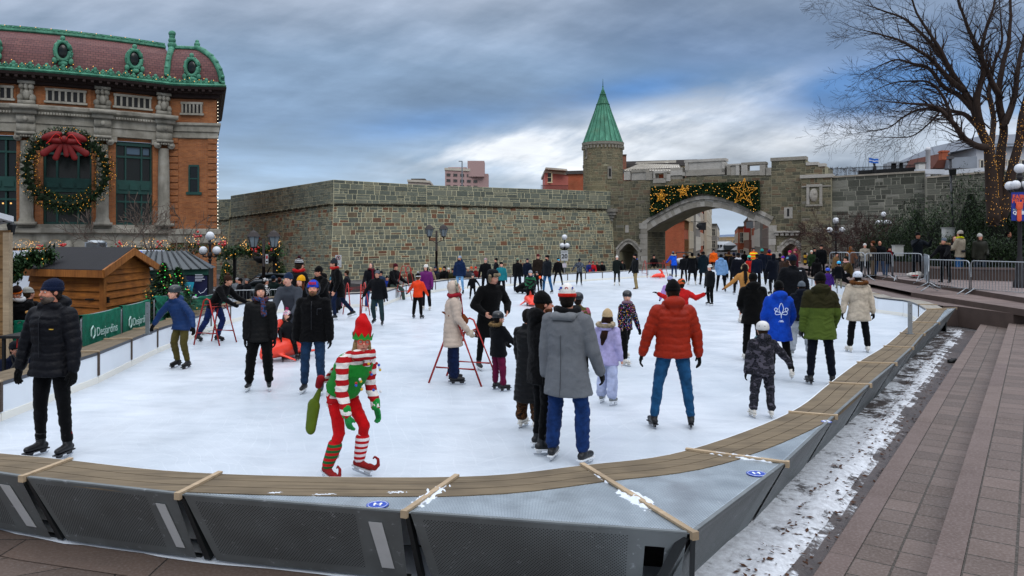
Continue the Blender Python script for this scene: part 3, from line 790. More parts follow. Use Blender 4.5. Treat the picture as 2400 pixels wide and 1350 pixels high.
right_in=[BI[-1],V((11.55,21.2,ZT)),V((11.93,22.3,ZT)),V((12.05,23.0,ZT)),V((11.8,24.1,ZT)),V((13.4,29.8,ZT)),V((15.2,38.7,ZT)),V((16,46,ZT)),V((13,50.3,ZT)),V((10,50,ZT)),V((3.15,42.4,ZT)),V((.92,40.2,ZT)),V((-3.05,35.6,ZT)),V((-4.4,31,ZT)),V((-4.6,26.9,ZT)),V((-6.38,25.4,ZT)),V((-7.68,24,ZT)),V((-7.95,21.07,ZT)),V((-7.27,15.3,ZT)),V((-6.68,12.05,ZT)),V((-6.49,9.47,ZT)),V((-6.45,8.6,ZT))]
near_curve=catmull(BI,6)
poly=[V((p.x,p.y,0))for p in near_curve+right_in[1:-1]]
g=MB();g.face(poly)
ice=g.build('ice',M_ICE,kind='structure',origin=(0,20,0))
bm=bmesh.new();bm.from_mesh(ice.data);bmesh.ops.triangulate(bm,faces=bm.faces);bm.to_mesh(ice.data);bm.free()
def tintbox(m,a,t=1.0):return(t,t,t)
for k in range(len(BI)-1):
 a,b=k*6,(k+1)*6;inn=near_curve[a:b+1];o0,o1=BO[k],BO[k+1];i0,i1=BI[k],BI[k+1]
 n=len(inn);out=[o0.lerp(o1,j/(n-1))for j in range(n)]
 look=['bench ring module at the far left end of the near curve','bench ring module in front of the man in the navy beanie','bench ring module second from the left with one pale reflector','bench ring module with a round blue sticker below the elf','widest bench ring module with steel deck and drifted snow left of the corner','corner bench ring module right of the sharp point with a blue sticker','bench ring module right of the corner with a tapering steel deck','narrow bench ring module beside the camouflage suited child','narrow bench ring module beside the person in green','narrow bench ring module beside the gutter, third from the corner walkway','bench ring module beside the cream coat with an upright galvanised post','bench ring module before the last one towards the steps','last bench ring module by the steps',''][k]
 T=thing('bench_module',look,'bench',(i0.x*.5+o1.x*.5,i0.y*.5+o1.y*.5,-.1),'bench modules round the near edge of the ice')
 wd=.42;gap=.036
 pl=MB();st=MB();ns=[]
 for j in range(n):
  tn=(inn[min(j+1,n-1)]-inn[max(j-1,0)]).normalized();nr=V((tn.y,-tn.x,0));ns.append(nr if nr.dot(out[j]-inn[j])>0 else-nr)
 def dpt(j,w):
  full=(out[j]-inn[j]).length;e=(out[j]-inn[j]).normalized();t=j/(n-1)
  k_=ns[j].dot(e);return inn[j]+e*min(full,w/max(.45,k_))
 for q in range(3):
  for j in range(n-1):
   w0,w1=wd*q/3+.004,wd*(q+1)/3-.004
   bt=[dpt(j,w0),dpt(j+1,w0),dpt(j+1,w1),dpt(j,w1)];pl.hexa([p-V((0,0,.035))for p in bt],bt)
 pl.build('wood_deck',M_DECK,T)
 st.k=0
 for j in range(n-1):
  A,B,C,D=dpt(j,wd),dpt(j+1,wd),out[j+1],out[j];dz=V((0,0,-.006))
  if(D-A).length<.05 and(C-B).length<.05:continue
  def sub(t,s_):return A.lerp(B,s_).lerp(D.lerp(C,s_),t)
  m1,m2=.05/max(.1,(D-A).length),.05/max(.1,(C-B).length)
  m1=min(.45,m1);m2=min(.45,m2)
  r0,r1=A.lerp(D,1-m1),B.lerp(C,1-m2)
  st.face([A+dz,B+dz,r1+dz,r0+dz],col=(1,1,1));st.face([r0+dz,r1+dz,C+dz,D+dz],col=(.2,.2,.2))
 if st.f:st.build('steel_deck',M_STEEL,T)
 ot=(o1-o0).normalized();inw=V((-ot.y,ot.x,0));inw=inw if inw.dot(inn[n//2]-o0)>0 else-inw
 e0,e1=o0+ot*gap,o1-ot*gap;zb=V((0,0,-.575))
 f0,f1=e0+inw*.30+zb+ot*.06,e1+inw*.30+zb-ot*.06
 pn=MB();pn.k=0;th=inw*.02
 def pq(s_,t):return e0.lerp(e1,s_).lerp(f0.lerp(f1,s_),t)-V((0,0,.008))
 L=(e1-e0).length
 def cell(s0,s1,t0,t1,tn_,uvs=True):
  pts=[pq(s0,t0),pq(s1,t0),pq(s1,t1),pq(s0,t1)]
  pn.face(pts,uv=[(s0*L,-t0*.6),(s1*L,-t0*.6),(s1*L,-t1*.6),(s0*L,-t1*.6)],col=(tn_,)*3)
 ss=[0,.04,.80,1];tt=[0,.07,.88,1];hole=(k in(4,))
 for x in range(3):
  for y in range(3):
   if hole and x==2 and y==1:
    cell(.80,.86,.07,.88,.2);cell(.93,1,.07,.88,.2);cell(.86,.93,.07,.2,.2);continue
   cell(ss[x],ss[x+1],tt[y],tt[y+1],1.0 if(x==1 and y==1)else .2)
 pn.hexa([e0+V((0,0,-.007)),e1+V((0,0,-.007)),e1+inw*.03+V((0,0,-.007)),e0+inw*.03+V((0,0,-.007))],[e0+V((0,0,.004)),e1+V((0,0,.004)),e1+inw*.03+V((0,0,.004)),e0+inw*.03+V((0,0,.004))])
 pn.build('side_panel',M_PANEL,T)
 if k in(1,2,3):
  rf=MB();d=-inw*.006
  q_=[pq(.855,.16)+d,pq(.915,.16)+d,pq(.945,.84)+d,pq(.885,.84)+d];rf.prism(q_,-inw*.004);rf.build('reflector',mat('#bfc2c3',.5,0,.1),T)
 fr=MB()
 for s_ in(0,1):
  tp=(o0.lerp(o1,s_))+V((0,0,-.03));ib=(i0.lerp(i1,s_));bt=tp+inw*.34+V((0,0,-.55))
  fr.bar(tp+inw*.06,bt,.055,.03,ot)
 for s_ in(.12,.37,.63,.88):
  p=f0.lerp(f1,s_);fr.box(p+inw*.06+V((0,0,-.035)),(.03,.03,.10),math.atan2(ot.y,ot.x))
 fr.bar(f0+inw*.07-V((0,0,.03)),f1+inw*.07-V((0,0,.03)),.04)
 fr.build('support_frame',mat('#1c2022',.6),T)
 ib=MB()
 for j in range(n-1):
  A,B=inn[j],inn[j+1];ib.hexa([V((A.x,A.y,0)),V((B.x,B.y,0)),V((B.x,B.y,0))+ns[j+1]*.03,V((A.x,A.y,0))+ns[j]*.03],[A+V((0,0,-.05)),B+V((0,0,-.05)),B+ns[j+1]*.03+V((0,0,-.05)),A+ns[j]*.03+V((0,0,-.05))])
 for j in range(n-1):
  ib.hexa([inn[j]+V((0,0,-.045))-ns[j]*.012,inn[j+1]+V((0,0,-.045))-ns[j+1]*.012,inn[j+1]+V((0,0,-.045)),inn[j]+V((0,0,-.045))],[inn[j]+V((0,0,-.004))-ns[j]*.012,inn[j+1]+V((0,0,-.004))-ns[j+1]*.012,inn[j+1]+V((0,0,-.004)),inn[j]+V((0,0,-.004))])
 ib.build('inner_board',M_BOARD,T)
 bt=MB();d=(o1-i1).normalized();bt.bar(i1-d*.01+V((0,0,.010)),o1+d*.015+V((0,0,.006)),.040,.016);bt.box(o1+d*.012+V((0,0,-.008)),(.045,.03,.05),math.atan2(d.y,d.x)+pi/2)
 bt.build('batten',M_BATTEN,T)
 if k in(3,5,6):
  c={3:G(885,1183,.5),5:G(1773,1110,.5),6:G(1937,988,.5)}[k];s=MB();nn_=28;r=.075 if k!=6 else .05
  vs=[c+V((r*cos(2*pi*j/nn_),r*sin(2*pi*j/nn_),-.001))for j in range(nn_)];s.prism(vs,(0,0,.003));so=s.build('sticker',mat('#1c3f9e',.4),T)
  s=MB()
  for sg in(-1,1):
   s.ball(c+V((sg*.020,.012,.004)),(.010,.017,.002),10,6);s.ball(c+V((sg*.020,-.016,.004)),(.008,.009,.002),10,6)
  s.box(c+V((0,0,.004)),(.018,.004,.002));s.tube([c+V((r*.86*cos(a),r*.86*sin(a),.003))for a in[2*pi*j/28 for j in range(29)]],.0016,4)
  s.build('footprint_mark',mat('#dfe6f0',.5),so)
def drift(c,dirv_,L,w,hgt,seed,label):
 r_=random.Random(seed);m=MB();d=V(dirv_).normalized();x=V((-d.y,d.x,0));nu,nv=22,10;vs=[]
 for i in range(nu+1):
  for j in range(nv+1):
   u,v=i/nu*2-1,j/nv*2-1;rad=1-(abs(u)**2.2+abs(v)**2.2)
   p=V(c)+d*(u*L/2)+x*(v*w/2*(1+.5*noise.noise(V((u*3,seed,0)))))
   hh=max(-.02,hgt*(rad-.25+1.3*noise.noise(V((u*5+seed,v*3,0)))+.7*noise.noise(V((u*13+seed,v*9,0)))))
   vs.append(p+V((0,0,hh)))
 m.idx(vs,[(i*(nv+1)+j,(i+1)*(nv+1)+j,(i+1)*(nv+1)+j+1,i*(nv+1)+j+1)for i in range(nu)for j in range(nv)])
 m.build('snow_patch',M_SNOW,None,True,label=label,category='snow',group='snow left on the bench ring')
d4=BO[5]-BI[5];drift(BI[5].lerp(BO[5],.56)+V((0,0,-.004)),d4,.5,.16,.020,3,'thick drift of snow over the corner batten')
drift(BI[5].lerp(BO[5],.2)+V((0,0,-.004)),d4,.4,.08,.014,5,'thin smear of snow on the corner batten near the grey coat skates')
d3=BO[4]-BI[4];drift(BI[4].lerp(BO[4],.5)+V((0,0,-.004)),d3,.55,.13,.016,8,'snow heaped on the batten right of the elf shoes')
d5=BO[6]-BI[6];drift(BI[6].lerp(BO[6],.55)+V((0,0,-.004)),d5,.6,.07,.02,12,'thin line of snow along the batten right of the corner')
for i,(px,py,L,w)in enumerate(((645,1156,.09,.03),(760,1160,.16,.02),(930,1155,.12,.04))):
 drift(G(px,py,.4965),(1,.1,0),L*1.4,w*1.3,.007,20+i,('small blob of snow on the bench deck, '+['left of the elf','just left of the elf','left of the third batten','on the steel left of the corner batten','right of the first snow line','by the grey coat skates','near the fifth batten','nearest the elf bag','on the steel right of the corner'][i]))
def resample(pts,step):
 out=[pts[0]];acc=0
 for a,b in zip(pts,pts[1:]):
  L=(b-a).length;nn_=max(1,round(L/step))
  out+=[a.lerp(b,(i+1)/nn_)for i in range(nn_)]
 return out
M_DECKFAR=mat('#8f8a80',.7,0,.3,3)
bp=resample([p for p in right_in],1.66)
cen=V((2,25,.5))
for k,(a,b)in enumerate(zip(bp,bp[1:])):
 d=(b-a).normalized();o=V((-d.y,d.x,0));o=o if o.dot((a+b)/2-cen)>0 else-o
 right=a.x>9;left=a.x<-6
 if 10.6<(a.x+b.x)/2<15 and a.y>48:pass
 T=thing('rink_board','white rink board with a wooden bench top along the left edge' if left else 'white rink board at the right edge near the steps' if right and a.y<31 else 'white rink board along the far edge of the ice','rink board',((a.x+b.x)/2,(a.y+b.y)/2,0),'white boards at the left edge' if left else 'white boards at the right edge' if right and a.y<31 else 'white boards at the far edge')
 z=lambda h_:V((0,0,h_-ZT))
 m=MB();A,B=a+d*.008,b-d*.008
 m.hexa([A+z(.10),B+z(.10),B+o*.03+z(.10),A+o*.03+z(.10)],[A+z(.455),B+z(.455),B+o*.03+z(.455),A+o*.03+z(.455)]);m.build('white_panel',M_BOARD,T)
 m=MB();m.hexa([A-o*.012+z(.0),B-o*.012+z(.0),B+o*.03+z(0),A+o*.03+z(0)],[A-o*.012+z(.10),B-o*.012+z(.1),B+o*.03+z(.1),A+o*.03+z(.1)]);m.build('kick_strip',mat('#e8e6dc',.5),T)
 w=.46 if(left or a.y<24.5)else .36
 m=MB()
 for q in range(3):
  w0,w1=w*q/3+.003,w*(q+1)/3-.003
  m.hexa([A+o*w0+z(.465),B+o*w0+z(.465),B+o*w1+z(.465),A+o*w1+z(.465)],[A+o*w0+z(.5),B+o*w0+z(.5),B+o*w1+z(.5),A+o*w1+z(.5)])
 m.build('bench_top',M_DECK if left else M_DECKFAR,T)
 m=MB();m.hexa([A-o*.008+z(.452),B-o*.008+z(.452),B+z(.452),A+z(.452)],[A-o*.008+z(.498),B-o*.008+z(.498),B+z(.498),A+z(.498)]);m.build('edge_rail',mat('#4c4f55',.4,.5),T)
 m=MB();m.hexa([A+o*(w-.02)+z(-.1),B+o*(w-.02)+z(-.1),B+o*w+z(-.1),A+o*w+z(-.1)],[A+o*(w-.02)+z(.46),B+o*(w-.02)+z(.46),B+o*w+z(.46),A+o*w+z(.46)]);m.build('outer_panel',mat('#2d3133',.6),T)
 if not(22<a.y<24.5 and right):
  m=MB();m.hexa([a-d*.025-o*.02+z(.12),a+d*.025-o*.02+z(.12),a+d*.025+z(.12),a-d*.025+z(.12)],[a-d*.025-o*.02+z(.5),a+d*.025-o*.02+z(.5),a+d*.025+z(.5),a-d*.025+z(.5)]);m.build('joint_strap',mat('#4a3d33',.5,.3),T)
  m=MB();m.bar(a-o*.02+z(.512),a+o*w+z(.512),.05,.022);m.build('batten',M_BATTEN,T)
for c,hgt,lb in((G(2133,783,.5),.62,'galvanised steel post standing on the right bench ring'),(G(346,784,.5),.62,'galvanised steel post standing on the left bench by the green banners')):
 T=thing('steel_post',lb,'post',c);m=MB();m.box(c+V((0,0,hgt/2)),(.075,.03,hgt));m.build('upright',M_GALV,T)
 m=MB()
 for z_ in(.55,.4):m.ball(c+V((0,-.016,z_)),(.012,.004,.012),8,6)
 m.box(c+V((0,0,.006)),(.14,.10,.012));m.build('foot_plate',mat('#70757a',.4,.7),T)
bl=[p.copy()for p in BO[5:]]
def offs(pts,w):
 out=[]
 for i,p in enumerate(pts):
  t_=(pts[min(i+1,len(pts)-1)]-pts[max(i-1,0)]).normalized();out.append(p+V((t_.y,-t_.x,0))*w)
 return out
K1=[G(1880,1380,.05),G(2000,1205,.05),G(2240,845,.05),G(2308,745,.05)]
K1[0]=K1[1]+(K1[1]-K1[2]).normalized()*4.5
m=MB();base=[BO[5]+(BO[5]-BO[6]).normalized()*3.2]+bl;nseg=60;nw=14
def along(pts,t):
 Ls=[(b-a).length for a,b in zip(pts,pts[1:])];tot=sum(Ls);x=t*tot
 for(a,b),L in zip(zip(pts,pts[1:]),Ls):
  if x<=L+1e-9:return a.lerp(b,x/L)
  x-=L
 return pts[-1]
kk=[V((p.x,p.y,0))for p in K1];vs=[];tints=[]
for i in range(nseg+1):
 t_=(i/nseg)**1.4;A=along(base,t_);
 d=(along(base,min(1,t_+.02))-along(base,max(0,t_-.02))).normalized();nr=V((d.y,-d.x,0))
 best=None
 for a,b in zip(kk,kk[1:]):
  e=b-a;den=nr.x*e.y-nr.y*e.x
  if abs(den)>1e-6:
   w_=a-A;q=(w_.x*e.y-w_.y*e.x)/den;s_=(w_.x*nr.y-w_.y*nr.x)/den
   if-.3<=s_<=1.3 and q>0 and(best is None or q<best):best=q
 W=(best or 1.4)+.05
 for j in range(nw+1):
  f=j/nw;x=-.45+f*(W+.45);p=A+nr*x
  pf=max(0,x/W);snow=1.05-1.75*abs(pf-.18)-(.25 if t_>.42 else 0)-(.15 if t_>.7 else 0)
  nz_=noise.noise(V((p.x*1.5,p.y*1.5,0)));hgt=-.10+max(0,snow+nz_*.7)*.07+noise.noise(p*6)*.006
  vs.append(V((p.x,p.y,hgt)));tints.append(max(0,min(1,snow*.75+.12)))
for i in range(nseg):
 for j in range(nw):
  a=i*(nw+1)+j;ids=(a,a+nw+1,a+nw+2,a+1);m.face([vs[q]for q in ids][::-1],col=(sum(tints[q]for q in ids)/4,)*3)
gut=m.build('gutter_path',snow_gutter_mat(),None,True,kind='structure')
bm=bmesh.new();bm.from_mesh(gut.data);bmesh.ops.remove_doubles(bm,verts=bm.verts,dist=.001);bm.to_mesh(gut.data);bm.free()
from mathutils.kdtree import KDTree
kd=KDTree(len(vs));[kd.insert((q.x,q.y,q.z),i)for i,q in enumerate(vs)];kd.balance()
m=MB();lr=random.Random(5)
for i in range(2400):
 t_=lr.random()**1.6*.75;A=along(base,t_);d=(along(base,min(1,t_+.02))-along(base,max(0,t_-.02))).normalized();nr=V((d.y,-d.x,0))
 p=A+nr*(lr.random()**1.3*1.25-.05);p.z=kd.find((p.x,p.y,-.08))[0].z+.004+lr.random()*.008
 a=lr.random()*pi;L=lr.uniform(.010,.038);w=L*lr.uniform(.25,.6);x=V((cos(a),sin(a),lr.uniform(-.2,.2)));y=V((-sin(a),cos(a),lr.uniform(-.2,.2)))
 m.face([p-x*L,p-y*w,p+x*L,p+y*w+V((0,0,.004))])
m.build('fallen_leaves',mat('#4a2b14',.9,0,.5,9),None,kind='stuff',label='brown leaf scraps scattered over the dirty snow',category='leaves')
def quadstrip(m,A,B,uvscale=1):
 for a0,a1,b0,b1 in zip(A,A[1:],B,B[1:]):m.face([a0,b0,b1,a1])
def zset(pts,z):return[V((p.x,p.y,z))for p in pts]
def line_off(pts,w):return offs([V((p.x,p.y,0))for p in pts],w)
P0=[K1[0],K1[3]];dK=(P0[1]-P0[0]).normalized();nK=V((dK.y,-dK.x,0));P0=[V((p.x,p.y,0))for p in P0]
def row(w,z,ext0=0,ext1=0):return[V((P0[0].x,P0[0].y,0))+nK*w-dK*ext0+V((0,0,z)),V((P0[1].x,P0[1].y,0))+nK*w+dK*ext1+V((0,0,z))]
def slab(name,w0,w1,z0,z1,mt,tilt=0):
 a,b=row(w0,z1),row(w1,z1+tilt);a_,b_=row(w0,z0),row(w1,z0)
 m=MB();L=(a[1]-a[0]).length
 m.face([a[0],b[0],b[1],a[1]],uv=[(0,w0),(0,w1),(L,w1),(L,w0)]);m.face([a_[0],a[0],a[1],a_[1]],uv=[(0,0),(0,z1-z0),(L,z1-z0),(L,0)])
 m.face([a_[1],a[1],b[1],b_[1]]);m.build(name,mt,kind='structure')
slab('kerb_stone',0,.17,-.16,.05,M_KERB);
M_PAVE_R=paver_mat('terrace_pavers','#4d4038','#61524a','#2a2316',.30,.245,offset=.0,mortar=.009,off=(0,-.17))
M_PAVE_R2=paver_mat('terrace_pavers_upper','#52443c','#66564e','#2a2316',.34,.28,offset=.0,mortar=.010,off=(0,-.833))
slab('terrace_lower',.172,.66,-.1,.048,M_PAVE_R)
slab('kerb_stone_upper',.66,.83,-.1,.19,M_KERB)
slab('terrace_upper',.832,9,-.1,.187,M_PAVE_R2)
m=MB();q=[V((-12,-3,-.125)),V((1.9,-3,-.125)),V((1.9,5.4,-.125)),V((-2,5.9,-.125)),V((-9,8.2,-.125)),V((-12,9,-.125))]
m.face(q,uv=[(p.x,p.y)for p in q]);m.build('pavement',M_PAVE_L,kind='structure')
cc=[p.lerp(q_,0)for p,q_ in zip(BO[:6],BI[:6])];o1_=[];o2_=[]
for i,p in enumerate(BO[:6]):
 d=(BO[min(i+1,5)]-BO[max(i-1,0)]).normalized();nr=V((d.y,-d.x,0));nr=nr if nr.y<0 else-nr
 o1_.append(V((p.x,p.y,-.118))+nr*.02);o2_.append(V((p.x,p.y,-.118))-nr*.55)
m=MB()
for a0,a1,b0,b1 in zip(o1_,o1_[1:],o2_,o2_[1:]):m.face([a0,a1,b1,b0])
m.build('kerb_course',paver_mat('kerb_left','#5a4c44','#66564c','#1d1913',1.3,3,snow=.0),kind='structure')
m=MB();nn_=50;a_=[];
for i in range(nn_+1):
 A=along(BO[:6],i/nn_);d=(along(BO[:6],min(1,i/nn_+.02))-along(BO[:6],max(0,i/nn_-.02))).normalized();nr=V((-d.y,d.x,0));nr=nr if nr.y>0 else-nr
 a_.append((A+nr*(.32+.05*noise.noise(A*3)),A+nr*.7))
for(p0,p1),(p2,p3)in zip(a_,a_[1:]):
 m.face([V((p0.x,p0.y,-.112)),V((p2.x,p2.y,-.112)),V((p3.x,p3.y,-.02)),V((p1.x,p1.y,-.02))])
m.build('snow_fringe',M_SNOW,None,True,kind='structure')
SF=[(2072,668,2420,768),(2080,655,2420,742),(2100,652,2420,716)]
M_STEP=paver_mat('step_granite','#5b4a44','#6b5952','#2c241e',2.2,3.0,mortar=.006)
M_RISER=mat('#4a3d37',.8,0,.3,3)
def step(i,pts,z0,z1,depth=None,mt=None):
 pts=[V(p)for p in pts];m=MB();m.face([V((p.x,p.y,z1))for p in pts]);m.k=1
 for a,b in zip(pts,pts[1:]):m.face([V((a.x,a.y,z0)),V((b.x,b.y,z0)),V((b.x,b.y,z1)),V((a.x,a.y,z1))])
 m.build('step' if i else 'plaza',[mt or M_STEP,M_RISER],kind='structure')
def GZ(px,py,z):return G(px,py,z)
a=GZ(2236,728,.33);
lev=[(.33,[GZ(2228,745,.33),GZ(2330,762,.33),GZ(2600,800,.33)],[GZ(2020,684,.33),GZ(2245,720,.33)]),]
M_PLAZA=paver_mat('plaza_pavers','#6e605c','#82736f','#4a3f3a',.6,.3,mortar=.006)
step(1,[V((12.35,21.4,0)),GZ(2246,718,.45),GZ(2375,735,.45),V((13.3,19.15,0)),V((40,17,0)),V((40,50,0)),V((16.9,47,0)),V((15.65,38.7,0)),V((13.85,29.8,0)),V((12.25,24.2,0)),V((12.5,23,0)),V((12.4,22.2,0))],-.12,.45)
step(2,[GZ(2135,685,.6),GZ(2400,725,.6),V((20,20,0)),V((42,22,0)),V((42,52,0)),V((17.4,48,0)),V((16.1,39,0)),V((14.5,30.5,0))],.43,.60)
step(0,[GZ(2052,646,.75),GZ(2215,669,.75),GZ(2435,703,.75),V((60,24,0)),V((60,60,0)),V((18,60,0))],.58,.75,None,M_PLAZA)
def stone_mat(name,cols,rough=.85):
 "each stone carries its own tint; weathering by noise"
 t=NT(name);at=t.n('ShaderNodeAttribute');at.attribute_name='tint';v=t.coord()
 sc=t.n('ShaderNodeSeparateColor');t.l(at.outputs['Color'],sc.inputs[0])
 c=t.ramp(sc.outputs[0],cols,'LINEAR');n=t.noise(v,3.5,7,.65);st=t.noise(t.coord('Object',(1,1,.25)),.55,5,.6)
 c=t.mix(t.ramp(n,[(.3,0.),(.7,.35)]),c,t.mix(.55,c,(.03,.03,.028)))
 c=t.mix(t.ramp(st,[(.52,0.),(.72,.45)]),c,(.045,.047,.042))
 t.set(c,rough,0,.2);t.bump(t.noise(v,9,6,.7),.7,.05);return t.m
BAST=[(0,(.10,.11,.09)),(.15,(.13,.145,.115)),(.35,(.165,.18,.14)),(.5,(.20,.205,.155)),(.65,(.235,.225,.155)),(.78,(.27,.235,.15)),(.87,(.18,.14,.085)),(.94,(.20,.105,.06)),(1,(.17,.075,.042))]
M_BAST=stone_mat('fieldstone',BAST)
M_GATE=stone_mat('gate_stone',[(0,(.08,.076,.052)),(.3,(.125,.115,.075)),(.55,(.17,.145,.088)),(.75,(.21,.175,.11)),(.9,(.14,.09,.055)),(1,(.19,.18,.145))])
M_OLDW=stone_mat('old_dark_stone',[(0,(.045,.046,.036)),(.4,(.085,.088,.070)),(.7,(.13,.13,.105)),(1,(.23,.225,.19))])
M_MORT=mat('#c2bc9c',.95,0,.35,1.2,bump=.3,bs=30)
M_MORT2=mat('#8f8a72',.95,0,.35,1.2,bump=.3,bs=30)
M_MORTD=mat('#8b897c',.95,0,.5,.8)
M_LIME=stone_mat('pale_dressed_stone',[(0,(.25,.23,.19)),(.5,(.34,.315,.27)),(1,(.44,.415,.37))])
M_TRIM=mat('#8c8578',.85,0,.45,1.3,bump=.4,bs=14)
def courses(u0,u1,v0,v1,r,hs=(.2,.36),ws=(.22,.72),joint=.042):
 "irregular coursed rubble: rows of uneven height, stones of uneven length, some split in two"
 out=[];v=v0
 while v<v1-.05:
  h=min(r.uniform(*hs),v1-v);h=v1-v if v1-v-h<.1 else h;u=u0
  while u<u1-.03:
   w=r.uniform(*ws)*(1.25 if r.random()<.2 else 1);w=u1-u if u1-u-w<.12 else w
   if h>.24 and r.random()<.42:
    s_=r.uniform(.38,.62)*h
    if r.random()<.5 and w>.4:
     k=r.uniform(.35,.65)*w;out+=[(u,u+k,v,v+s_),(u+k,u+w,v,v+s_),(u,u+w,v+s_,v+h)]
    else:out+=[(u,u+w,v,v+s_),(u,u+w,v+s_,v+h)]
   elif w>.5 and r.random()<.2:
    k=r.uniform(.3,.6)*w;out+=[(u,u+k,v,v+h),(u+k,u+w,v,v+h)]
   else:out.append((u,u+w,v,v+h))
   u+=w
  v+=h
 j=joint/2
 return[(a+j,b-j,c+j,d-j)for a,b,c,d in out if b-a>joint*1.5 and d-c>joint*1.5]
def lay(mb,stones,fn,r,proud=.022,skip=None,dist=None):
 "fn(u,v,out) -> point; adds each stone as a slightly raised block"
 for a,b,c,d in stones:
  if skip and skip(a,b,c,d):continue
  q=r.random();q=q if dist is None else dist(q,r);p=proud*r.uniform(.6,1.3);e=.012
  o=[fn(a,c,0),fn(b,c,0),fn(b,d,0),fn(a,d,0)];t=[fn(a+e,c+e,p),fn(b-e,c+e,p),fn(b-e,d-e,p),fn(a+e,d-e,p)]
  col=(q,q,q)
  mb.face(t,col=col)
  for i in range(4):j=(i+1)%4;mb.face([o[i],o[j],t[j],t[i]],col=col)
def wall_run(name,label,pts,r,cordon=True,mats=None,seg=None,thick=1.6,cat='wall',hs=(.2,.36),ws=(.22,.72),dist=None,zbot=-.6,cap=False):
 """pts: (world XY, z of cordon, z of top) in order; a battered wall with a rounded cordon and a parapet"""
 mats=mats or(M_BAST,M_MORT)
 T=thing(name,label,cat,(pts[0][0].x,pts[0][0].y,zbot))
 st=MB();core=MB();cd=MB();cp=MB();nl=[]
 for(a,*_),(b,*_)in zip(pts,pts[1:]):d=(b-a).normalized();nr=V((d.y,-d.x,0));nl.append(nr if nr.dot(-a)>0 else-nr)
 ml=[nl[0]]+[(p+q)/(1+p.dot(q))for p,q in zip(nl,nl[1:])]+[nl[-1]]
 for si,((a,ca,ta),(b,cb,tb))in enumerate(zip(pts,pts[1:])):
  mA,mB_=ml[si],ml[si+1];d=b-a;L=d.length;d=d/L;nr=V((d.y,-d.x,0));nr=nr if nr.dot(V((0,0,0))-a)>0 else-nr
  bat=.09
  def fn(u,v,out,a=a,d=d,nr=nr,L=L,ca=ca,cb=cb,ta=ta,tb=tb,mA=mA,mB_=mB_):
   t=u/L;tc=lerp(ca,cb,t);tt=lerp(ta,tb,t)
   z=zbot+v/100*(tc-zbot)if v<=100 else tc+(v-100)/100*(tt-tc)
   slope=max(0,tc-z)*bat
   return a+d*u+(mA.lerp(mB_,t))*slope+nr*out+V((0,0,z))
  hm=(ca+cb)/2-zbot;hp=(ta+tb-ca-cb)/2
  lo=[(u0,u1,v0/hm*100,v1/hm*100)for u0,u1,v0,v1 in courses(0,L,0,hm,r,hs,ws)]
  hi=[(u0,u1,100+v0/hp*100,100+v1/hp*100)for u0,u1,v0,v1 in courses(0,L,0,hp,r,(.26,.42),(.35,.95))]
  lay(st,lo,fn,r,dist=dist);lay(st,hi,fn,r,dist=(lambda q,r_:q*.62)if dist is None else dist)
  for v0,v1 in((0,100),(100,200)):core.face([fn(0,v0,0),fn(L,v0,0),fn(L,v1,0),fn(0,v1,0)])
  bk,bl=-mA*thick,-mB_*thick
  core.face([fn(0,200,0),fn(L,200,0),fn(L,200,0)+bl,fn(0,200,0)+bk]);core.face([fn(L,0,0)+bl*1.6,fn(0,0,0)+bk*1.6,fn(0,200,0)+bk,fn(L,200,0)+bl])
  if si==0:core.face([fn(0,0,0),fn(0,200,0),fn(0,200,0)+bk,fn(0,0,0)+bk*1.6])
  if si==len(nl)-1:core.face([fn(L,0,0),fn(L,0,0)+bl*1.6,fn(L,200,0)+bl,fn(L,200,0)])
  if cordon:
   A,B=fn(0,100,.06),fn(L,100,.06);nn_=max(2,int(L/1.1))
   for i in range(nn_):cd.tube([A.lerp(B,i/nn_+.002),A.lerp(B,(i+1)/nn_-.002)],.12,8)
  if cap:cp.hexa([fn(0,200,.08)+V((0,0,.0)),fn(L,200,.08),fn(L,200,0)+bl,fn(0,200,0)+bk],[fn(0,200,.08)+V((0,0,.12)),fn(L,200,.08)+V((0,0,.12)),fn(L,200,0)+bl+V((0,0,.12)),fn(0,200,0)+bk+V((0,0,.12))])
 core.build('mortar_core',mats[1],T);st.build('stone_facing',mats[0],T)
 if cordon:cd.build('cordon',mat('#6b6755',.9,0,.5,1.5,bump=.4,bs=12),T,True)
 if cap:cp.build('coping',M_TRIM,T)
 return T
wr=random.Random(11)
def W(px,Y):p=P(px,HY,Y);return V((p.x,p.y,0))
def zat(py,Y):return CH+(HY-py)/F*Y
def wp(px,Y,yc,yt):return(W(px,Y),zat(yc,Y),zat(yt,Y))
wall_run('bastion_wall','grey and rust mottled stone bastion wall with rounded cordon, left of the gate',[wp(541,65,510,459),wp(782,47,478,421),wp(1000,51.6,481,434),wp(1432,61.6,491,449)],wr)
m=MB()
wall_run('curtain_wall','low stone wall behind the brick building, left end of the bastion',[wp(440,74,522,470),wp(560,68,513,466)],wr)
def ddist(q,r_):return q
wall_run('rampart_wall','dark streaked stone rampart wall right of the gate behind the shrubs',[wp(1950,53.2,424,417),wp(2168,50.7,412,404)],wr,False,(M_OLDW,M_MORTD),hs=(.26,.42),ws=(.4,1.1),cap=True,zbot=-.14)
wall_run('rampart_wall','blackened stone rampart wall behind the big lit tree',[wp(2172,50.0,425,418),wp(2330,48.8,418,404),wp(2480,47.6,415,398)],wr,False,(M_OLDW,M_MORTD),hs=(.26,.42),ws=(.4,1.1),dist=lambda q,r_:q*.6,zbot=-.14,cap=True)
GA=V((10.87,60,0));GD=V((.867,-.498,0)).normalized();GN=V((GD.y,-GD.x,0));GN=GN if GN.y<0 else-GN
GAX=-GN
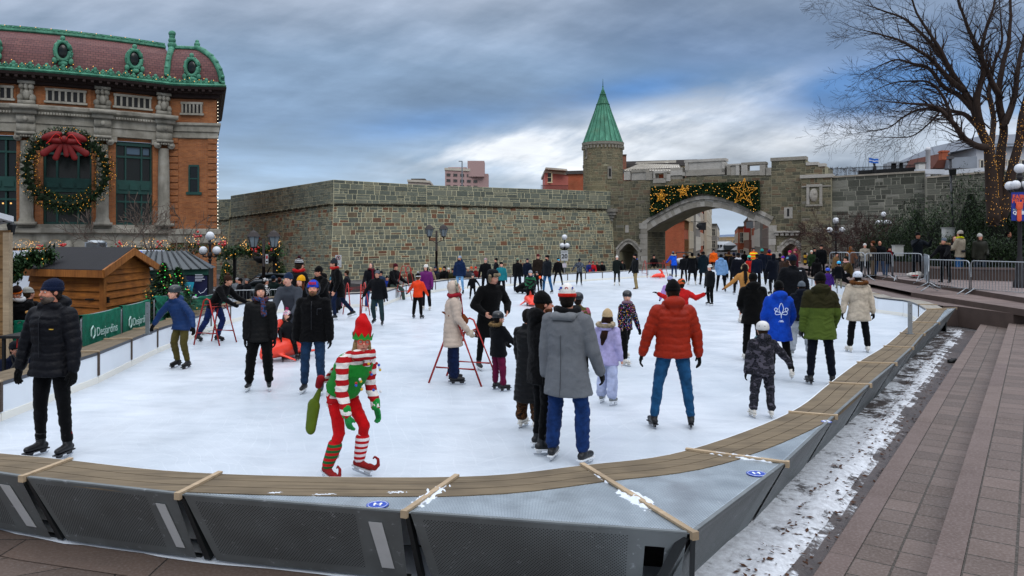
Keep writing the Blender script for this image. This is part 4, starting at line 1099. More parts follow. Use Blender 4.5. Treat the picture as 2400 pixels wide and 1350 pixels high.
def gt(px):
 k=(px-CX)/F;return(k*GA.y-GA.x)/(GD.x-k*GD.y)
def gy(px):return GA.y+GD.y*gt(px)
def gz(px,py):return zat(py,gy(px))
def gp(t,z,out=0):return GA+GD*t+GN*out+V((0,0,z))
def gpx(px,py,out=0):return gp(gt(px),gz(px,py),out)
gate=thing('city_gate','old stone city gate with a wide flattened arch and crenellated parapet','gate',(16,58,-.14))
arch_px=[(1518,541),(1540,526),(1563,514),(1584,503),(1604,494),(1626,487),(1652,483),(1680,486),(1708,492),(1730,499),(1750,507),(1776,518),(1802,531)]
arch=catmull([V((gt(a),0,gz(a,b)))for a,b in arch_px],3)
tA,tB=arch[0].x,arch[-1].x
GT=4.4
def arch_z(t):
 if t<tA or t>tB:return-9
 for a,b in zip(arch,arch[1:]):
  if a.x<=t<=b.x:return lerp(a.z,b.z,(t-a.x)/(b.x-a.x))
 return-9
def door(px0,px1,spring,apex):
 t0,t1=gt(px0),gt(px1);tm=(t0+t1)/2;zs,za=gz((px0+px1)/2,spring),gz((px0+px1)/2,apex)
 return t0,t1,zs,za
def door_z(D,t):
 t0,t1,zs,za=D
 if t<=t0 or t>=t1:return-9
 f=abs(2*(t-t0)/(t1-t0)-1);return zs+(za-zs)*(1-f**1.6)
dL,dR=door(1452,1496,590,570),door(1832,1877,588,570)
tops=[(1405,1462,424),(1462,1605,422),(1605,1808,411),(1808,1888,376),(1888,1934,388)]
core=MB();st=MB();zg=-.14
def colz(t):return max(arch_z(t),door_z(dL,t),door_z(dR,t),zg)
for x0,x1,ty in tops:
 t0,t1=gt(x0),gt(x1);zt=gz((x0+x1)/2,ty);ts=sorted(set([t0,t1]+[t for t in[a.x for a in arch]+[lerp(dL[0],dL[1],i/10)for i in range(11)]+[lerp(dR[0],dR[1],i/10)for i in range(11)]if t0<t<t1]))
 for a,b in zip(ts,ts[1:]):
  m_=(a+b)/2;op=colz(m_)>zg
  za=zb_=zg
  if op:
   za,zb_=max(colz(a+1e-4),colz(m_)-.4),max(colz(b-1e-4),colz(m_)-.4)
  dep=GT if x0<1900 else 3
  core.hexa([gp(a,za),gp(b,zb_),gp(b,zb_,-dep),gp(a,za,-dep)],[gp(a,zt),gp(b,zt),gp(b,zt,-dep),gp(a,zt,-dep)])
 L=t1-t0
 def skip(a,b,c,d,t0=t0):
  for q in(t0+a,t0+(a+b)/2,t0+b):
   if colz(q)+.02>c+zg and colz(q)>zg:return True
  return False
 lay(st,courses(0,L,0,zt-zg,wr,(.2,.34),(.25,.7),.03),lambda u,v,o,t0=t0:gp(t0+u,zg+v,o),wr,skip=skip)
core.build('core_wall',M_MORT2,gate)
jb=MB();lay(jb,courses(0,GT,0,arch[0].z-zg-.05,wr,(.25,.4),(.4,.9),.03),lambda u,v,o:gp(tA,zg+v,0)+GAX*u+GD*o,wr,dist=lambda q,r_:q*.6)
lay(jb,courses(0,GT,0,arch[-1].z-zg-.05,wr,(.25,.4),(.4,.9),.03),lambda u,v,o:gp(tB,zg+v,0)+GAX*u-GD*o,wr)
jb.build('passage_side',M_GATE,gate);st.build('stone_facing',M_GATE,gate)
def moulding(mb,pts,w0,w1,out,dep):
 n=len(pts)
 for i in range(n-1):
  a,b=pts[i],pts[i+1]
  def nrm(j):
   p,q=pts[max(0,j-1)],pts[min(n-1,j+1)];e=(q-p).normalized();return V((-e.z,0,e.x))
  na,nb=nrm(i),nrm(i+1)
  def g3(p,nn_,w,o):return gp(p.x+nn_.x*w,p.z+nn_.z*w,o)
  q=wr.random();s0=len(mb.f)
  mb.hexa([g3(a,na,w0,out-dep),g3(b,nb,w0,out-dep),g3(b,nb,w0,out),g3(a,na,w0,out)],[g3(a,na,w1,out-dep),g3(b,nb,w1,out-dep),g3(b,nb,w1,out),g3(a,na,w1,out)])
  for k in range(s0,len(mb.f)):mb.col[k]=(q,q,q)
mo=MB();moulding(mo,arch,-.02,.36,.10,.5);moulding(mo,arch,.37,.52,.05,.3);moulding(mo,arch,.53,.80,.16,.4)
for t0_,side_ in((tA,-1),(tB,1)):
 z=zg
 while z<arch[0].z+.2:
  h=wr.uniform(.38,.5);w=wr.uniform(.45,.75);c=gp(t0_+side_*w/2,z+h/2,.0);q=wr.random();s0=len(mo.f)
  mo.box(c+GN*.02,(w,.22,h-.02),math.atan2(GD.y,GD.x))
  for k in range(s0,len(mo.f)):mo.col[k]=(q,q,q)
  z+=h
for D in(dL,dR):
 pp=[V((lerp(D[0],D[1],i/12),0,max(D[2],door_z(D,lerp(D[0],D[1],max(.001,min(.999,i/12)))))))for i in range(13)]
 moulding(mo,pp,-.02,.22,.06,.3);moulding(mo,pp,.23,.38,.14,.3)
 for t0_,s_ in((D[0],-1),(D[1],1)):
  z=zg
  while z<D[2]+.1:
   h=wr.uniform(.3,.42);w=wr.uniform(.2,.38);q=wr.random();s0=len(mo.f);mo.box(gp(t0_+s_*w/2,z+h/2,.02),(w,.16,h-.02),math.atan2(GD.y,GD.x))
   for k in range(s0,len(mo.f)):mo.col[k]=(q,q,q)
   z+=h
mo.build('arch_moulding',M_LIME,gate)
pb=MB();gang=math.atan2(GD.y,GD.x)
def gbox(x0,x1,y0,y1,out=.08,dep=.9,mb=pb):
 xm=(x0+x1)/2;t0,t1=gt(x0),gt(x1);z0,z1=gz(xm,y1),gz(xm,y0);q=wr.random();s0=len(mb.f)
 mb.hexa([gp(t0,z0,out),gp(t1,z0,out),gp(t1,z0,out-dep),gp(t0,z0,out-dep)],[gp(t0,z1,out),gp(t1,z1,out),gp(t1,z1,out-dep),gp(t0,z1,out-dep)])
 for k in range(s0,len(mb.f)):mb.col[k]=(q,q,q)
for b in((1463,1478,402,422),(1480,1514,397,404),(1514,1532,402,422),(1531,1561,418,429),(1529,1536,405,420),(1556,1563,404,420),(1529,1563,400,406),(1562,1572,408,425),(1572,1600,400,411),(1572,1600,393,400),(1604,1701,373,379),(1606,1613,379,404),(1692,1699,379,404),(1606,1699,397,411),(1702,1734,384,388),(1704,1712,388,411),(1725,1733,388,411),(1737,1795,380,386),(1738,1752,386,411),(1781,1794,386,411),(1752,1781,400,411),(1796,1808,393,411),(1600,1608,404,412),(1806,1890,368,376),(1889,1918,380,387),(1918,1935,383,390)):gbox(*b)
for b in((1613,1692,379,397),(1712,1725,390,411),(1480,1514,404,422),(1572,1600,411,422)):gbox(*b,out=.0,dep=.6)
pb.build('parapet',M_LIME,gate)
ps=MB();pc=MB();t0,t1=gt(1881),gt(1950);zt=gz(1915,412)
pc.hexa([gp(t0,zg,.5),gp(t1,zg,.5),gp(t1,zg,-2),gp(t0,zg,-2)],[gp(t0,zt,.5),gp(t1,zt,.5),gp(t1,zt,-2),gp(t0,zt,-2)])
lay(ps,courses(0,t1-t0,0,zt-zg,wr,(.2,.34),(.25,.7),.03),lambda u,v,o:gp(t0+u,zg+v,.5+o),wr)
lay(ps,courses(0,.5,0,zt-zg,wr,(.2,.34),(.25,.7),.03),lambda u,v,o:gp(t0-o,zg+v,u),wr)
pr=pc.build('pier',M_MORT2,gate);ps.build('pier_facing',M_GATE,pr)
tr=MB();gbox(1878,1953,410,418,.62,1.4,tr);gbox(1881,1950,436,439,.58,.1,tr);gbox(1815,1880,541,545,.35,.4,tr);gbox(1420,1437,488,492,.3,.35,tr)
for x in(1818,1830,1842,1854,1866):gbox(x,x+8,545,552,.25,.3,tr)
for x0,x1,y0,y1 in((1838,1858,486,512),(1466,1474,528,545)):gbox(x0,x1,y0,y1,.06,.1,tr)
for x0,x1,y in((1409,1448,490),(1413,1445,497),(1418,1441,504),(1423,1437,511)):gbox(x0,x1,y,y+7,.5-(y-490)*.02,.6,tr)
tr.build('string_course',M_LIME,gate)
sl=MB();gbox(1845,1850,489,507,.075,.02,sl);sl.build('slit_window',M_BLACK,gate)
ca=MB()
gbox(1891,1931,480,484,.62,.15,ca);gbox(1893,1900,437,480,.60,.12,ca);gbox(1923,1930,437,480,.60,.12,ca);gbox(1893,1930,433,439,.62,.14,ca)
c=gpx(1911,458,.52);ca.ball(c,(.34,.14,.48),14,10,None);ca.ball(c+V((0,-.06,.12)),(.16,.12,.16),10,8);ca.ball(c+V((0,-.05,-.16)),(.2,.1,.12),10,8)
ca.build('coat_of_arms',M_LIME,gate)
tc_=W(1413,63.4);tr_=1.66;T=thing('gate_turret','round stone turret with a green copper witch-hat spire left of the gate arch','tower',(tc_.x,tc_.y,3))
zt=zat(331,62);m=MB();m.lathe([(tr_,2),(tr_,zt)],(tc_.x,tc_.y,0),40);m.build('turret_core',M_MORT2,T)
m=MB();circ=2*pi*tr_
lay(m,courses(0,circ*.5,0,zt-2,wr,(.17,.3),(.2,.5),.03),lambda u,v,o:tc_+V(((tr_+o)*cos(pi+u/tr_*1.0),(tr_+o)*sin(pi+u/tr_*1.0),2+v)),wr,dist=lambda q,r_:.25+q*.6)
m.build('stone_facing',M_GATE,T)
m=MB();m.lathe([(tr_+.02,zt-.3),(tr_+.1,zt-.22),(tr_+.12,zt-.02),(tr_+.14,zt),(tr_-.2,zt)],(tc_.x,tc_.y,0),40)
for k in range(36):
 a=2*pi*k/36;m.box(tc_+V(((tr_+.07)*cos(a),(tr_+.07)*sin(a),zt-.42)),(.12,.14,.22),a+pi/2)
m.build('corbel_ring',M_LIME,T)
def coppers():
 t=NT('verdigris_copper');v=t.coord();n=t.noise(t.coord('Object',(1,1,.35)),3.2,6,.6);n2=t.noise(v,1.1,4)
 c=t.ramp(n,[(.28,(.025,.11,.07)),(.5,(.05,.20,.125)),(.72,(.10,.31,.20))]);c=t.mix(t.ramp(n2,[(.55,0.),(.8,.5)]),c,(.10,.12,.06))
 t.set(c,.6,0,.3);return t.m
M_COP=coppers()
M_COPD=mat('#1f5a40',.6,0,.5,3)
sp=MB();prof=[(1.76,0),(1.70,.05),(1.56,.42),(1.30,1.25),(1.0,2.2),(.74,3.0),(.53,3.75),(.50,3.80),(.36,4.25),(.22,4.75),(.09,5.2),(.03,5.6)]
hsc=(zat(193,62)-zt)/5.6
sp.lathe([(r_,zt+z*hsc)for r_,z in prof],(tc_.x,tc_.y,0),20)
so=sp.build('spire',M_COP,T)
sp=MB()
for k in range(20):
 a=2*pi*k/20;sp.tube([tc_+V((r_*cos(a)*1.005,r_*sin(a)*1.005,zt+z*hsc))for r_,z in prof[1:11]],.028,4)
for r_,z in((.54,3.78),(.24,4.75)):sp.lathe([(r_,zt+z*hsc-.05),(r_+.05,zt+z*hsc),(r_,zt+z*hsc+.05)],(tc_.x,tc_.y,0),20)
sp.tube([tc_+V((0,0,zt+5.5*hsc)),tc_+V((0,0,zt+5.5*hsc+.7))],[.03,.015],6);sp.ball(tc_+V((0,0,zt+5.55*hsc)),.06,8,6)
sp.build('standing_seams',M_COPD,so,True)
m=MB();m2=MB()
for px,py,hw,hh in((1423,405,4,11),(1372,357,2.5,10)):
 k=(px-1413)/F*62/tr_;a=-pi/2+math.asin(max(-.95,min(.95,k)));z=zat(py,62);n_=V((cos(a),sin(a),0))
 m.box(tc_+n_*(tr_+.03)+V((0,0,z)),(hw*2.6*.035,.1,hh*2.7*.035),a+pi/2);m2.box(tc_+n_*(tr_+.075)+V((0,0,z)),(hw*.035*1.3,.03,hh*1.7*.035),a+pi/2)
m.build('window_surround',M_LIME,T);m2.build('slit_window',M_BLACK,T)
def leaves(m,c,rad,n,size,r,dirs=None,k2=0.0,shell=.0):
 for _ in range(n):
  while True:
   p=V((r.uniform(-1,1),r.uniform(-1,1),r.uniform(-1,1)))
   if shell<p.length<1:break
  p=V(c)+V((p.x*rad[0],p.y*rad[1],p.z*rad[2]));a=V((r.gauss(0,1),r.gauss(0,1),r.gauss(0,1))).normalized();b=frame(a)[0];s=size*r.uniform(.5,1.3)
  if k2:m.k=1 if r.random()<k2 else 0
  m.face([p-a*s,p-b*s*.35,p+a*s,p+b*s*.35])
 m.k=0
M_FIR=mat('#1c3a1b',.8,0,.6,4);M_FIR2=mat('#2f4a20',.8,0,.5,4);M_YEW=mat('#15250f',.8,0,.5,3);M_YEW2=mat('#263c14',.8,0,.5,3)
WARM=glow('#ffb850',1.1);WARM2=glow('#ffc070',1.2);GRN=glow('#50ff70',1.5)
def bulbs(pts,r,m,parent,name='light_string'):
 b=MB()
 for p in pts:b.octa(p,r)
 return b.build(name,m,parent)
gl=thing('arch_garland','dark evergreen garland with gold stars over the gate arch','garland',tuple(gpx(1655,440,.2)))
outl=[(1528,438),(1648,433),(1651,430),(1782,424),(1784,492)]
bot=[(1770,497),(1729,476),(1690,462),(1652,453),(1625,459),(1584,476),(1542,501),(1526,508)]
gpoly=[(gt(x),gz(x,y))for x,y in outl+bot]
def inpoly(x,y,P_):
 c=False;j=len(P_)-1
 for i in range(len(P_)):
  if(P_[i][1]>y)!=(P_[j][1]>y)and x<(P_[j][0]-P_[i][0])*(y-P_[i][1])/(P_[j][1]-P_[i][1])+P_[i][0]:c=not c
  j=i
 return c
m=MB();m.prism([gp(t,z,.18)for t,z in gpoly],GN*.12);m.build('backing_net',M_YEW,gl)
m=MB();xs=[p[0]for p in gpoly];zs=[p[1]for p in gpoly];lp=[]
while len(m.f)<9000:
 t,z=wr.uniform(min(xs),max(xs)),wr.uniform(min(zs),max(zs))
 if not inpoly(t,z,gpoly):continue
 c=gp(t,z,.34+wr.uniform(-.05,.1));a=V((wr.gauss(0,1),wr.gauss(-.6,.8),wr.gauss(-.3,1))).normalized();b=frame(a)[0];s=wr.uniform(.05,.13);m.k=1 if wr.random()<.35 else 0
 m.face([c-a*s,c-b*s*.3,c+a*s,c+b*s*.3])
 if len(lp)<170 and wr.random()<.03:lp.append(gp(t,z,.50))
m.build('foliage',[M_FIR,M_FIR2],gl);bulbs(lp,.026,WARM,gl)
for px,py,R0,rot in((1555,461,.52,.1),(1606,449,.48,-.1),(1747,451,.98,.06)):
 c=(gt(px),gz(px,py));R0*=1.05;pts=[(c[0]+R0*(1 if k%2==0 else .42)*sin(rot+pi*k/5),c[1]+R0*(1 if k%2==0 else .42)*cos(rot+pi*k/5))for k in range(10)]
 m=MB()
 for k in range(10):
  m.tube([gp(*pts[k],.55),gp(*pts[(k+1)%10],.55)],.032,5);
  if k%2==0:m.tube([gp(*pts[k],.55),gp(c[0],c[1],.62)],.02,5)
 s_=m.build('star',glow('#c98f2a',.10),gl);ll=[]
 for k in range(10):
  for j in range(int(2+R0*2)):
   f=wr.random();q=wr.random()*.7;a,b=pts[k],pts[(k+1)%10];x,z=lerp(a[0],b[0],f),lerp(a[1],b[1],f);ll.append(gp(lerp(x,c[0],q),lerp(z,c[1],q),.6))
 bulbs(ll,.022,glow('#d79a30',1.2),s_)
def windowed(T,a,b,z0,z1,rows,cols_,fr='#b9b0a0',sill=True,wfrac=.5,hfrac=.6,glass=None):
 "a flat facade of windows between ground points a-b"
 d=(b-a);L=d.length;d=d/L;nr=V((d.y,-d.x,0));nr=nr if nr.dot(-a)>0 else-nr;ang=math.atan2(d.y,d.x)
 cw,rh=L/cols_,(z1-z0)/rows
 for i in range(cols_):
  for j in range(rows):
   c=a+d*(cw*(i+.5))+V((0,0,z0+rh*(j+.5)-a.z));f=MB();w,h=cw*wfrac,rh*hfrac;e=min(.12,w*.12)
   for dx,dz,sx,sz in((0,h/2,w+e,e),(0,-h/2,w+e*1.6,e),(-w/2,0,e,h),(w/2,0,e,h),(0,0,e*.6,h),(0,h*.05,w,e*.6)):f.box(c+d*dx+V((0,0,dz))+nr*.05,(sx,.1,sz),ang)
   o=f.build('window',mat(fr,.7),T);g_=MB();g_.box(c+nr*.02,(w-e,.03,h-e),ang);g_.build('pane',mat('#141a1e',.12,0,spec=.8),o)
def brick_mat(name,c1,c2,mo,bw=.24,bh=.08):
 t=NT(name);tc=t.n('ShaderNodeTexCoord');br=t.n('ShaderNodeTexBrick');br.inputs['Scale'].default_value=1;br.inputs['Brick Width'].default_value=bw;br.inputs['Row Height'].default_value=bh;br.inputs['Mortar Size'].default_value=.008
 br.inputs['Color1'].default_value=lin(c1);br.inputs['Color2'].default_value=lin(c2);br.inputs['Mortar'].default_value=lin(mo);t.l(tc.outputs['UV'],br.inputs[0])
 v=t.coord();n=t.noise(v,.9,6,.6);n3=t.noise(v,5,4)
 c=t.mix(t.ramp(n,[(.4,0.),(.7,.45)]),br.outputs[0],(.10,.035,.015));c=t.mix(t.ramp(n3,[(.5,0.),(.8,.35)]),c,(.36,.17,.08));t.set(c,.85,0,.2);t.bump(br.outputs['Fac'],.4,.01);return t.m
M_BRICK=brick_mat('orange_brick',(.27,.085,.028),(.40,.14,.045),(.25,.17,.11))
M_BRICKR=brick_mat('red_brick',(.38,.075,.03),(.45,.10,.04),(.3,.15,.1))
M_BRICKD=brick_mat('brown_brick',(.16,.055,.035),(.24,.08,.05),(.2,.16,.13))
M_PINK=mat('#b4695f',.8,0,.15,1);M_WROOF=mat('#b7b0a2',.6,0,.2,2)
def block(name,label,pts,z0,z1,mt,roof=None,rows=0,cols_=None,roofh=.3,cat='building',over=.25,fr='#c9c2b2',hfrac=.6,wfrac=.5,faces=None):
 "building with footprint pts"
 c=sum(pts,V((0,0,0)))/len(pts);T=thing(name,label,cat,(c.x,c.y,z0));m=MB();n=len(pts)
 b=[V((p.x,p.y,z0))for p in pts];t=[V((p.x,p.y,z1))for p in pts];m.hexa(b,t)if n==4 else m.prism(b,V((0,0,z1-z0)));m.build('wall',mt,T)
 m=MB();o=[c+(p-c)*(1+over/max(1,(p-c).length))for p in pts];m.hexa([V((p.x,p.y,z1+.002))for p in o],[V((p.x,p.y,z1+roofh))for p in o]);m.build('roof',roof or M_WROOF,T)
 if rows:
  for i in range(n):
   if faces is not None and i not in faces:continue
   a,b_=pts[i],pts[(i+1)%n];d=b_-a;nr=V((d.y,-d.x,0));nr=nr if nr.dot((a+b_)/2-c)>0 else-nr
   if nr.dot(-(a+b_)/2)>0:windowed(T,V((a.x,a.y,z0)),V((b_.x,b_.y,z0)),z0+(z1-z0)*.05,z1-.3,rows,cols_ or max(1,int(d.length/2.6)),fr,hfrac=hfrac,wfrac=wfrac)
 return T
def rect(px0,px1,Y,dep,skew=0):a,b=W(px0,Y),W(px1,Y+skew);n_=V((0,dep,0));k=1+dep/Y*.3;return[a,b,V((b.x*k,b.y+dep,0)),V((a.x*k,a.y+dep,0))]
def on(px0,px1,y0,y1,Y):return zat(y1,Y),zat(y0,Y)
T=block('pink_building','flat topped pink concrete building far beyond the bastion wall',rect(1043,1122,150,12,3),zat(445,150),zat(399,150),mat('#a88c88',.8,0,.15,.6),M_WROOF,3,5,.5,fr='#5d5a58',hfrac=.4)
m=MB();m.box(W(1113,148)+V((0,6,zat(400,150)+.6)),(3.4,4,3.2));m.box(W(1068,150)+V((0,6,zat(396,150)+.3)),(3.8,3,1.0));m.build('roof_hut',mat('#a88c88',.8),T)
m=MB();m.box(W(1128,150)+V((0,5,zat(425,150))),(2.6,4,3.6));m.build('side_wing',mat('#a88c88',.8),T)
T=thing('light_mast','tall thin grey mast in front of the pink concrete building','mast',tuple(W(1083,100)+V((0,0,5))));m=MB();m.tube([W(1083,100)+V((0,0,4)),W(1083,100)+V((0,0,zat(378,100)))],[.12,.08],8);m.build('pole',M_GALV,T)
m=MB();m.box(W(1081,100)+V((-.1,0,zat(378,100))),(.5,.2,.12));m.build('lamp_head',M_GALV,T)
T=block('low_building','small flat pavilion roof peeking over the bastion wall left of the mast',rect(956,1006,120,8,2),zat(450,120),zat(426,120),mat('#9a9088',.8),M_WROOF,1,5,.35)
m=MB();m.box(W(976,122)+V((0,3,zat(423,120)+.3)),(2.3,2,.7));m.build('roof_hut',mat('#4d4a46',.8),T)
T=block('pink_building','salmon pink building with two pale framed windows left of the turret',rect(1277,1380,92,10,6),zat(455,92),zat(405,92),M_PINK,M_WROOF,0)
m=MB()
m.hexa([W(1277,91)+V((0,0,zat(398,92))),W(1330,93)+V((0,0,zat(398,92))),W(1330,100)+V((0,0,zat(398,92))),W(1277,100)+V((0,0,zat(398,92)))],[W(1279,91)+V((0,0,zat(394,92))),W(1329,93)+V((0,0,zat(394,92))),W(1329,100)+V((0,0,zat(394,92))),W(1279,100)+V((0,0,zat(394,92)))])
m.build('raised_roof',M_WROOF,T)
for px in(1286,1352):
 Yw=92+(px-1277)/103*6-.1;f=MB();c=W(px,Yw)+V((0,0,zat(416 if px<1300 else 415,Yw)))
 for dx,dz,sx,sz in((0,.62,.85,.12),(0,-.62,.95,.12),(-.38,0,.12,1.2),(.38,0,.12,1.2),(0,0,.7,.06)):f.box(c+V((dx,-.05,dz)),(sx,.12,sz))
 o=f.build('window',mat('#d9cfa8',.7),T);f=MB();f.box(c+V((0,-.02,0)),(.72,.04,1.2));f.build('pane',mat('#1c2a26',.15),o)
T=thing('roof_railing','dark iron railing on the terrace in front of the salmon pink building','railing',tuple(W(1335,89)+V((0,0,zat(446,89)))));m=MB()
a,b=W(1268,89),W(1368,90);z0,z1=zat(449,89),zat(434,89);m.hexa([a+V((0,0,z0-1)),b+V((0,0,z0-1)),b+V((0,2,z0-1)),a+V((0,2,z0-1))],[a+V((0,0,z0+.3)),b+V((0,0,z0+.3)),b+V((0,2,z0+.3)),a+V((0,2,z0+.3))]);m.build('ledge',mat('#8b3c30',.8),T)
m=MB();m.bar(a+V((0,0,z1)),b+V((0,0,z1)),.05)
for i in range(60):p=a.lerp(b,i/59);m.bar(p+V((0,0,z0)),p+V((0,0,z1)),.03)
m.build('bars',M_BLACK,T)
T=block('pink_building','salmon pink house with a pale hipped tin roof behind the gate parapet',rect(1494,1582,88,8,-2),zat(430,88),zat(386,88),M_PINK,M_WROOF,0)
m=MB();e=[P(1492,385,88),P(1584,385,86),P(1584,385,86)+V((3,9,0)),P(1492,385,88)+V((3,9,0))];r0,r1=P(1500,379,88)+V((1,4,0)),P(1562,367,88)+V((1,4,0));m.face([e[0],e[1],r1,r0]);m.face([e[1],e[2],r1]);m.face([e[2],e[3],r0,r1]);m.face([e[3],e[0],r0]);m.build('hipped_roof',M_WROOF,T)
f=MB();c=P(1572,388,86.2);f.box(c,(1.2,.1,.75));o=f.build('window',mat('#e4e0d4',.7),T)
for dx in(-.27,.27):f=MB();f.box(c+V((dx,-.07,0)),(.36,.04,.42));f.build('pane',mat('#20262a',.15),o)
T=thing('tin_roof','wide pale ribbed tin roof rising behind the gate parapet right of the turret','roof',tuple(P(1520,420,80)));m=MB()
A,B,C,D=P(1462,400,76),P(1600,400,74),P(1590,386,84),P(1500,384,84);m.face([A,B,C,D]);m.face([A,D,P(1462,402,84)]);m.build('sheet',M_WROOF,T)
m=MB()
for i in range(22):m.tube([A.lerp(B,i/21)+V((0,0,.03)),D.lerp(C,i/21)+V((0,0,.03))],.04,4)
m.build('seam',mat('#8f897c',.6),T)
T=block('brick_chimney_block','small brick stair tower beside the turret',rect(1459,1468,84,2),zat(400,84),zat(365,84),M_BRICKD,mat('#3a2a24'),0,roofh=.15,over=.1)
SDV=V((.275,.961,0));L0=W(1603,76);R0_=W(1806,74)
def street(side,label,d0,d1,ztop,mt,rows,cols_,fr='#c9c2b2',roof=None,proud=0,name='town_house'):
 o=L0 if side<0 else R0_;n_=V((SDV.y,-SDV.x,0))*side;a,b=o+SDV*d0-n_*proud,o+SDV*d1-n_*proud
 pts=[a,b,b+n_*12,a+n_*12];return block(name,label,pts,-3,ztop,mt,roof or mat('#4a4644',.8),rows,cols_,.35,over=.3,fr=fr,faces=[0,3]if rows else None)
M_GREYST=mat('#8d8a84',.85,0,.4,1.2);M_CREAM=mat('#b3a284',.85,0,.3,1)
T=street(-1,'orange painted brick corner building seen through the arch',0,9,9.5,M_BRICKR,0,0)
n_=V((-SDV.y,SDV.x,0));m=MB();a=L0;m.bar(a-SDV*.12+V((.1,0,4.75)),a+n_*9-SDV*.12+V((0,0,4.75)),.3,.45);m.bar(a-n_*.12+V((0,0,4.75)),a+SDV*9-n_*.12+V((0,0,4.75)),.3,.45);m.build('string_course',M_CREAM,T)
windowed(T,a+SDV*.6+V((0,0,-.14)),a+SDV*8.4+V((0,0,-.14)),.2,9,3,3,'#6a4a2a')
street(-1,'cream stone shop building behind the orange brick corner',9.2,20,11,M_CREAM,4,4,proud=.1)
street(-1,'grey stone town house with tall white windows on the left of the street',20.3,38,12.5,M_GREYST,5,6,'#e0dcd2',proud=.4)
street(-1,'red brick town house left of the street, further off',38.3,60,11.5,M_BRICKR,4,7,proud=.2)
street(-1,'tall beige apartment block closing the left side of the street',60.5,110,14,mat('#c2b7a2',.85),6,8,proud=.8,name='apartment_block')
street(-1,'farthest grey houses on the left of the street',111,190,6.5,M_GREYST,3,8,proud=2)
street(1,'dark red brick town house inside the right side of the arch',3,16,8.2,M_BRICKD,3,5,'#8a8078')
street(1,'grey town house with pale dormers on the right of the street',16.3,34,8.4,M_GREYST,3,6,'#dcd8ce',proud=.3)
street(1,'red brick town house with white windows on the right of the street',34.3,60,7.6,M_BRICKR,3,7,'#dcd8ce',proud=-.2)
street(1,'low brown houses on the right of the street',60.3,100,6.6,M_BRICKD,2,8,proud=.3)
street(1,'farthest brick houses on the right of the street',101,170,5.6,M_BRICKR,2,8,proud=1.5)
for i,(d,z,lb)in enumerate(((18,5.4,'white'),(26,4.6,'grey'),(40,4.2,'red'))):
 p=R0_+SDV*d+V((-SDV.y,SDV.x,0))*1.2;T=thing('hanging_sign',lb+' shop sign board hanging over the right side of the street','sign',(p.x,p.y,z));m=MB();m.box(V((p.x,p.y,z)),(.9,.08,.9),math.atan2(SDV.y,SDV.x)+pi/2);m.build('board',mat({'white':'#d5d5d0','grey':'#7b8085','red':'#9a2a1c'}[lb],.6),T)
 m=MB();m.bar(V((p.x-.6,p.y,z+.5)),V((p.x+1.3,p.y,z+.5)),.05);m.build('bracket',M_BLACK,T)
for i,(d,z)in enumerate(((12,4.2),(24,4.4))):
 p=L0+SDV*d+V((SDV.y,-SDV.x,0))*1.1;T=thing('hanging_sign',('black oval','dark square')[i]+' shop sign on the left side of the street','sign',(p.x,p.y,z));m=MB();m.ball(V((p.x,p.y,z)),(.35,.08,.3),14,8)if i==0 else m.box(V((p.x,p.y,z)),(1,.1,1));m.build('board',mat('#1a1d22',.6),T);m=MB();m.bar(V((p.x-1.2,p.y,z+.5)),V((p.x+.6,p.y,z+.5)),.05);m.build('bracket',M_BLACK,T)
T=thing('manor_house','long house with a white mansard roof and dormers closing the street','house',tuple(W(1705,190)+V((0,0,-3))))
a,b=W(1668,190),W(1742,186);ze,zr=zat(586,190),zat(566,190);dp=V((2,14,0));m=MB();m.hexa([a+V((0,0,-6)),b+V((0,0,-6)),b+dp+V((0,0,-6)),a+dp+V((0,0,-6))],[a+V((0,0,ze)),b+V((0,0,ze)),b+dp+V((0,0,ze)),a+dp+V((0,0,ze))]);m.build('wall',mat('#5c5d55',.85,0,.3,.4),T)
m=MB();i_=V((2.4,2.6,0));j_=V((-2.4,2.6,0));m.hexa([a+V((-.4,-.4,ze)),b+V((.4,-.4,ze)),b+dp+V((.4,.4,ze)),a+dp+V((-.4,.4,ze))],[a+i_+V((0,0,zr)),b+j_+V((0,0,zr)),b+dp+V((-2.4,-2.6,zr)),a+dp+V((2.4,-2.6,zr))]);r_o=m.build('roof',mat('#c4cbd0',.6,0,.15,.4),T)
for px in(1676,1683,1690,1699):m=MB();m.box(P(px,577,189),(.5,.5,.8));m.build('dormer',mat('#3a4045',.6),r_o)
m=MB();m.box(P(1712,580,188),(3.2,1.5,1.1));m.build('roof_hut',mat('#4a5358',.7),r_o)
for i in range(6):m=MB();m.box(P(1675+i*11,600,188.2)-V((0,0,0)),(.9,.1,1.6));m.build('window',mat('#20242a',.2),T)
block('long_warehouse','beige brick block standing left of the row of brick houses, far down the street',rect(1704,1742,330,20),-6,zat(556,330),mat('#a88d66',.85,0,.2,.2),M_WROOF,2,6)
m=MB();n1_,n2_=120,6;vs=[]
for j in range(n2_+1):
 for i in range(n1_+1):
  x=-400+2600*i/n1_;yy=2600+900*j/n2_;hgt=26+26*max(0,min(1,(x-760)/500))+8*noise.noise(V((x*.004,yy*.003,0)))+2.5*noise.noise(V((x*.03,yy*.03,0)));hh=hgt*sin(pi*min(.5,j/n2_*.9))-3
  vs.append(V((x,yy,hh)))
m.idx(vs,[(j*(n1_+1)+i,j*(n1_+1)+i+1,(j+1)*(n1_+1)+i+1,(j+1)*(n1_+1)+i)for j in range(n2_)for i in range(n1_)])
t_=NT('haze_tinted_woods');v_=t_.coord();c_=t_.mix(t_.ramp(t_.noise(v_,.012,8,.7),[(.4,0.),(.65,1.)]),(.055,.10,.19),(.13,.16,.22));t_.set(c_,.9);m.build('hill',t_.m,None,True,kind='structure')  # blue of the distant air is painted into the woodland colour
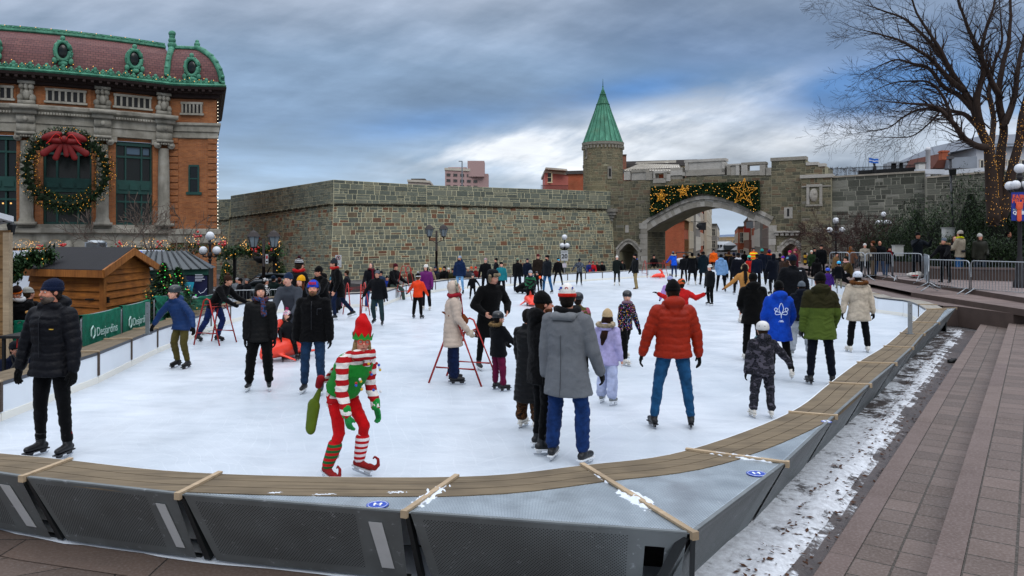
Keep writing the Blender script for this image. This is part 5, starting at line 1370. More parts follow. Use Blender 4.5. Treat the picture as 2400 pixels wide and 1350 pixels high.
T=thing('iron_fence','black iron fence with dark panels along the top of the right rampart','fence',tuple(P(2080,410,54)))
m=MB();a,b=P(1940,414,55),P(2150,405,53.5)
for i in range(70):
 p=a.lerp(b,i/69);m.bar(p,p+V((0,0,.62)),.025)
m.bar(a+V((0,0,.55)),b+V((0,0,.55)),.03);m.build('bars',M_BLACK,T)
m=MB();a,b=P(2013,410,54.8),P(2150,402,53.7);m.hexa([a,b,b+V((0,.1,0)),a+V((0,.1,0))],[a+V((0,0,.32)),b+V((0,0,.32)),b+V((0,.1,.32)),a+V((0,.1,.32))]);m.build('panel',mat('#1b1c1e',.7),T)
T=thing('statue','small dark statue on the rampart top between the fence panels','statue',tuple(P(2050,412,54)));m=Soup();c=P(2050,408,54)
m.cap(c,c+V((0,0,.55)),.16,.10);m.ball(c+V((0,0,.72)),.07);m.cap(c+V((0,0,.5)),c+V((-.12,0,.80)),.04,.03);m.build('figure',M_BLACK,T,True)
T=thing('flagpole','thin flagpole with a blue and white flag above the right rampart','flag',tuple(P(2036,412,70)));m=MB();m.tube([P(2036,414,70),P(2036,368,70)],.03,6);m.build('pole',M_GALV,T)
m=MB();fl_=P(2036,370,70);vs=[fl_+V((.9*i/8,.05*sin(i*1.3),-.10*i/8+dz+.03*sin(i*1.1)))for dz in(0,-.2,-.26,-.45)for i in range(9)]
m.idx(vs,[(r_*9+i,r_*9+i+1,r_*9+i+10,r_*9+i+9)for r_ in(0,2)for i in range(8)]);m.k=1;m.idx(vs,[(9+i,10+i,19+i,18+i)for i in range(8)])
m.build('flag',[mat('#2a63b8',.8),mat('#e6e6e6',.8)],T)
T=thing('white_chimney','white round flue stack above the right rampart','chimney',tuple(P(2175,400,60)));m=MB();c=P(2175,400,60);m.lathe([(.17,-1),(.17,1.6),(.2,1.62),(.2,1.75),(.12,1.9),(0,1.9)],c,14);m.build('flue',mat('#b9babd',.5),T,True)
T=thing('white_pillar','white rendered pillar at the end of the rampart fence','pillar',tuple(P(2157,400,53)));m=MB();c=P(2157,393,53);m.box(c-V((0,0,.1)),(.45,.45,.75));m.build('shaft',mat('#c0bfbb',.8),T);m=MB();m.box(c+V((0,0,.32)),(.58,.58,.09));m.build('cap',mat('#4a4846',.8),T)
T=thing('white_parapet','white rendered parapet stepping along the top of the dark rampart','wall',tuple(P(2260,405,51)));m=MB()
for(xa,ya,xb,yb,th_)in((2150,396,2214,397,.32),(2214,399,2330,391,.42),(2330,391,2460,380,.42)):
 A,B=P(xa,ya,51.5),P(xb,yb,50.5);m.hexa([A-V((0,0,th_)),B-V((0,0,th_)),B+V((0,.4,-th_)),A+V((0,.4,-th_))],[A,B,B+V((0,.4,0)),A+V((0,.4,0))])
m.build('wall',mat('#b8bcc2',.8,0,.25,1),T)
T=thing('gabled_house','brown shingled gable house with a brick chimney above the right rampart','house',tuple(P(2230,390,62)));m=MB()
q=[P(2186,396,62),P(2222,396,62),P(2222,372,62),P(2212,358,62)];m.prism([P(2186,394,62),P(2222,394,62),P(2222,376,62),P(2208,359,62)],V((0,5,0)));m.build('gable',mat('#5a342a',.9,0,.3,2),T)
m=MB();m.prism([P(2222,394,61.5),P(2290,394,61.5),P(2290,366,61.5),P(2226,370,61.5)],V((0,5,0)));m.build('roof',mat('#7d848c',.5,0,.3,1),T)
m=MB();m.box(P(2212,364,61),(.55,.5,.75));m.box(P(2212,356,61),(.65,.6,.1));m.build('chimney',M_BRICKR,T)
T=block('grey_building','pale grey institutional building behind the lit tree',rect(2288,2480,66,14),6,zat(345,66),mat('#a9adb2',.8,0,.2,.5),mat('#6b7178',.6),1,6)
m=MB();m.hexa([P(2286,345,65.5),P(2480,340,65.5),P(2480,340,65.5)+V((0,14,0)),P(2286,345,65.5)+V((0,14,0))],[P(2300,318,68),P(2480,310,68),P(2480,310,68)+V((0,8,0)),P(2300,318,68)+V((0,8,0))]);m.build('slate_roof',mat('#5f6670',.6,0,.3,.7),T)
T=thing('roof_equipment','grey air handling units on a roof left of the white pillar','equipment',tuple(P(2105,395,75)));m=MB()
for x,w,h in((2085,.9,.5),(2098,1.2,.75),(2112,.8,.6)):m.box(P(x,391,75)+V((0,0,0)),(w,.8,h*1.3))
m.build('units',mat('#8b9096',.6),T)
CC=V((-36.7,65.7,0));CR=23.0
def cxy(th,off=0):return V((CC.x+(CR+off)*sin(th),CC.y-(CR+off)*cos(th),0))
def thpx(px,off=0):
 lo,hi=R(-25),R(50)
 for _ in range(40):
  m_=(lo+hi)/2;p=cxy(m_,off)
  if CX+F*p.x/p.y<px:lo=m_
  else:hi=m_
 return lo
def czz(px,py):p=cxy(thpx(px));return zat(py,p.y)
BRK=lambda px,py:cxy(thpx(px))+V((0,0,czz(px,py)))
M_SLATE=None
def slate():
 t=NT('red_slate');tc=t.n('ShaderNodeTexCoord');br=t.n('ShaderNodeTexBrick');br.inputs['Scale'].default_value=1;br.inputs['Brick Width'].default_value=.28;br.inputs['Row Height'].default_value=.17;br.inputs['Mortar Size'].default_value=.014
 br.inputs['Color1'].default_value=(.115,.04,.038,1);br.inputs['Color2'].default_value=(.16,.062,.055,1);br.inputs['Mortar'].default_value=(.03,.012,.012,1);t.l(tc.outputs['UV'],br.inputs[0])
 n=t.noise(t.coord(),1.3,5);c=t.mix(t.ramp(n,[(.4,0.),(.7,.4)]),br.outputs[0],(.08,.03,.035));t.set(c,.6,0,.3);t.bump(br.outputs['Fac'],-.5,.02);return t.m
M_SLATE=slate()
def stonework():
 t=NT('weathered_limestone');v=t.coord();n=t.noise(v,1.1,7,.65);n2=t.noise(t.coord('Object',(1,1,.2)),1.6,5)
 c=t.ramp(n,[(.3,(.20,.185,.15)),(.55,(.33,.31,.26)),(.75,(.42,.40,.35))]);c=t.mix(t.ramp(n2,[(.5,0.),(.72,.6)]),c,(.075,.07,.055));t.set(c,.85,0,.2);t.bump(t.noise(v,12,5),.5,.03);return t.m
M_STN=stonework();M_TEAL=mat('#15403a',.55,0,.3,2);M_GLASS=mat('#0a1212',.2,0,.3,.5,spec=.35)
cap_=thing('round_theatre','round fronted orange brick theatre with a red slate mansard roof and green copper trim','building',(-24,52,-.6))
T0,T1=R(-22),thpx(397)
def band(mb,prof,th0=T0,th1=T1,n=None,uvu=True,close=False):
 "prof: (radial offset, z) swept round the drum"
 n=n or max(2,int((th1-th0)/R(1.5)))
 for i in range(n):
  a,b=th0+(th1-th0)*i/n,th0+(th1-th0)*(i+1)/n;ln=0
  for(o0,z0),(o1,z1)in zip(prof,prof[1:]):
   s_=math.hypot(o1-o0,z1-z0);A,B,C_,D=cxy(a,o0)+V((0,0,z0)),cxy(b,o0)+V((0,0,z0)),cxy(b,o1)+V((0,0,z1)),cxy(a,o1)+V((0,0,z1))
   mb.face([A,B,C_,D],uv=[(a*CR,z0+ln),(b*CR,z0+ln),(b*CR,z0+ln+s_),(a*CR,z0+ln+s_)])
   ln+=s_-(z1-z0)
  if close:
   pass
PV0,PV1=V((-22.0,47.9,0)),V((-19.2,48.45,0));PV1=W(507.5,48.4);PV0=W(396,47.95);PVD=(PV1-PV0).normalized();PVN=V((PVD.y,-PVD.x,0));PVN=PVN if PVN.y<0 else-PVN
PV2=W(496,60)
def pvband(mb,prof,d0=-.02,d1=None,ret=True):
 L=(PV1-PV0).length
 for(o0,z0),(o1,z1)in zip(prof,prof[1:]):
  e0_,e1_=o0-(max(0,.4-o0)*.42 if z0>12.4 else 0),o1-(max(0,.4-o1)*.42 if z1>12.4 else 0)
  A=PV0+PVD*(0)+PVN*o0;B=PV1+PVD*e0_+PVN*o0;C_=PV1+PVD*e1_+PVN*o1;D=PV0+PVN*o1
  mb.face([A+V((0,0,z0)),B+V((0,0,z0)),C_+V((0,0,z1)),D+V((0,0,z1))]);A2,D2=PV2+PVD*e0_,PV2+PVD*e1_
  mb.face([B+V((0,0,z0)),A2+V((0,0,z0)),D2+V((0,0,z1)),C_+V((0,0,z1))])
  A3,D3=PV0-PVN*1.5+PVN*0,PV0-PVN*1.5
  mb.face([PV0-PVD*o0*0+PVN*o0-PVN*1.5+V((0,0,z0)),A+V((0,0,z0)),D+V((0,0,z1)),PV0+PVN*o1-PVN*1.5+V((0,0,z1))])
CORN0,CORN1=11.7,12.2
bays=[(-62,41),(101,216),(271,357)];cols3=[(-100),65,240,381]
wz0,wz1=3.35,8.55
m=MB();edges=[T0]
for a,b in bays:edges+=[thpx(a),thpx(b)]
edges.append(T1)
for i in range(0,len(edges),2):band(m,[(0,-.6),(0,11.8)],edges[i],edges[i+1])
for a,b in bays:
 band(m,[(0,-.6),(0,wz0)],thpx(a),thpx(b));band(m,[(0,wz1),(0,11.8)],thpx(a),thpx(b))
 for q in(thpx(a),thpx(b)):m.face([cxy(q)+V((0,0,wz0)),cxy(q,-.5)+V((0,0,wz0)),cxy(q,-.5)+V((0,0,wz1)),cxy(q)+V((0,0,wz1))])
m.face([PV0+V((0,0,-.6)),PV1+V((0,0,-.6)),PV1+V((0,0,11.8)),PV0+V((0,0,11.8))]);m.face([PV1+V((0,0,-.6)),PV2+V((0,0,-.6)),PV2+V((0,0,11.8)),PV1+V((0,0,11.8))]);m.face([PV0-PVN*1.5+V((0,0,-.6)),PV0+V((0,0,-.6)),PV0+V((0,0,11.8)),PV0-PVN*1.5+V((0,0,11.8))])
m.build('brick_wall',M_BRICK,cap_)
for a,b in bays:
 q0,q1=thpx(a),thpx(b);f=MB();g_=MB()
 def fb(s0,s1,z0,z1,o0=-.38,o1=-.18,mb=None):
  mb=mb or f;A,B=lerp(q0,q1,s0),lerp(q0,q1,s1)
  mb.hexa([cxy(A,o1)+V((0,0,z0)),cxy(B,o1)+V((0,0,z0)),cxy(B,o0)+V((0,0,z0)),cxy(A,o0)+V((0,0,z0))],[cxy(A,o1)+V((0,0,z1)),cxy(B,o1)+V((0,0,z1)),cxy(B,o0)+V((0,0,z1)),cxy(A,o0)+V((0,0,z1))])
 fb(0,1,8.3,wz1,o1=-.1);fb(0,1,5.3,6.15,o1=-.05);fb(0,1,wz0,wz0+.15)
 for s_ in(0,.25,.69,.955):fb(s_,s_+.045,wz0,wz1)
 for z_ in(7.55,4.75):fb(0,1,z_,z_+.12,o1=-.14)
 for s_ in(.06,.36,.66):fb(s_+.02,s_+.26,5.55,5.9,o1=-.0)
 o=f.build('window',M_TEAL,cap_);fb(.02,.98,wz0,wz1,-.36,-.33,g_);g_.build('pane',M_GLASS,o)
 if a==271:g_=MB();fb(.31,.67,7.8,8.2,-.32,-.30,g_);fb(.76,.93,7.8,8.2,-.32,-.30,g_);g_.build('upper_light',mat('#4a5f70',.2),o)
m=MB()
LED=[(0,1.9),(.28,1.95),(.28,2.25),(.12,2.35),(.12,2.75),(.42,2.85),(.42,3.1),(.2,3.15),(.2,3.35),(0,3.36)]
ENT=[(0,8.75),(.22,8.78),(.22,9.25),(.30,9.3),(.30,9.75),(.42,9.8),(.42,9.98),(.62,10.1),(.66,10.28),(.3,10.4),(0,10.42)]
band(m,LED);band(m,ENT);pvband(m,[(0,2.2),(.25,2.25),(.25,2.7),(.35,2.8),(.35,3.1),(0,3.15)]);pvband(m,[(0,8.95),(.12,9.0),(.12,9.35),(.22,9.4),(.22,9.7),(.34,9.8),(.34,9.95),(0,10.0)])
for k in range(170):
 q=lerp(T0,T1,k/170);c=cxy(q,.50)+V((0,0,9.88));m.box(c,(.10,.16,.13),q)
m.build('stone_band',M_STN,cap_)
def colm(px,side=1):
 q=thpx(px);mb=MB();c=cxy(q,.28)
 n=40;prof=[(.46,3.36),(.46,3.45),(.40,3.55),(.40,3.62),(.345,3.75),(.35,5.5),(.335,7),(.30,8.15),(.33,8.22)];i0=len(mb.v)
 for r_,z in prof:
  for k in range(n):rr=r_*(1 if(k%2==0 or z<3.7)else .90);mb.v.append(c+V((rr*cos(2*pi*k/n),rr*sin(2*pi*k/n),z)))
 for i in range(len(prof)-1):
  for k in range(n):a,b=i0+i*n+k,i0+i*n+(k+1)%n;mb.f.append((a,b,b+n,a+n));mb.mi.append(0);mb.col.append(None)
 out=V((sin(q),-cos(q),0));tn=V((cos(q),sin(q),0))
 mb.box(c+V((0,0,8.68)),(.95,.8,.16),q);mb.box(c+V((0,0,3.38)),(1.05,.95,.2),q)
 for s_ in(-1,1):
  for j in range(3):mb.ball(c+tn*(s_*.40)+out*.18+V((0,0,8.42)),((.23-.05*j),.12+.06*j,(.23-.05*j)),12,8,Matrix.Rotation(q,3,'Z'))
 for j in range(4):mb.box(c+out*.25+tn*((j-1.5)*.14)+V((0,0,8.5)),(.1,.2,.12),q)
 for off,z0,z1,w in((.42,8.76,9.28,.92),(.5,9.28,9.78,.92),(.66,9.78,10.05,1.15),(.86,10.05,10.30,1.4)):
  mb.box(cxy(q,off/2)+V((0,0,(z0+z1)/2)),(w,off+.25,z1-z0-.004),q)
 mb.ball(cxy(q,.66)+V((0,0,9.5)),(.16,.1,.16),10,6)
 mb.build('column',M_STN,cap_,True)
 mb=MB();mb.box(cxy(q,.18)+V((0,0,10.5)),(.85,.5,.22),q);mb.box(cxy(q,.18)+V((0,0,11.68)),(.85,.55,.16),q)
 mb.box(cxy(q,.12)+V((0,0,11.1)),(.5,.3,1.05),q)
 for s_ in(-1,1):
  mb.ball(cxy(q,.26)+tn*(s_*.3)+V((0,0,10.78)),(.19,.2,.22),10,8);mb.ball(cxy(q,.3)+tn*(s_*.24)+V((0,0,11.42)),(.15,.2,.17),10,8);mb.ball(cxy(q,.24)+tn*(s_*.22)+V((0,0,11.1)),(.11,.16,.25),10,8)
 mb.ball(cxy(q,.36)+V((0,0,10.95)),(.2,.2,.3),12,8);mb.ball(cxy(q,.36)+V((0,0,11.42)),(.1,.18,.2),10,8)
 mb.build('scroll_bracket',M_STN,cap_,True)
for px in cols3:colm(px)
for px in(50,92,224,262,365):
 q=thpx(px);m=MB();m.box(cxy(q,.05)+V((0,0,5.9)),(.42,.22,5.1),q);o=m.build('brick_pier',M_BRICK,cap_);m=MB();m.box(cxy(q,.1)+V((0,0,8.6)),(.55,.4,.32),q);m.build('pier_cap',M_STN,o)
def slots(cfn,ang,w,n=6,z0=10.72,z1=11.3):
 f=MB();d=MB();t_=V((cos(ang),sin(ang),0));c=cfn
 f.box(c+V((0,0,z0-.08)),(w+.3,.24,.12),ang);f.box(c+V((0,0,z1+.08)),(w+.2,.2,.14),ang)
 for i in range(n+1):f.box(c+t_*(w*(i/n-.5))+V((0,0,(z0+z1)/2)),(.11,.18,z1-z0),ang)
 d.box(c+V((0,0,(z0+z1)/2))+V((t_.y,-t_.x,0))*-.02,(w,.08,z1-z0),ang);o=f.build('attic_window',M_STN,cap_);d.build('dark_opening',M_BLACK,o)
for px in(-15,155,311):q=thpx(px);slots(cxy(q,.08),q,1.95)
slots(PV0.lerp(PV1,.49)+PVN*.08,math.atan2(PVD.y,PVD.x),1.15,5,10.6,11.15)
m=MB()
for a,b in((-58,38),(100,214),(272,350)):
 qa,qb=thpx(a),thpx(b)
 for(x0,x1,z0,z1)in((qa,qb,10.44,10.52),(qa,qb,11.52,11.6),(qa,qa+R(.5),10.52,11.52),(qb-R(.5),qb,10.52,11.52)):
  for i in range(6):A,B=lerp(x0,x1,i/6),lerp(x0,x1,(i+1)/6);m.hexa([cxy(A,.06)+V((0,0,z0)),cxy(B,.06)+V((0,0,z0)),cxy(B,0)+V((0,0,z0)),cxy(A,0)+V((0,0,z0))],[cxy(A,.06)+V((0,0,z1)),cxy(B,.06)+V((0,0,z1)),cxy(B,0)+V((0,0,z1)),cxy(A,0)+V((0,0,z1))])
m.build('brick_panel',M_BRICK,cap_)
Lp=(PV1-PV0).length
for s_ in(0,1):
 m=MB();z=3.2;k=0
 while z<8.9:
  w=.55;c=(PV0+PVD*(w/2+.02))if s_==0 else(PV1-PVD*(w/2-.03));m.box(c+PVN*.03+V((0,0,z+.17)),(w,.10,.34),math.atan2(PVD.y,PVD.x));z+=.42
 m.build('quoins',M_BRICK,cap_)
c=PV0.lerp(PV1,.525);ang=math.atan2(PVD.y,PVD.x);f=MB();zt_,zb__=zat(391,48.2),zat(450,48.2)
for dx,z0,z1,w in((0,zt_,zt_+.12,.62),(0,zb__-.18,zb__,.95),(-.28,zb__,zt_,.09),(.28,zb__,zt_,.09),(0,(zt_+zb__)/2,(zt_+zb__)/2+.08,.5)):f.box(c+PVD*dx+PVN*.03+V((0,0,(z0+z1)/2)),(w,.12,z1-z0),ang)
o=f.build('window',M_TEAL,cap_);f=MB();f.box(c+PVN*.01+V((0,0,(zt_+zb__)/2)),(.5,.05,zt_-zb__),ang);f.build('pane',M_GLASS,o)
m=MB();band(m,[(0,11.55),(.25,11.6),(.25,11.75),(.5,11.8),(.55,11.95),(.95,12.02),(1.0,12.18),(.9,12.2)]);pvband(m,[(0,11.5),(.25,11.55),(.25,11.75),(.5,11.8),(.55,11.95),(.75,12.02),(.8,12.18),(.7,12.2)])
for k in range(60):
 q=lerp(T0,T1,(k+.5)/60);m.box(cxy(q,.7)+V((0,0,11.93)),(.16,.5,.13),q)
for k in range(7):m.box(PV0.lerp(PV1,(k+.5)/7)+PVN*.62+V((0,0,11.93)),(.16,.4,.13),ang)
m.build('dark_cornice',mat('#231512',.8,0,.3,2),cap_)
RP=[(.55,12.5),(.50,12.9),(.36,13.4),(.12,13.9),(-.2,14.35),(-.65,14.75),(-.95,14.92)]
rf=MB();band(rf,RP);band(rf,[(-1.2,15.2),(-2.5,15.4),(-8,15.9),(-18,16.2)]);pvband(rf,[(o*.8,z)for o,z in RP]);roof=rf.build('mansard_roof',M_SLATE,cap_)
m=MB();top=[PV0+PVN*-.7,PV1+PVN*-.7-PVD*1.2,PV2-PVD*1.2,PV0-PVN*8];m.prism([V((p.x,p.y,14.85))for p in top],V((0,0,.2)))
band(m,[(.9,12.2),(.98,12.3),(.85,12.42),(.7,12.46),(.62,12.55),(.5,12.6)]);pvband(m,[(.7,12.2),(.78,12.3),(.65,12.42),(.5,12.5),(.42,12.6)])
band(m,[(-.9,14.86),(-.78,14.95),(-.8,15.08),(-1.0,15.12),(-1.0,15.28),(-1.25,15.32),(-1.6,15.2)]);pvband(m,[(-.68,14.86),(-.60,14.92),(-.62,15.05),(-.75,15.12),(-1.0,15.1)])
r_=random.Random(3)
def crest(c,ang_,s=1.0):
 d=V((cos(ang_),sin(ang_),0))
 for j,(dx,dz,rr)in enumerate(((0,.2,.13),(-.14,.1,.08),(.14,.1,.08),(0,.02,.14),(-.2,.0,.05),(.2,0,.05))):m.ball(c+d*(dx*s)+V((0,0,dz*s)),(rr*s,.09*s,rr*1.1*s),7,5)
nc=62
for k in range(nc):
 q=lerp(T0,T1,(k+.5)/nc);crest(cxy(q,.84)+V((0,0,12.48)),q,.95 if k%2 else .7)
for k in range(9):crest(PV0.lerp(PV1,(k+.5)/9)+PVN*.62+V((0,0,12.45)),ang,.9 if k%2 else .65)
for k in range(90):
 q=lerp(T0,T1,(k+.5)/90);m.ball(cxy(q,-.86)+V((0,0,15.14)),(.10,.08,.07),6,4)
for base_,dd in((PV0,PVN),(PV1,(PVN+PVD).normalized()*1.3)):
 pts=[base_+PVN*(o*.8+.06)+(PVD*(o*.8-max(0,.4-o*.8)*.42)if base_ is PV1 else V((0,0,0)))+V((0,0,z))for o,z in RP];pts.append(pts[-1]+V((0,0,.08))-PVD*(.12 if base_ is PV1 else 0));m.tube(pts,[.2,.2,.19,.18,.18,.2,.2,.16],8)
 for j in range(7):m.ball(pts[j]+dd*.12,.13,7,5)
 t_=pts[-1];
 for dz,rr in(((.1,.3),(.42,.25),(.68,.2),(.86,.24))if base_ is PV0 else((0,.24),(.22,.2),(.42,.13))):m.ball(t_+V((0,0,dz)),(rr,rr*.8,rr*.9),9,6)
m.build('copper_trim',M_COP,cap_,True)
def dormer(c,ang_,px):
 d=V((cos(ang_),sin(ang_),0));n_=V((d.y,-d.x,0));f=MB();W_,H_=.38,.55
 pts=[c+d*(W_*cos(a))+V((0,0,H_*sin(a)))+n_*.42 for a in[2*pi*k/24 for k in range(25)]];f.tube(pts,.12,7);
 f.tube([p-n_*.22 for p in pts],.16,6)
 for k in range(0,24,2):f.ball(pts[k]+n_*.05+(pts[k]-c-n_*.42)*.18,.07,6,4)
 f.ball(c+n_*.42+V((0,0,-H_-.2)),(.3,.15,.16),8,6);f.ball(c+n_*.42+V((0,0,H_+.2)),(.16,.12,.16),8,6)
 for s_ in(-1,1):f.ball(c+n_*.42+d*(s_*.42)+V((0,0,-H_-.05)),(.16,.12,.2),8,6)
 mt_=Matrix((d,-n_,V((0,0,1)))).transposed();g_=MB();g_.ball(c+n_*.35,(W_-.02,.06,H_-.02),16,8,mt_);
 f2=MB();f2.ball(c+n_*.05,(W_+.15,.5,H_+.14),16,8,mt_)
 o=f.build('oval_dormer',M_COP,roof,True)
for px in(-12,150,312):q=thpx(px);dormer(cxy(q,.22)+V((0,0,13.62)),q,px)
dormer(PV0.lerp(PV1,.52)+PVN*.1+V((0,0,13.45)),ang,450)
for c,a_ in[(cxy(thpx(px),.22)+V((0,0,13.62)),thpx(px))for px in(-12,150,312)]+[(PV0.lerp(PV1,.52)+PVN*.1+V((0,0,13.45)),ang)]:
 d=V((cos(a_),sin(a_),0));n_=V((d.y,-d.x,0));g_=MB();g_.ball(c+n_*.30,(.37,.16,.53),16,8,Matrix((d,-n_,V((0,0,1)))).transposed());g_.build('dormer_pane',M_GLASS,roof,True)
lp=[cxy(lerp(T0,T1,k/75),.97)+V((0,0,12.45+.18*(k%3)))for k in range(75)]+[PV0.lerp(PV1,k/10)+PVN*.8+V((0,0,12.5+.1*(k%3)))for k in range(11)]
lp+=[cxy(lerp(T0,T1,k/30),-.72)+V((0,0,15.2))for k in range(30)]
bulbs(lp,.030,WARM,cap_);m=MB();m.tube([PV1+PVD*.06+PVN*.06+V((0,0,z))for z in(3,11.5)],.02,4);bulbs([PV1+PVD*.1+PVN*.08+V((0,0,3.2+k*.22))for k in range(38)],.028,glow('#fff3dc',3),cap_,'edge_lights')
m=MB()
for px in(162,340):q=thpx(px);m.box(cxy(q,.2)+V((0,0,1.5)),(.5,.4,.9),q);m.ball(cxy(q,.42)+V((0,0,2.05)),(.3,.2,.36),12,8);m.ball(cxy(q,.56)+V((0,0,2.0)),(.08,.12,.12),8,6)
m.build('carved_mask',M_STN,cap_,True)
m=MB()
for px,py in((3,476),(22,476),(44,476)):q=thpx(px);m.ball(cxy(q,-.28)+V((0,0,czz(px,py))),.05,8,6)
m.build('interior_lamp',WARM2,cap_)
WC=P(157,400,43.2);q=thpx(157);wd_=V((cos(q),sin(q),0));wn=V((wd_.y,-wd_.x,0));RW,rw=1.98,.50
wt=thing('christmas_wreath','giant lit evergreen wreath with a red bow hung on the brick theatre','wreath',tuple(WC))
m=MB()
for k in range(36):
 a0,a1=2*pi*k/36,2*pi*(k+1)/36;m.tube([WC+wd_*(RW*cos(a))+V((0,0,RW*sin(a)*1.02))for a in(a0,a1)],.36,8)
m.build('ring_core',M_YEW,wt);m=MB();lp=[];r_=random.Random(21)
for _ in range(15000):
 a,b=r_.uniform(0,2*pi),r_.uniform(0,2*pi);rr=rw*r_.uniform(.62,1.12);rad=V((0,0,1))*sin(a)+wd_*cos(a);p=WC+rad*(RW+rr*cos(b))+wn*(rr*sin(b)*.8)
 if p.dot(wn)<WC.dot(wn)-.1:continue
 o_=(rad*cos(b)+wn*sin(b)+V((r_.gauss(0,.6),r_.gauss(0,.6),r_.gauss(0,.6)))).normalized();s_=r_.uniform(.05,.12);m.k=1 if r_.random()<.3 else 0;x_=frame(o_)[0];m.face([p-x_*s_*.25,p+x_*s_*.25,p+o_*s_*1.4])
 if len(lp)<240 and r_.random()<.05 and rr>rw*.85:lp.append(p+wn*.06)
m.build('needles',[M_FIR,M_FIR2],wt);bulbs(lp,.020,glow('#ffb040',.9),wt)
BC=P(151,334,42.6);BC=BC+V((0,0,.06));m=Soup();M_BOW=mat('#6e0a0a',.6,0,.4,4)
for sx,sz,rx,rz,rot in((-.62,.28,.55,.24,.35),(.62,.28,.55,.24,-.35),(-.42,.02,.5,.2,-.1),(.42,.02,.5,.2,.1)):
 Mx=Matrix((wd_,-wn,V((0,0,1)))).transposed()@Matrix.Rotation(-rot,3,'Y');m.ball(BC+wd_*sx+V((0,0,sz)),(rx,.22,rz),14,8,Mx)
m.ball(BC+wn*.1+V((0,0,.1)),(.2,.2,.22),10,8)
for sx,ex,ez,w_ in((-.15,-1.0,-.72,.2),(.15,1.05,-.62,.2),(-.1,-.42,-.95,.17),(.12,.5,-.9,.17),(0,.1,-.75,.15)):m.cap(BC+wd_*sx,BC+wd_*ex+V((0,0,ez)),w_*.7,w_,.4,wd_)
m.build('bow',M_BOW,wt,True)
m=MB();
for s_ in(-1,1):m.tube([BC+wn*.25+wd_*(s_*(.1+.5*t))+V((0,0,.5*sin(t*3)*.6+.1))for t in(0,.3,.6,.9,1.2,1.5)],.022,5)
m.build('bow_wire',glow('#c01810',.12),wt)
def planks(mb,a,b,z0,z1,h=.19,proud=.05):
 "lapped horizontal boards between ground points"
 d=(b-a).normalized();n_=V((d.y,-d.x,0));n_=n_ if n_.dot(-(a+b)/2)>0 else-n_;z=z0
 while z<z1-.02:
  t=min(z+h,z1);mb.hexa([a+n_*proud+V((0,0,z)),b+n_*proud+V((0,0,z)),b-n_*.02+V((0,0,z)),a-n_*.02+V((0,0,z))],[a+n_*.004+V((0,0,t)),b+n_*.004+V((0,0,t)),b-n_*.02+V((0,0,t)),a-n_*.02+V((0,0,t))]);z=t
 return n_
HT=thing('market_hut','cedar market hut with a black felt gable roof behind the green banners','hut',tuple(W(237,18)+V((0,0,-.6))))
h0,h1,h2=W(70,18.6),W(238,17.6),W(349,20.4);h3=h0+(h2-h1);ze_=zat(632,17.6);zr_=zat(589,19.2)
def pl_(px,py,Y):return P(px,py,Y)
m=MB();planks(m,h0,h1,-.6,ze_);m.build('front_boards',M_CEDARH,HT)
m=MB();n_=planks(m,h1,h2,-.6,ze_-.02)
gm=(h1+h2)/2;
zz=ze_-.02
while zz<zr_-.1:
 t=min(zz+.17,zr_-.05);f0,f1=1-(zz-ze_)/(zr_-ze_),1-(t-ze_)/(zr_-ze_);f0=min(1,f0)
 A,B,C_,D=gm.lerp(h1,f0),gm.lerp(h2,f0),gm.lerp(h2,f1),gm.lerp(h1,f1)
 m.hexa([A+n_*.03+V((0,0,zz)),B+n_*.03+V((0,0,zz)),B-n_*.02+V((0,0,zz)),A-n_*.02+V((0,0,zz))],[D+n_*.004+V((0,0,t)),C_+n_*.004+V((0,0,t)),C_-n_*.02+V((0,0,t)),D-n_*.02+V((0,0,t))]);zz=t
m.build('gable_boards',M_CEDARH,HT)
m=MB();e1=(h2-h1).normalized();e0=(h0-h1).normalized();ov=.28
rl,rr_=gm,gm+(h0-h1)
def roofq(a,b,c,d,th=.06):
 up=V((0,0,th));m.hexa([a,b,c,d],[a+up,b+up,c+up,d+up])
E1,E2=h1-e1*ov-e0*.25,h1-e1*ov+e0*((h0-h1).length+.3);G1_,G2_=gm-e0*.25,rr_+e0*.3;E3,E4=h2+e1*ov-e0*.25,h2+e1*ov+e0*((h0-h1).length+.3)
zov=ze_-.05
for a,b,c,d in((E1,G1_,G2_,E2),(E3,G1_,G2_,E4)):roofq(V((a.x,a.y,zov)),V((b.x,b.y,zr_+.05)),V((c.x,c.y,zr_+.05)),V((d.x,d.y,zov)))
m.build('felt_roof',mat('#17171a',.9,0,.3,5,bump=.4,bs=60),HT)
m=MB();up=V((0,0,-.06));m.bar(V((E1.x,E1.y,zov-.04)),V((E2.x,E2.y,zov-.04)),.04,.17);m.bar(V((E1.x,E1.y,zov-.03)),V((G1_.x,G1_.y,zr_+.0)),.05,.18);m.bar(V((E3.x,E3.y,zov-.03)),V((G1_.x,G1_.y,zr_+.0)),.05,.18)
m.box(h1+V((0,0,(ze_-.6)/2))+n_*.03,(.10,.12,ze_+.6));m.build('fascia',M_CEDAR,HT)
m=MB();c=h1.lerp(h0,.12)+V((0,-.07,zat(701,17.7)));m.box(c,(.26,.03,.035));m.box(h1+n_*.07+e1*.18+V((0,0,zat(703,17.8))),(.05,.05,.14));m.build('hasp',M_BLACK,HT)
m=MB();c=h0.lerp(h1,.42);m.box(c+V((0,-.05,.5)),(.02,.03,1.9));m.build('door_gap',mat('#2a1608',.9),HT)
HT2=thing('market_hut','light plank market hut at the left edge of the photo','hut',tuple(W(-40,13)+V((0,0,-.6))))
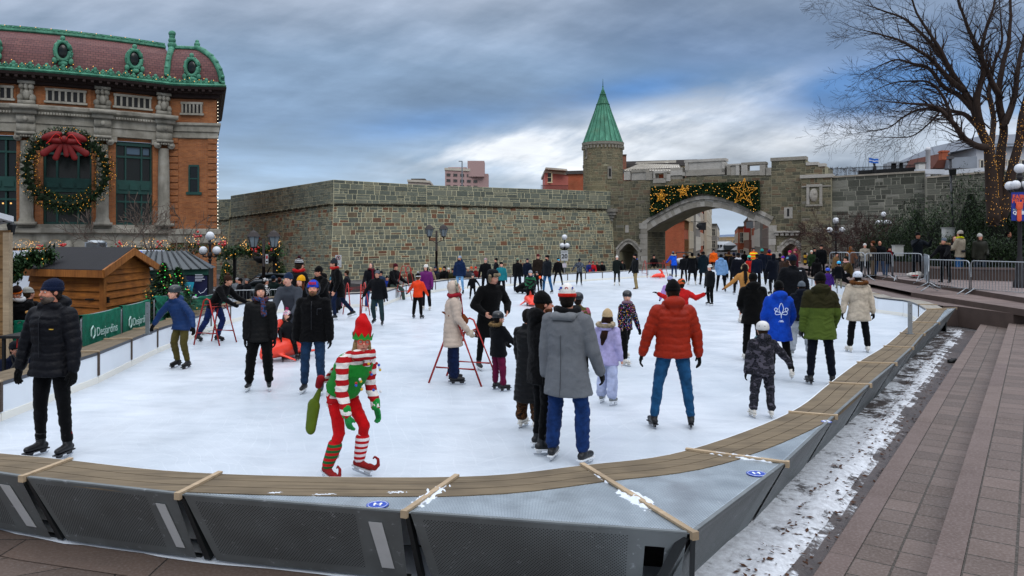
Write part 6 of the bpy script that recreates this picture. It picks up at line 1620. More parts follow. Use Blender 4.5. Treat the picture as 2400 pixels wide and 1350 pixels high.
m=MB();a,b=W(-260,13.4),W(22,12.6);planks(m,a,b,-.6,zat(540,12.8),.22,.02);c_=b+V((-2.5,3.2,0));planks(m,b,c_,-.6,zat(540,12.8),.22,.02);m.build('plank_wall',wood_mat('light_planks','#6f5233','#8f7048',(1.5,1.5,12)),HT2)
m=MB();m.bar(b+V((0,-.04,-.6)),b+V((0,-.04,zat(545,12.6))),.10);m.bar(P(-3,792,12.6)-V((0,.1,0)),P(-3,850,12.6)-V((0,.1,0)),.09);m.build('corner_trim',M_BATTEN,HT2)
m=MB();A,B=P(-260,440,13),P(32,520,12.2);m.hexa([A,B,B+V((-3.2,4,0)),A+V((-3.2,4,0))],[A+V((0,0,.09)),B+V((0,0,.09)),B+V((-3.2,4,.09)),A+V((-3.2,4,.09))]);m.build('roof',mat('#c8ccd2',.6),HT2)
T=thing('wall_lantern','black wall lantern under the eave of the left plank hut','lantern',tuple(P(26,530,13)));m=MB();c=P(27,535,12.7);m.lathe([(0,.12),(.075,.06),(.06,0),(.045,-.10),(0,-.12)],c,8);m.bar(c+V((0,0,.1)),c+V((-.15,0,.12)),.02);m.build('cage',M_BLACK,T);m=MB();m.lathe([(.066,.05),(.056,0),(.046,-.08)],c,8);m.build('glass',mat('#6e7b7c',.2),T)
KT=thing('kiosk','dark kiosk with a grey hipped roof and navy poster beside the cedar hut','kiosk',tuple(W(410,24)+V((0,0,-.6))))
k0,k1,k2,k3=W(322,23.5),W(489,23.0),W(500,26.5),W(345,27);ze=zat(629,23.2);zt_=zat(587,25)
m=MB();m.hexa([V((p.x,p.y,-.6))for p in(k0,k1,k2,k3)],[V((p.x,p.y,ze))for p in(k0,k1,k2,k3)]);m.build('body',mat('#12171b',.6),KT)
m=MB();o=[P(318,634,23.2),P(492,630,22.8),P(506,626,26.8),P(340,628,27.2)];t_=[P(345,590,24.6),P(436,588,24.4),P(440,590,25.4),P(350,590,25.6)];m.hexa(o,t_);r_o=m.build('hipped_roof',mat('#3b4244',.45,.4,.2,2),KT)
m=MB()
for i in range(9):m.tube([o[0].lerp(o[1],i/8)+V((0,0,.02)),t_[0].lerp(t_[1],i/8)+V((0,0,.02))],.025,4)
m.build('standing_seam',mat('#2c3133',.4,.5),r_o)
m=MB();m.bar(k0+V((0,-.05,ze-.09)),k1+V((0,-.05,ze-.09)),.05,.2);m.build('green_fascia',mat('#14463a',.6),KT)
m=MB();pa,pb_=k0.lerp(k1,.30)+V((0,-.04,0)),k0.lerp(k1,.985)+V((0,-.04,0));m.hexa([pa+V((0,0,-.5)),pb_+V((0,0,-.5)),pb_+V((0,.02,-.5)),pa+V((0,.02,-.5))],[pa+V((0,0,ze-.22)),pb_+V((0,0,ze-.22)),pb_+V((0,.02,ze-.22)),pa+V((0,.02,ze-.22))]);po=m.build('poster',mat('#171a3e',.5),KT)
m=MB()
for i,w in enumerate((.22,.26,.24,.3,.2)):
 x0=P(459,0,23.0).x;m.box(V((x0+w/2,22.99-.04,zat(643.5+i*3.6,23)-.0)),(w,.012,.017))
m.build('poster_text',mat('#c8ccd8',.6),po);m=MB();m.face([P(425,661,22.95),P(453,661,22.93),P(446,700,22.93),P(418,704,22.95)]);m.prism([P(427,661,22.93),P(455,661,22.91),P(446,702,22.91),P(418,704,22.93)],V((0,.012,0)));m.build('poster_shape',mat('#1f8fa8',.5),po)
m=MB();m.tube([P(430,668,22.9),P(434,676,22.9),P(431,684,22.9),P(438,670,22.9),P(440,688,22.9),P(446,668,22.9)],.012,4);m.tube([P(465,683,22.9),P(470,688,22.9),P(478,684,22.9),P(484,676,22.9)],.01,4);m.ball(P(456,702,22.9),(.09,.02,.12),10,6);m.build('poster_drawing',mat('#d0d6e4',.6),po)
TT=thing('truck_trailer','long white trailer roof behind the cedar hut','trailer',tuple(W(190,30)+V((0,0,-.6))));m=MB();a,b=W(10,29.5),W(335,30.5)
m.hexa([a+V((0,0,-.6)),b+V((0,0,-.6)),b+V((-.5,3,-.6)),a+V((-.5,3,-.6))],[a+V((0,0,zat(588,30))),b+V((0,0,zat(588,30))),b+V((-.5,3,zat(588,30))),a+V((-.5,3,zat(588,30)))]);m.build('box_body',mat('#c5ccd6',.5,0,.1,1),TT)
m=MB();m.box(P(163,587,31),(1.0,1,.14));m.box(P(253,587,31),(.8,1,.12));m.build('roof_hatch',mat('#d8dde2',.5),TT)
VT=thing('roof_vent','round stainless steel roof vent above the cedar hut','vent',tuple(P(225,588,29)));c=P(225,588,29);m=MB();m.lathe([(.36,0),(.38,.03),(.38,.30),(.40,.33),(.30,.36),(.30,.40),(0,.42)],c,28);m.build('drum',mat('#9da3a6',.3,.85,.2,5),VT,True)
T=thing('blue_canopy','blue canopy corner between the vent and the kiosk','canopy',tuple(P(320,592,28)));m=MB();m.hexa([P(296,600,27.5),P(338,600,27.5),P(338,600,28.5),P(296,600,28.5)],[P(306,589,27.8),P(332,588,27.8),P(332,588,28.2),P(306,589,28.2)]);m.build('cover',mat('#1f4fae',.7),T)
def fir(px,ytop,ybase,Y,rad,label,lights=70,n=2600):
 c=W(px,Y);z1,z0=zat(ytop,Y),-.6;T=thing('christmas_tree',label,'christmas tree',(c.x,c.y,z0));r_=random.Random(int(px*7));m=MB();H_=z1-z0;lp=[]
 for i in range(n):
  t=r_.random()**.75;a=r_.uniform(0,2*pi);rr=rad*(1-t)*r_.uniform(.35,1.08)*(1+.18*sin(a*5+t*25));p=V((c.x+rr*cos(a),c.y+rr*sin(a),z0+.25+t*(H_-.25)-.12*rr));d=V((cos(a),sin(a),r_.uniform(-.5,.35))).normalized();x=frame(d)[0];s=r_.uniform(.05,.11)*(1.2-t*.5)
  m.k=1 if r_.random()<.3 else 0;m.face([p-x*s*.35,p+x*s*.35,p+d*s*1.5])
  if len(lp)<lights and r_.random()<.04 and rr>rad*(1-t)*.8:lp.append(p+V((0,-.03,0)))
 m.build('crown',[M_FIR,M_FIR2],T);m=MB();m.tube([c+V((0,0,z0)),c+V((0,0,z1-.1))],[.07,.01],8);m.build('trunk',mat('#2a1c12',.9),T)
 bulbs(lp[::2],.016,WARM,T);bulbs(lp[1::2],.015,GRN,T,'green_light_string')
fir(384,616,700,18.2,1.25,'small fir with warm and green lights right of the cedar hut',110,8000);fir(417,626,700,19.4,1.1,'second small lit fir in front of the kiosk poster',80,6500)
def garland(label,pts,rad=.28,n=1500,lights=30,name='garland',gold=None,balls=None):
 c=sum(pts,V((0,0,0)))/len(pts);T=thing(name,label,'garland',tuple(c));m=MB();r_=random.Random(int(abs(c.x*100)));lp=[]
 for _ in range(n):
  t=r_.random()*(len(pts)-1);i=min(len(pts)-2,int(t));p=pts[i].lerp(pts[i+1],t-i)+V((r_.gauss(0,.5),r_.gauss(0,.5),r_.gauss(-.1,.55)))*rad;d=V((r_.gauss(0,1),r_.gauss(-.3,1),r_.gauss(-.4,1))).normalized();x=frame(d)[0];s=r_.uniform(.05,.1);m.k=1 if r_.random()<.4 else 0;m.face([p-x*s*.4,p+x*s*.4,p+d*s*1.6])
  if len(lp)<lights and r_.random()<.1:lp.append(p+V((0,-rad*.5,0)))
 m.build('greenery',[M_FIR,M_FIR2],T);bulbs(lp,.022,WARM,T)
 for(g_,gr)in(gold or[]):
  m=MB();ll=[]
  for k in range(26):a=r_.uniform(0,2*pi);q_=gr*r_.uniform(.35,1);ll.append(g_+V((q_*cos(a),r_.uniform(-.1,.1),q_*sin(a)*.7)))
  bulbs(ll,.020,WARM2,T,'light_spray')
  m.tube([g_+V((gr*cos(a),0,gr*.7*sin(a)))for a in[2*pi*k/16 for k in range(17)]],.008,4);m.build('wire_spiral',mat('#8a6a2c',.5,.4),T)
 for bc in(balls or[]):
  m=MB()
  for k in range(8):m.ball(bc+V((r_.gauss(0,.09),r_.gauss(0,.05),r_.gauss(0,.11))),r_.uniform(.035,.07),8,6)
  m.build('red_baubles',mat('#b0140c',.2,0,.2,4,spec=.7),T,True)
 return T
Yg=33
garland('fir garland with red baubles and gold sprays over the lane by the theatre corner',[P(508,590,Yg),P(560,588,Yg),P(610,583,Yg),P(662,588,Yg)],.26,3000,46,gold=[(P(583,574,Yg-.2),.35),(P(645,570,Yg-.2),.3),(P(512,565,Yg),.4)],balls=[P(598,580,Yg-.3),P(640,577,Yg-.3),P(520,571,Yg-.2),P(601,566,Yg-.2)])
garland('fir garland with gold sprays along the theatre front behind the kiosk',[P(250,594,36),P(330,592,36),P(420,584,36),P(480,580,36)],.26,3000,50,gold=[(P(300,578,36),.4),(P(352,572,36),.45),(P(385,574,36),.35),(P(450,564,36),.4)],balls=[P(281,572,35.7),P(372,572,35.7),P(465,560,35.7)])
garland('fir garland running down the left gable of the cedar hut',[P(30,648,17.6),P(45,615,17.8),P(75,603,18),P(125,596,18.4)],.16,2200,16)
garland('gold light sprays and red baubles on the theatre ledge at the far left',[P(48,582,40),P(160,582,40)],.08,160,4,gold=[(P(55,575,40),.5),(P(78,577,40),.4),(P(130,577,40),.5)],balls=[P(96,578,39.7),P(145,577,39.7)])
T=thing('hanging_basket','round black hanging planter under the lane garland','planter',tuple(P(619,604,33)));m=MB();m.lathe([(0,-.28),(.25,-.25),(.45,-.08),(.48,.06),(.40,.06)],P(619,604,33),20);m.build('bowl',M_BLACK,T,True);m=MB();m.tube([P(601,602,33),P(619,588,33),P(637,602,33)],.015,5);m.build('chain',M_BLACK,T)
T=thing('garland_post','black iron post with scroll brackets carrying the lane garland','post',tuple(W(645,33.2)+V((0,0,-.6))));m=MB();m.bar(W(645,33.2)+V((0,0,-.6)),W(645,33.2)+V((0,0,zat(592,33.2))),.16);m.box(P(645,609,33.2),(.34,.2,.12));m.build('post',M_BLACK,T)
m=MB();m.tube([P(643,620,33.1),P(632,628,33.1),P(626,640,33.1),P(625,660,33.1)],.03,5);m.tube([P(647,612,33.1),P(655,612,33.1),P(651,625,33.1)],.025,5);m.build('scroll_bracket',M_BLACK,T)
T=thing('garland_post','black iron post at the left end of the lane garland','post',tuple(W(550,33.4)+V((0,0,-.6))));m=MB();m.bar(W(550,33.4)+V((0,0,-.6)),W(550,33.4)+V((0,0,zat(594,33.2))),.12);m.build('post',M_BLACK,T)
for px,lb,Yt in((658,'clipped cone topiary with lights right of the garland post',33.4),(531,'tall dark topiary with lights at the theatre corner',33)):
 c=W(px,Yt);T=thing('topiary',lb,'shrub',(c.x,c.y,-.6));m=MB();r_=random.Random(px);z1=zat(612,Yt);leaves(m,c+V((0,0,(z1-.6)/2+.0)),(.3,.3,(z1+.6)/2),2200,.07,r_,k2=.5,shell=.4);m.build('foliage',[mat('#33451a',.85,0,.4,4),M_FIR2],T);bulbs([c+V((r_.uniform(-.22,.22),-.3,r_.uniform(-.2,z1-.1)))for _ in range(12)],.022,WARM,T)
M_BAN=cloth('#0f6a52','plain');M_WTXT=mat('#b6d3cd',.7)
def banner(label,a,b,z0,z1,txt=False,wr_=.0,seed=0,alone=True):
 "sheet of cloth over a crowd barrier"
 T=thing('covered_barrier',label,'banner',tuple(((a+b)/2)+V((0,0,-.12))),'green banners along the left boards');d=(b-a);L=d.length;d=d/L;n_=V((d.y,-d.x,0));n_=n_ if n_.dot(-a)>0 else-n_
 m=MB();nu,nv=40,16;vs=[]
 for i in range(nu+1):
  for j in range(nv+1):
   u,v=i/nu,j/nv;q=noise.noise(V((u*3+seed,v*1.2,0)))*.02+noise.noise(V((u*9+seed,v*2+u*4,3)))*.012+wr_*(noise.noise(V((u*7+v*5+seed,v*4,1)))*.09)
   sag=-.02*sin(pi*u)-(.03*noise.noise(V((u*5+seed,9,0)))if wr_ else 0);vs.append(a+d*(L*u)+n_*(.03+q)+V((0,0,lerp(z0,z1+sag,v))))
 m.idx(vs,[(i*(nv+1)+j,(i+1)*(nv+1)+j,(i+1)*(nv+1)+j+1,i*(nv+1)+j+1)for i in range(nu)for j in range(nv)])
 m.idx([p-n_*.07 for p in vs],[(i*(nv+1)+j,i*(nv+1)+j+1,(i+1)*(nv+1)+j+1,(i+1)*(nv+1)+j)for i in range(nu)for j in range(nv)])
 tops=[vs[i*(nv+1)+nv]for i in range(nu+1)];m.idx(tops+[p-n_*.07 for p in tops],[(i,i+1,nu+2+i,nu+1+i)for i in range(nu)])
 m.build('cloth',M_BAN,T,True);m=MB();f=.09
 m.tube([a+V((0,0,z0-.3)),a+V((0,0,z1-f)),a+d*f+V((0,0,z1-.03)),b-d*f+V((0,0,z1-.03)),b+V((0,0,z1-f)),b+V((0,0,z0-.3))],.02,8);
 for p in(a+d*.2,b-d*.2):m.bar(p+n_*.0+V((0,0,-.14)),p+V((0,0,z0)),.03)
 m.build('barrier_frame',M_GALV,T)
 if txt:
  tc=a.lerp(b,.57)+n_*.065+V((0,0,z0+.20));M_=plane_mtx(tc,d,V((0,0,1)));text('Desjardins',.23,M_WTXT,T,M_,.001,sx=.95)
  c=a.lerp(b,.20)+n_*.065+V((0,0,z0+.22));m=MB();pts=[c+d*(.085*sin(pi*k/3))+V((0,0,.115*cos(pi*k/3)))for k in range(7)];m.tube(pts,.012,5);m.build('hexagon_mark',M_WTXT,T)
ba=[V((-7.62,13.2,0)),V((-7.80,14.9,0)),V((-8.05,16.55,0)),V((-8.15,17.0,0)),V((-8.55,19.8,0)),V((-8.75,20.3,0)),V((-9.0,23.6,0))]
banner('green banner with white lettering right behind the man in the navy beanie',ba[0],ba[1]-V((0,.07,0)),.42,.98,True,seed=1)
banner('green banner with white lettering left of the galvanised post',ba[1],ba[2],.42,1.0,True,seed=5)
banner('crumpled green banner behind the boy in the blue jacket',ba[3],ba[4],.42,1.02,False,.9,9)
banner('last low green banner behind the leaning skater',ba[5],ba[6],.35,.74,False,.3,14)
banner('pale green banner at the far left beside the paper bag',V((-8.6,12.9,0)),V((-7.7,13.1,0)),.40,.92,False,.4,22)
T=thing('paper_bag','crumpled brown paper bag with a twisted top at the far left','bag',tuple(P(80,778,11.6)));m=Soup();c=P(80,778,11.6);m.cap(c+V((0,0,.08)),c+V((.02,0,.20)),.13,.075);m.cap(c+V((.02,0,.2)),c+V((-.01,0,.34)),.05,.03);m.cap(c+V((-.01,0,.34)),c+V((-.12,0,.30)),.03,.025)
m.fuse('paper',cloth('#a5793f','puffer'),T,.012,1,lambda co,no:(.006*np.sin(co[:,0]*60)*np.sin(co[:,2]*50)).astype('f'))
T=thing('side_table','small dark table with a red box under the paper bag','table',tuple(P(75,860,11.6)));m=MB();m.box(P(75,783,11.6)-V((0,0,.02)),(.7,.5,.04));m.build('top',M_BLACK,T);m=MB();[m.bar(P(75,783,11.6)+V((sx*.3,sy*.2,-.04)),V((P(75,783,11.6).x+sx*.3,11.6+sy*.2,-.6)),.04)for sx in(-1,1)for sy in(-1,1)];m.build('leg_frame',M_BLACK,T);m=MB();m.box(P(55,802,11.5),(.14,.12,.16));m.build('red_box',M_RED,T)
T=thing('cable','thick black cable drooping by the left plank hut','cable',tuple(P(40,840,11)));m=MB();m.tube(catmull([P(100,790,10.9),P(72,808,11),P(48,840,11.1),P(28,868,11.1)],6),.035,8);m.tube(catmull([P(45,880,11.2),P(40,850,11.2),P(30,832,11.2),P(28,842,11.2),P(36,862,11.2)],6),.012,6);m.build('cord',M_BLACK,T,True)
M_GLOBE=mat('#cfd2d6',.25,0,spec=.5);M_IRON=mat('#1d1a1c',.5,.2,.3,8)
def globe_lamp(px,ytop,Y,zb,label,rg,arm,drop,n=4,phase=pi/4,pole='#1d1a1c',place=None):
 c=W(px,Y)if place is None else place;zt=zat(ytop,Y);T=thing('globe_lamp',label,'street lamp',(c.x,c.y,zb),'globe lamps round the rink');M_=mat(pole,.55,.1,.3,6)
 m=MB();s=(zt-zb)/3.2;m.lathe([(.16*s,zb),(.16*s,zb+.15*s),(.10*s,zb+.25*s),(.085*s,zb+.7*s),(.055*s,zb+.85*s),(.045*s,zt-rg*1.6),(.07*s,zt-rg*1.3),(.05*s,zt-rg)],(c.x,c.y,0),14);m.build('pole',M_,T,True)
 m=MB();m.ball(c+V((0,0,zt)),rg,20,12);m.build('globe',M_GLOBE,T,True)
 for k in range(n):
  a=phase+2*pi*k/n;e=c+V((arm*cos(a),arm*sin(a),zt-drop));m=MB();m.ball(e,rg*.93,18,12);g_=m.build('globe',M_GLOBE,T,True)
  m=MB();m.tube([c+V((0,0,zt-drop-rg*1.2)),c+V((arm*.5*cos(a),arm*.5*sin(a),zt-drop-rg*1.5)),e-V((0,0,rg*1.35)),e-V((0,0,rg*.8))],.026*s+.01,6);m.lathe([(rg*.5,zt-drop-rg*1.05),(rg*.42,zt-drop-rg*.8)],(e.x,e.y,0),10);m.build('arm',M_,T,True)
 m=MB();[m.ball(c+V((0,0,zt-drop-rg*1.1)),(.1*s,.1*s,.14*s),10,8),m.ball(c+V((0,0,zt-rg*1.9)),(.08*s,.08*s,.09*s),10,8),m.ball(c+V((0,0,zt-drop-rg*2.2)),(.085*s,.085*s,.06*s),10,8)];m.build('collar',M_,T,True);return T
globe_lamp(492,553,30,-.6,'globe lamp with three white globes in front of the theatre corner',.175,.27,.58,2,0)
globe_lamp(1323,556,55.5,-.2,'globe lamp above the 20 sign in front of the bastion wall',.21,.26,.62,4,pi/4)
globe_lamp(1959,517,46,-.1,'globe lamp with three white globes in front of the bare bush',.19,.38,.58,2,0)
globe_lamp(2071,502,50,.6,'globe lamp with four white globes half hidden by the evergreens',.165,.37,.55,4,0)
LR=globe_lamp(2390,395,25,.75,'big globe lamp on the right edge carrying the blue campaign banner',.165,.30,.56,4,pi/4-.2)
def lantern_lamp(px,ytop,Y,zb,label,dx=.42):
 c=W(px,Y);zt=zat(ytop,Y);T=thing('lantern_lamp',label,'street lamp',(c.x,c.y,zb),'twin lantern lamps before the bastion wall');M_=mat('#2a2321',.6,.1,.3,6);m=MB();m.tube([c+V((0,0,zb)),c+V((0,0,zt-.2))],[.09,.055],10);m.build('pole',M_,T,True)
 for s_ in(-1,1):
  e=c+V((s_*dx,0,zt-.12));m=MB();m.lathe([(.12,-.42),(.24,0),(.26,.03)],e,6);m.build('glass_lantern',mat('#79858c',.15,0,.2,4,spec=.7),T);m=MB();m.lathe([(.30,.02),(.26,.07),(.16,.2),(.07,.26),(0,.32)],e,6);m.lathe([(0,-.50),(.13,-.43),(.13,-.40)],e,6)
  for k in range(6):a=2*pi*k/6;m.bar(e+V((.12*cos(a),.12*sin(a),-.42)),e+V((.25*cos(a),.25*sin(a),.02)),.02)
  m.tube([c+V((0,0,zt-.95)),c+V((s_*dx*.5,0,zt-.8)),e-V((0,0,.65)),e-V((0,0,.45))],.03,6);m.build('lantern_cap',mat('#6f7778',.5,.2)if False else M_,T)
lantern_lamp(618,549,31,-.6,'twin lantern lamp rising through the lane garland');lantern_lamp(1023,533,44,-.2,'twin lantern lamp in the middle of the bastion wall')
M_SIGN=mat('#b9bcbe',.5,0,.1,4);M_INK=mat('#111214',.6)
T=thing('speed_sign','white 20 maximum speed sign on a grey post below the globe lamp','sign',tuple(W(1323,54.5)+V((0,0,-.14))));m=MB();m.bar(W(1323,54.6)+V((0,0,-.14)),W(1323,54.6)+V((0,0,zat(590,54.5))),.08);m.build('post',M_GALV,T)
m=MB();m.box(P(1323,599,54.5),(.52,.03,.74));s_=m.build('plate',M_SIGN,T);text('20',.44,M_INK,s_,plane_mtx(P(1323,601,54.47),(1,0,0),(0,0,1)),.002,bold=.008);text('MAXIMUM',.095,M_INK,s_,plane_mtx(P(1323,590.5,54.47),(1,0,0),(0,0,1)),.002);m=MB();m.box(P(1323,622,54.5),(.3,.03,.3));m.build('small_plate',mat('#c7bfc8',.6),T)
T=thing('parking_sign','white no parking sign above a P plate against the bastion wall','sign',tuple(W(793,36)+V((0,0,-.6))));m=MB();m.bar(W(793,36.1)+V((0,0,-.6)),W(793,36.1)+V((0,0,zat(598,36))),.06);m.build('post',M_GALV,T)
m=MB();m.box(P(793,605,36),(.30,.02,.30));m.box(P(793,613.5,36),(.30,.02,.05));s_=m.build('plate',M_SIGN,T);m=MB();c=P(793,604,35.98);m.tube([c+V((.09*cos(a),0,.09*sin(a)))for a in[2*pi*k/20 for k in range(21)]],.012,5);m.tube([c+V((-.065,0,.065)),c+V((.065,0,-.065))],.012,5);m.build('ban_ring',mat('#8c2a24',.6),s_);m=MB();m.ball(c,(.035,.006,.05),8,6);m.build('symbol',M_INK,s_)
m=MB();m.box(P(793,620.5,36),(.30,.02,.24));s_=m.build('lower_plate',M_SIGN,T);text('P',.2,M_INK,s_,plane_mtx(P(791.5,620.5,35.98),(1,0,0),(0,0,1)),.002);text('S',.08,M_INK,s_,plane_mtx(P(797,622,35.98),(1,0,0),(0,0,1)),.002)
T=thing('parking_sign','narrow white sign with a red square on the lane lamp post','sign',tuple(P(625,620,30.8)));m=MB();m.box(P(625.5,607,30.8),(.11,.02,.38));s_=m.build('plate',M_SIGN,T);m=MB();m.box(P(625.5,602.5,30.78),(.07,.01,.13));m.build('red_square',M_RED,s_);m=MB();m.box(P(625.5,613,30.78),(.07,.01,.05));m.build('symbol',M_INK,s_)
T=thing('camera_pole','tall grey pole with a black loudspeaker in front of the rampart','pole',tuple(W(2236,36)+V((0,0,.7))));m=MB();b_,t_=P(2238,560,36),P(2227,372,36);m.tube([V((b_.x,b_.y,.7)),t_],[.10,.07],10);m.build('pole',mat('#4b4b4e',.6,.2,.2,4),T,True)
m=MB();m.box(t_+V((0,0,.05)),(.24,.2,.14));m.ball(t_+V((-.05,0,.22)),.07,8,6);m.build('camera_head',mat('#4b4b4e',.5),T);m=MB();m.hexa([P(2225,411,35.8),P(2241,412,35.8),P(2241,412,36.2),P(2225,411,36.2)],[P(2223,397,35.7),P(2242,396,35.7),P(2242,396,36.2),P(2223,397,36.2)]);m.build('loudspeaker',M_BLACK,T)
T=thing('campaign_banner','blue campaign banner with a raised orange fist hung on the right lamp','banner',tuple(P(2392,515,24.7)));Yb_=24.7
m=MB();a,b,c,d=P(2371,517,Yb_),P(2425,519,Yb_),P(2425,449,Yb_),P(2371,451,Yb_);m.prism([a,b,c,d],V((0,.02,0)));s_=m.build('cloth',mat('#1a2f86',.6,0,.1,3),T);M_OR=mat('#d8593a',.6)
X0,Z0=V((1,0,0)),V((0,0,1))
text('FAIRE',.20,M_OR,s_,plane_mtx(P(2373,462,Yb_-.01),X0,Z0),.002,align='LEFT',bold=.008);text('FRONT',.20,M_OR,s_,plane_mtx(P(2371.5,471,Yb_-.01),X0,Z0),.002,align='LEFT',bold=.008)
text('POUR LE',.085,M_WTXT,s_,plane_mtx(P(2374,492,Yb_-.01),X0,Z0),.002,align='LEFT');text('QUÉBEC',.15,mat('#e4e6ea',.6),s_,plane_mtx(P(2374,499,Yb_-.01),X0,Z0),.002,align='LEFT',bold=.006)
m=Soup();fc=P(2389,485,Yb_-.02);m.cap(fc+V((0,0,-.40)),fc+V((0,0,-.10)),.085,.075,.2,X0);m.ball(fc,(.12,.03,.13),12,8)
for i in range(4):m.cap(fc+V((-.085+i*.057,-.01,.13)),fc+V((-.085+i*.057,-.01,.03)),.032,.03,.5,X0)
m.build('fist',M_OR,s_,True);m=MB();m.ball(P(2405,475,Yb_-.012),(.06,.008,.06),12,6);m.build('round_badge',M_WTXT,s_);m=MB();m.bar(P(2368,449,Yb_+.02),P(2430,447,Yb_+.02),.03);m.build('bracket',M_BLACK,T)
def barrier(a,b,zb,label,group='galvanised crowd barriers on the plaza',h=1.08,nb=None,feet=True):
 a,b=V((a.x,a.y,zb)),V((b.x,b.y,zb));d=b-a;L=d.length;d=d/L;T=thing('crowd_barrier',label,'barrier',tuple((a+b)/2),group);n_=V((d.y,-d.x,0));f=.12;z=lambda q:V((0,0,q));m=MB()
 pts=[a+z(.16)]+[a+z(h-f)]+[a+d*(f*(1-cos(t)))+z(h-f+f*sin(t))for t in(.5,1.0)]+[a+d*f+z(h),b-d*f+z(h)]+[b-d*(f*(1-cos(t)))+z(h-f+f*sin(t))for t in(1.0,.5)]+[b+z(h-f),b+z(.16)]
 m.tube(pts,.019,7);m.tube([a+z(.18),b+z(.18)],.016,6);m.build('frame',M_GALV,T,True);m=MB();nb=nb or int(L/.115)
 for i in range(1,nb):p=a+d*(L*i/nb);m.tube([p+z(.18),p+z(h-.005)],.0075,5,False)
 m.build('bars',M_GALV,T);
 if feet:
  for p in(a+d*.12,b-d*.12):
   m=MB();m.tube([p-n_*.36+z(.0),p-n_*.16+z(.10),p+z(.20),p+n_*.16+z(.10),p+n_*.36+z(.0)],.018,7);m.build('foot',M_GALV,T,True)
 return T
Bz=.75
def barp(px,py,z=Bz):return G(px,py,z)
barrier(barp(2276,690,.6),barp(2420,702,.6),.6,'crowd barrier at the right edge of the photo on the steps');barrier(barp(2172,682,.6),barp(2272,690,.6),.6,'crowd barrier at the corner of the steps, left of the last one')
barrier(barp(2177,676,.75),barp(2166,664,.75),.75,'short end-on crowd barrier at the step corner');barrier(barp(2093,657),barp(2161,659),Bz,'crowd barrier in front of the man holding up a phone');barrier(barp(2028,657),barp(2090,655.5),Bz,'crowd barrier in front of the brown jacketed man')
barrier(barp(1992,650),barp(2026,652),Bz,'crowd barrier with dark netting left of the brown jacketed man');barrier(barp(1945,648),barp(1990,650),Bz,'crowd barrier before the tan hooded person')
barrier(V((-10.6,26,0)),V((-8.8,26.5,0)),-.5,'crowd barrier behind the left boards near the silver car','crowd barriers behind the left boards');barrier(V((-8.7,26.6,0)),V((-7.3,27.2,0)),-.5,'crowd barrier behind the woman in the grey coat','crowd barriers behind the left boards')
def car(c,label,col,ang=0):
 T=thing('parked_car',label,'car',tuple(c));m=Soup();s=Matrix.Rotation(ang,3,'Z')
 def Q(x,y,z):return V(c)+s@V((x,y,z))
 rs=[];prof=[(-2.15,.35,.75,.6),(-2.05,.28,.95,.8),(-1.4,.25,1.02,.86),(-.2,.25,.98,.88),(.9,.25,.93,.88),(1.6,.27,.84,.86),(2.05,.3,.72,.78),(2.18,.36,.58,.6)]
 X_,Z_=s@V((0,1,0)),V((0,0,1))
 for x,z0,z1,w in prof:rs.append((Q(x,0,(z0+z1)/2),X_,Z_,w,(z1-z0)/2*1.12))
 m.rings(rs,20);m.build('body',mat(col,.3,.4,spec=.6),T,True)
 m=Soup();rs=[(Q(x,0,.98+h/2-.05),X_,Z_,w,h/2+.04)for x,h,w in((-1.75,.10,.68),(-1.25,.42,.70),(-.5,.50,.72),(.15,.46,.70),(.6,.30,.68),(1.15,.05,.66))];m.rings(rs,18);o=m.build('cabin_glass',mat('#10181c',.08,0,spec=.9),T,True)
 m=MB()
 for sy in(-1,1):m.tube([Q(-1.7,sy*.64,1.05),Q(-1.2,sy*.6,1.40),Q(-.4,sy*.58,1.48),(Q(.3,sy*.58,1.40)),Q(1.2,sy*.66,.98)],.035,6)
 m.hexa([Q(-1.2,-.58,1.42),Q(.15,-.58,1.42),Q(.15,.58,1.42),Q(-1.2,.58,1.42)],[Q(-1.1,-.5,1.50),Q(.05,-.5,1.50),Q(.05,.5,1.5),Q(-1.1,.5,1.5)]);m.build('roof',mat(col,.3,.4,spec=.6),T,True)
 for x in(-1.35,1.35):
  for sy in(-1,1):m=MB();cc_=Q(x,sy*.78,.32);ax=s@V((0,1,0));m.tube([cc_-ax*.1,cc_+ax*.1],.32,20);w=m.build('wheel',mat('#0c0c0d',.8),T);m=MB();m.tube([cc_+ax*(sy*.09),cc_+ax*(sy*.115)],.2,14);m.build('rim',mat('#9a9da1',.3,.8),w)
 for sy in(-1,1):m=MB();m.ball(Q(2.02,sy*.55,.62),(.12,.2,.09),10,6);m.build('headlight',mat('#dfe4e8',.1),T);m=MB();m.ball(Q(.72,sy*.86,.98),(.10,.1,.07),8,6);m.build('wing_mirror',mat(col,.3,.4),T)
car(W(500,27)+V((-1.2,0,-.6)),'silver hatchback parked behind the last green banner','#9aa2aa');car(W(700,33)+V((-.6,.4,-.6)),'dark grey car parked behind the boards in front of the bastion','#2c3437')
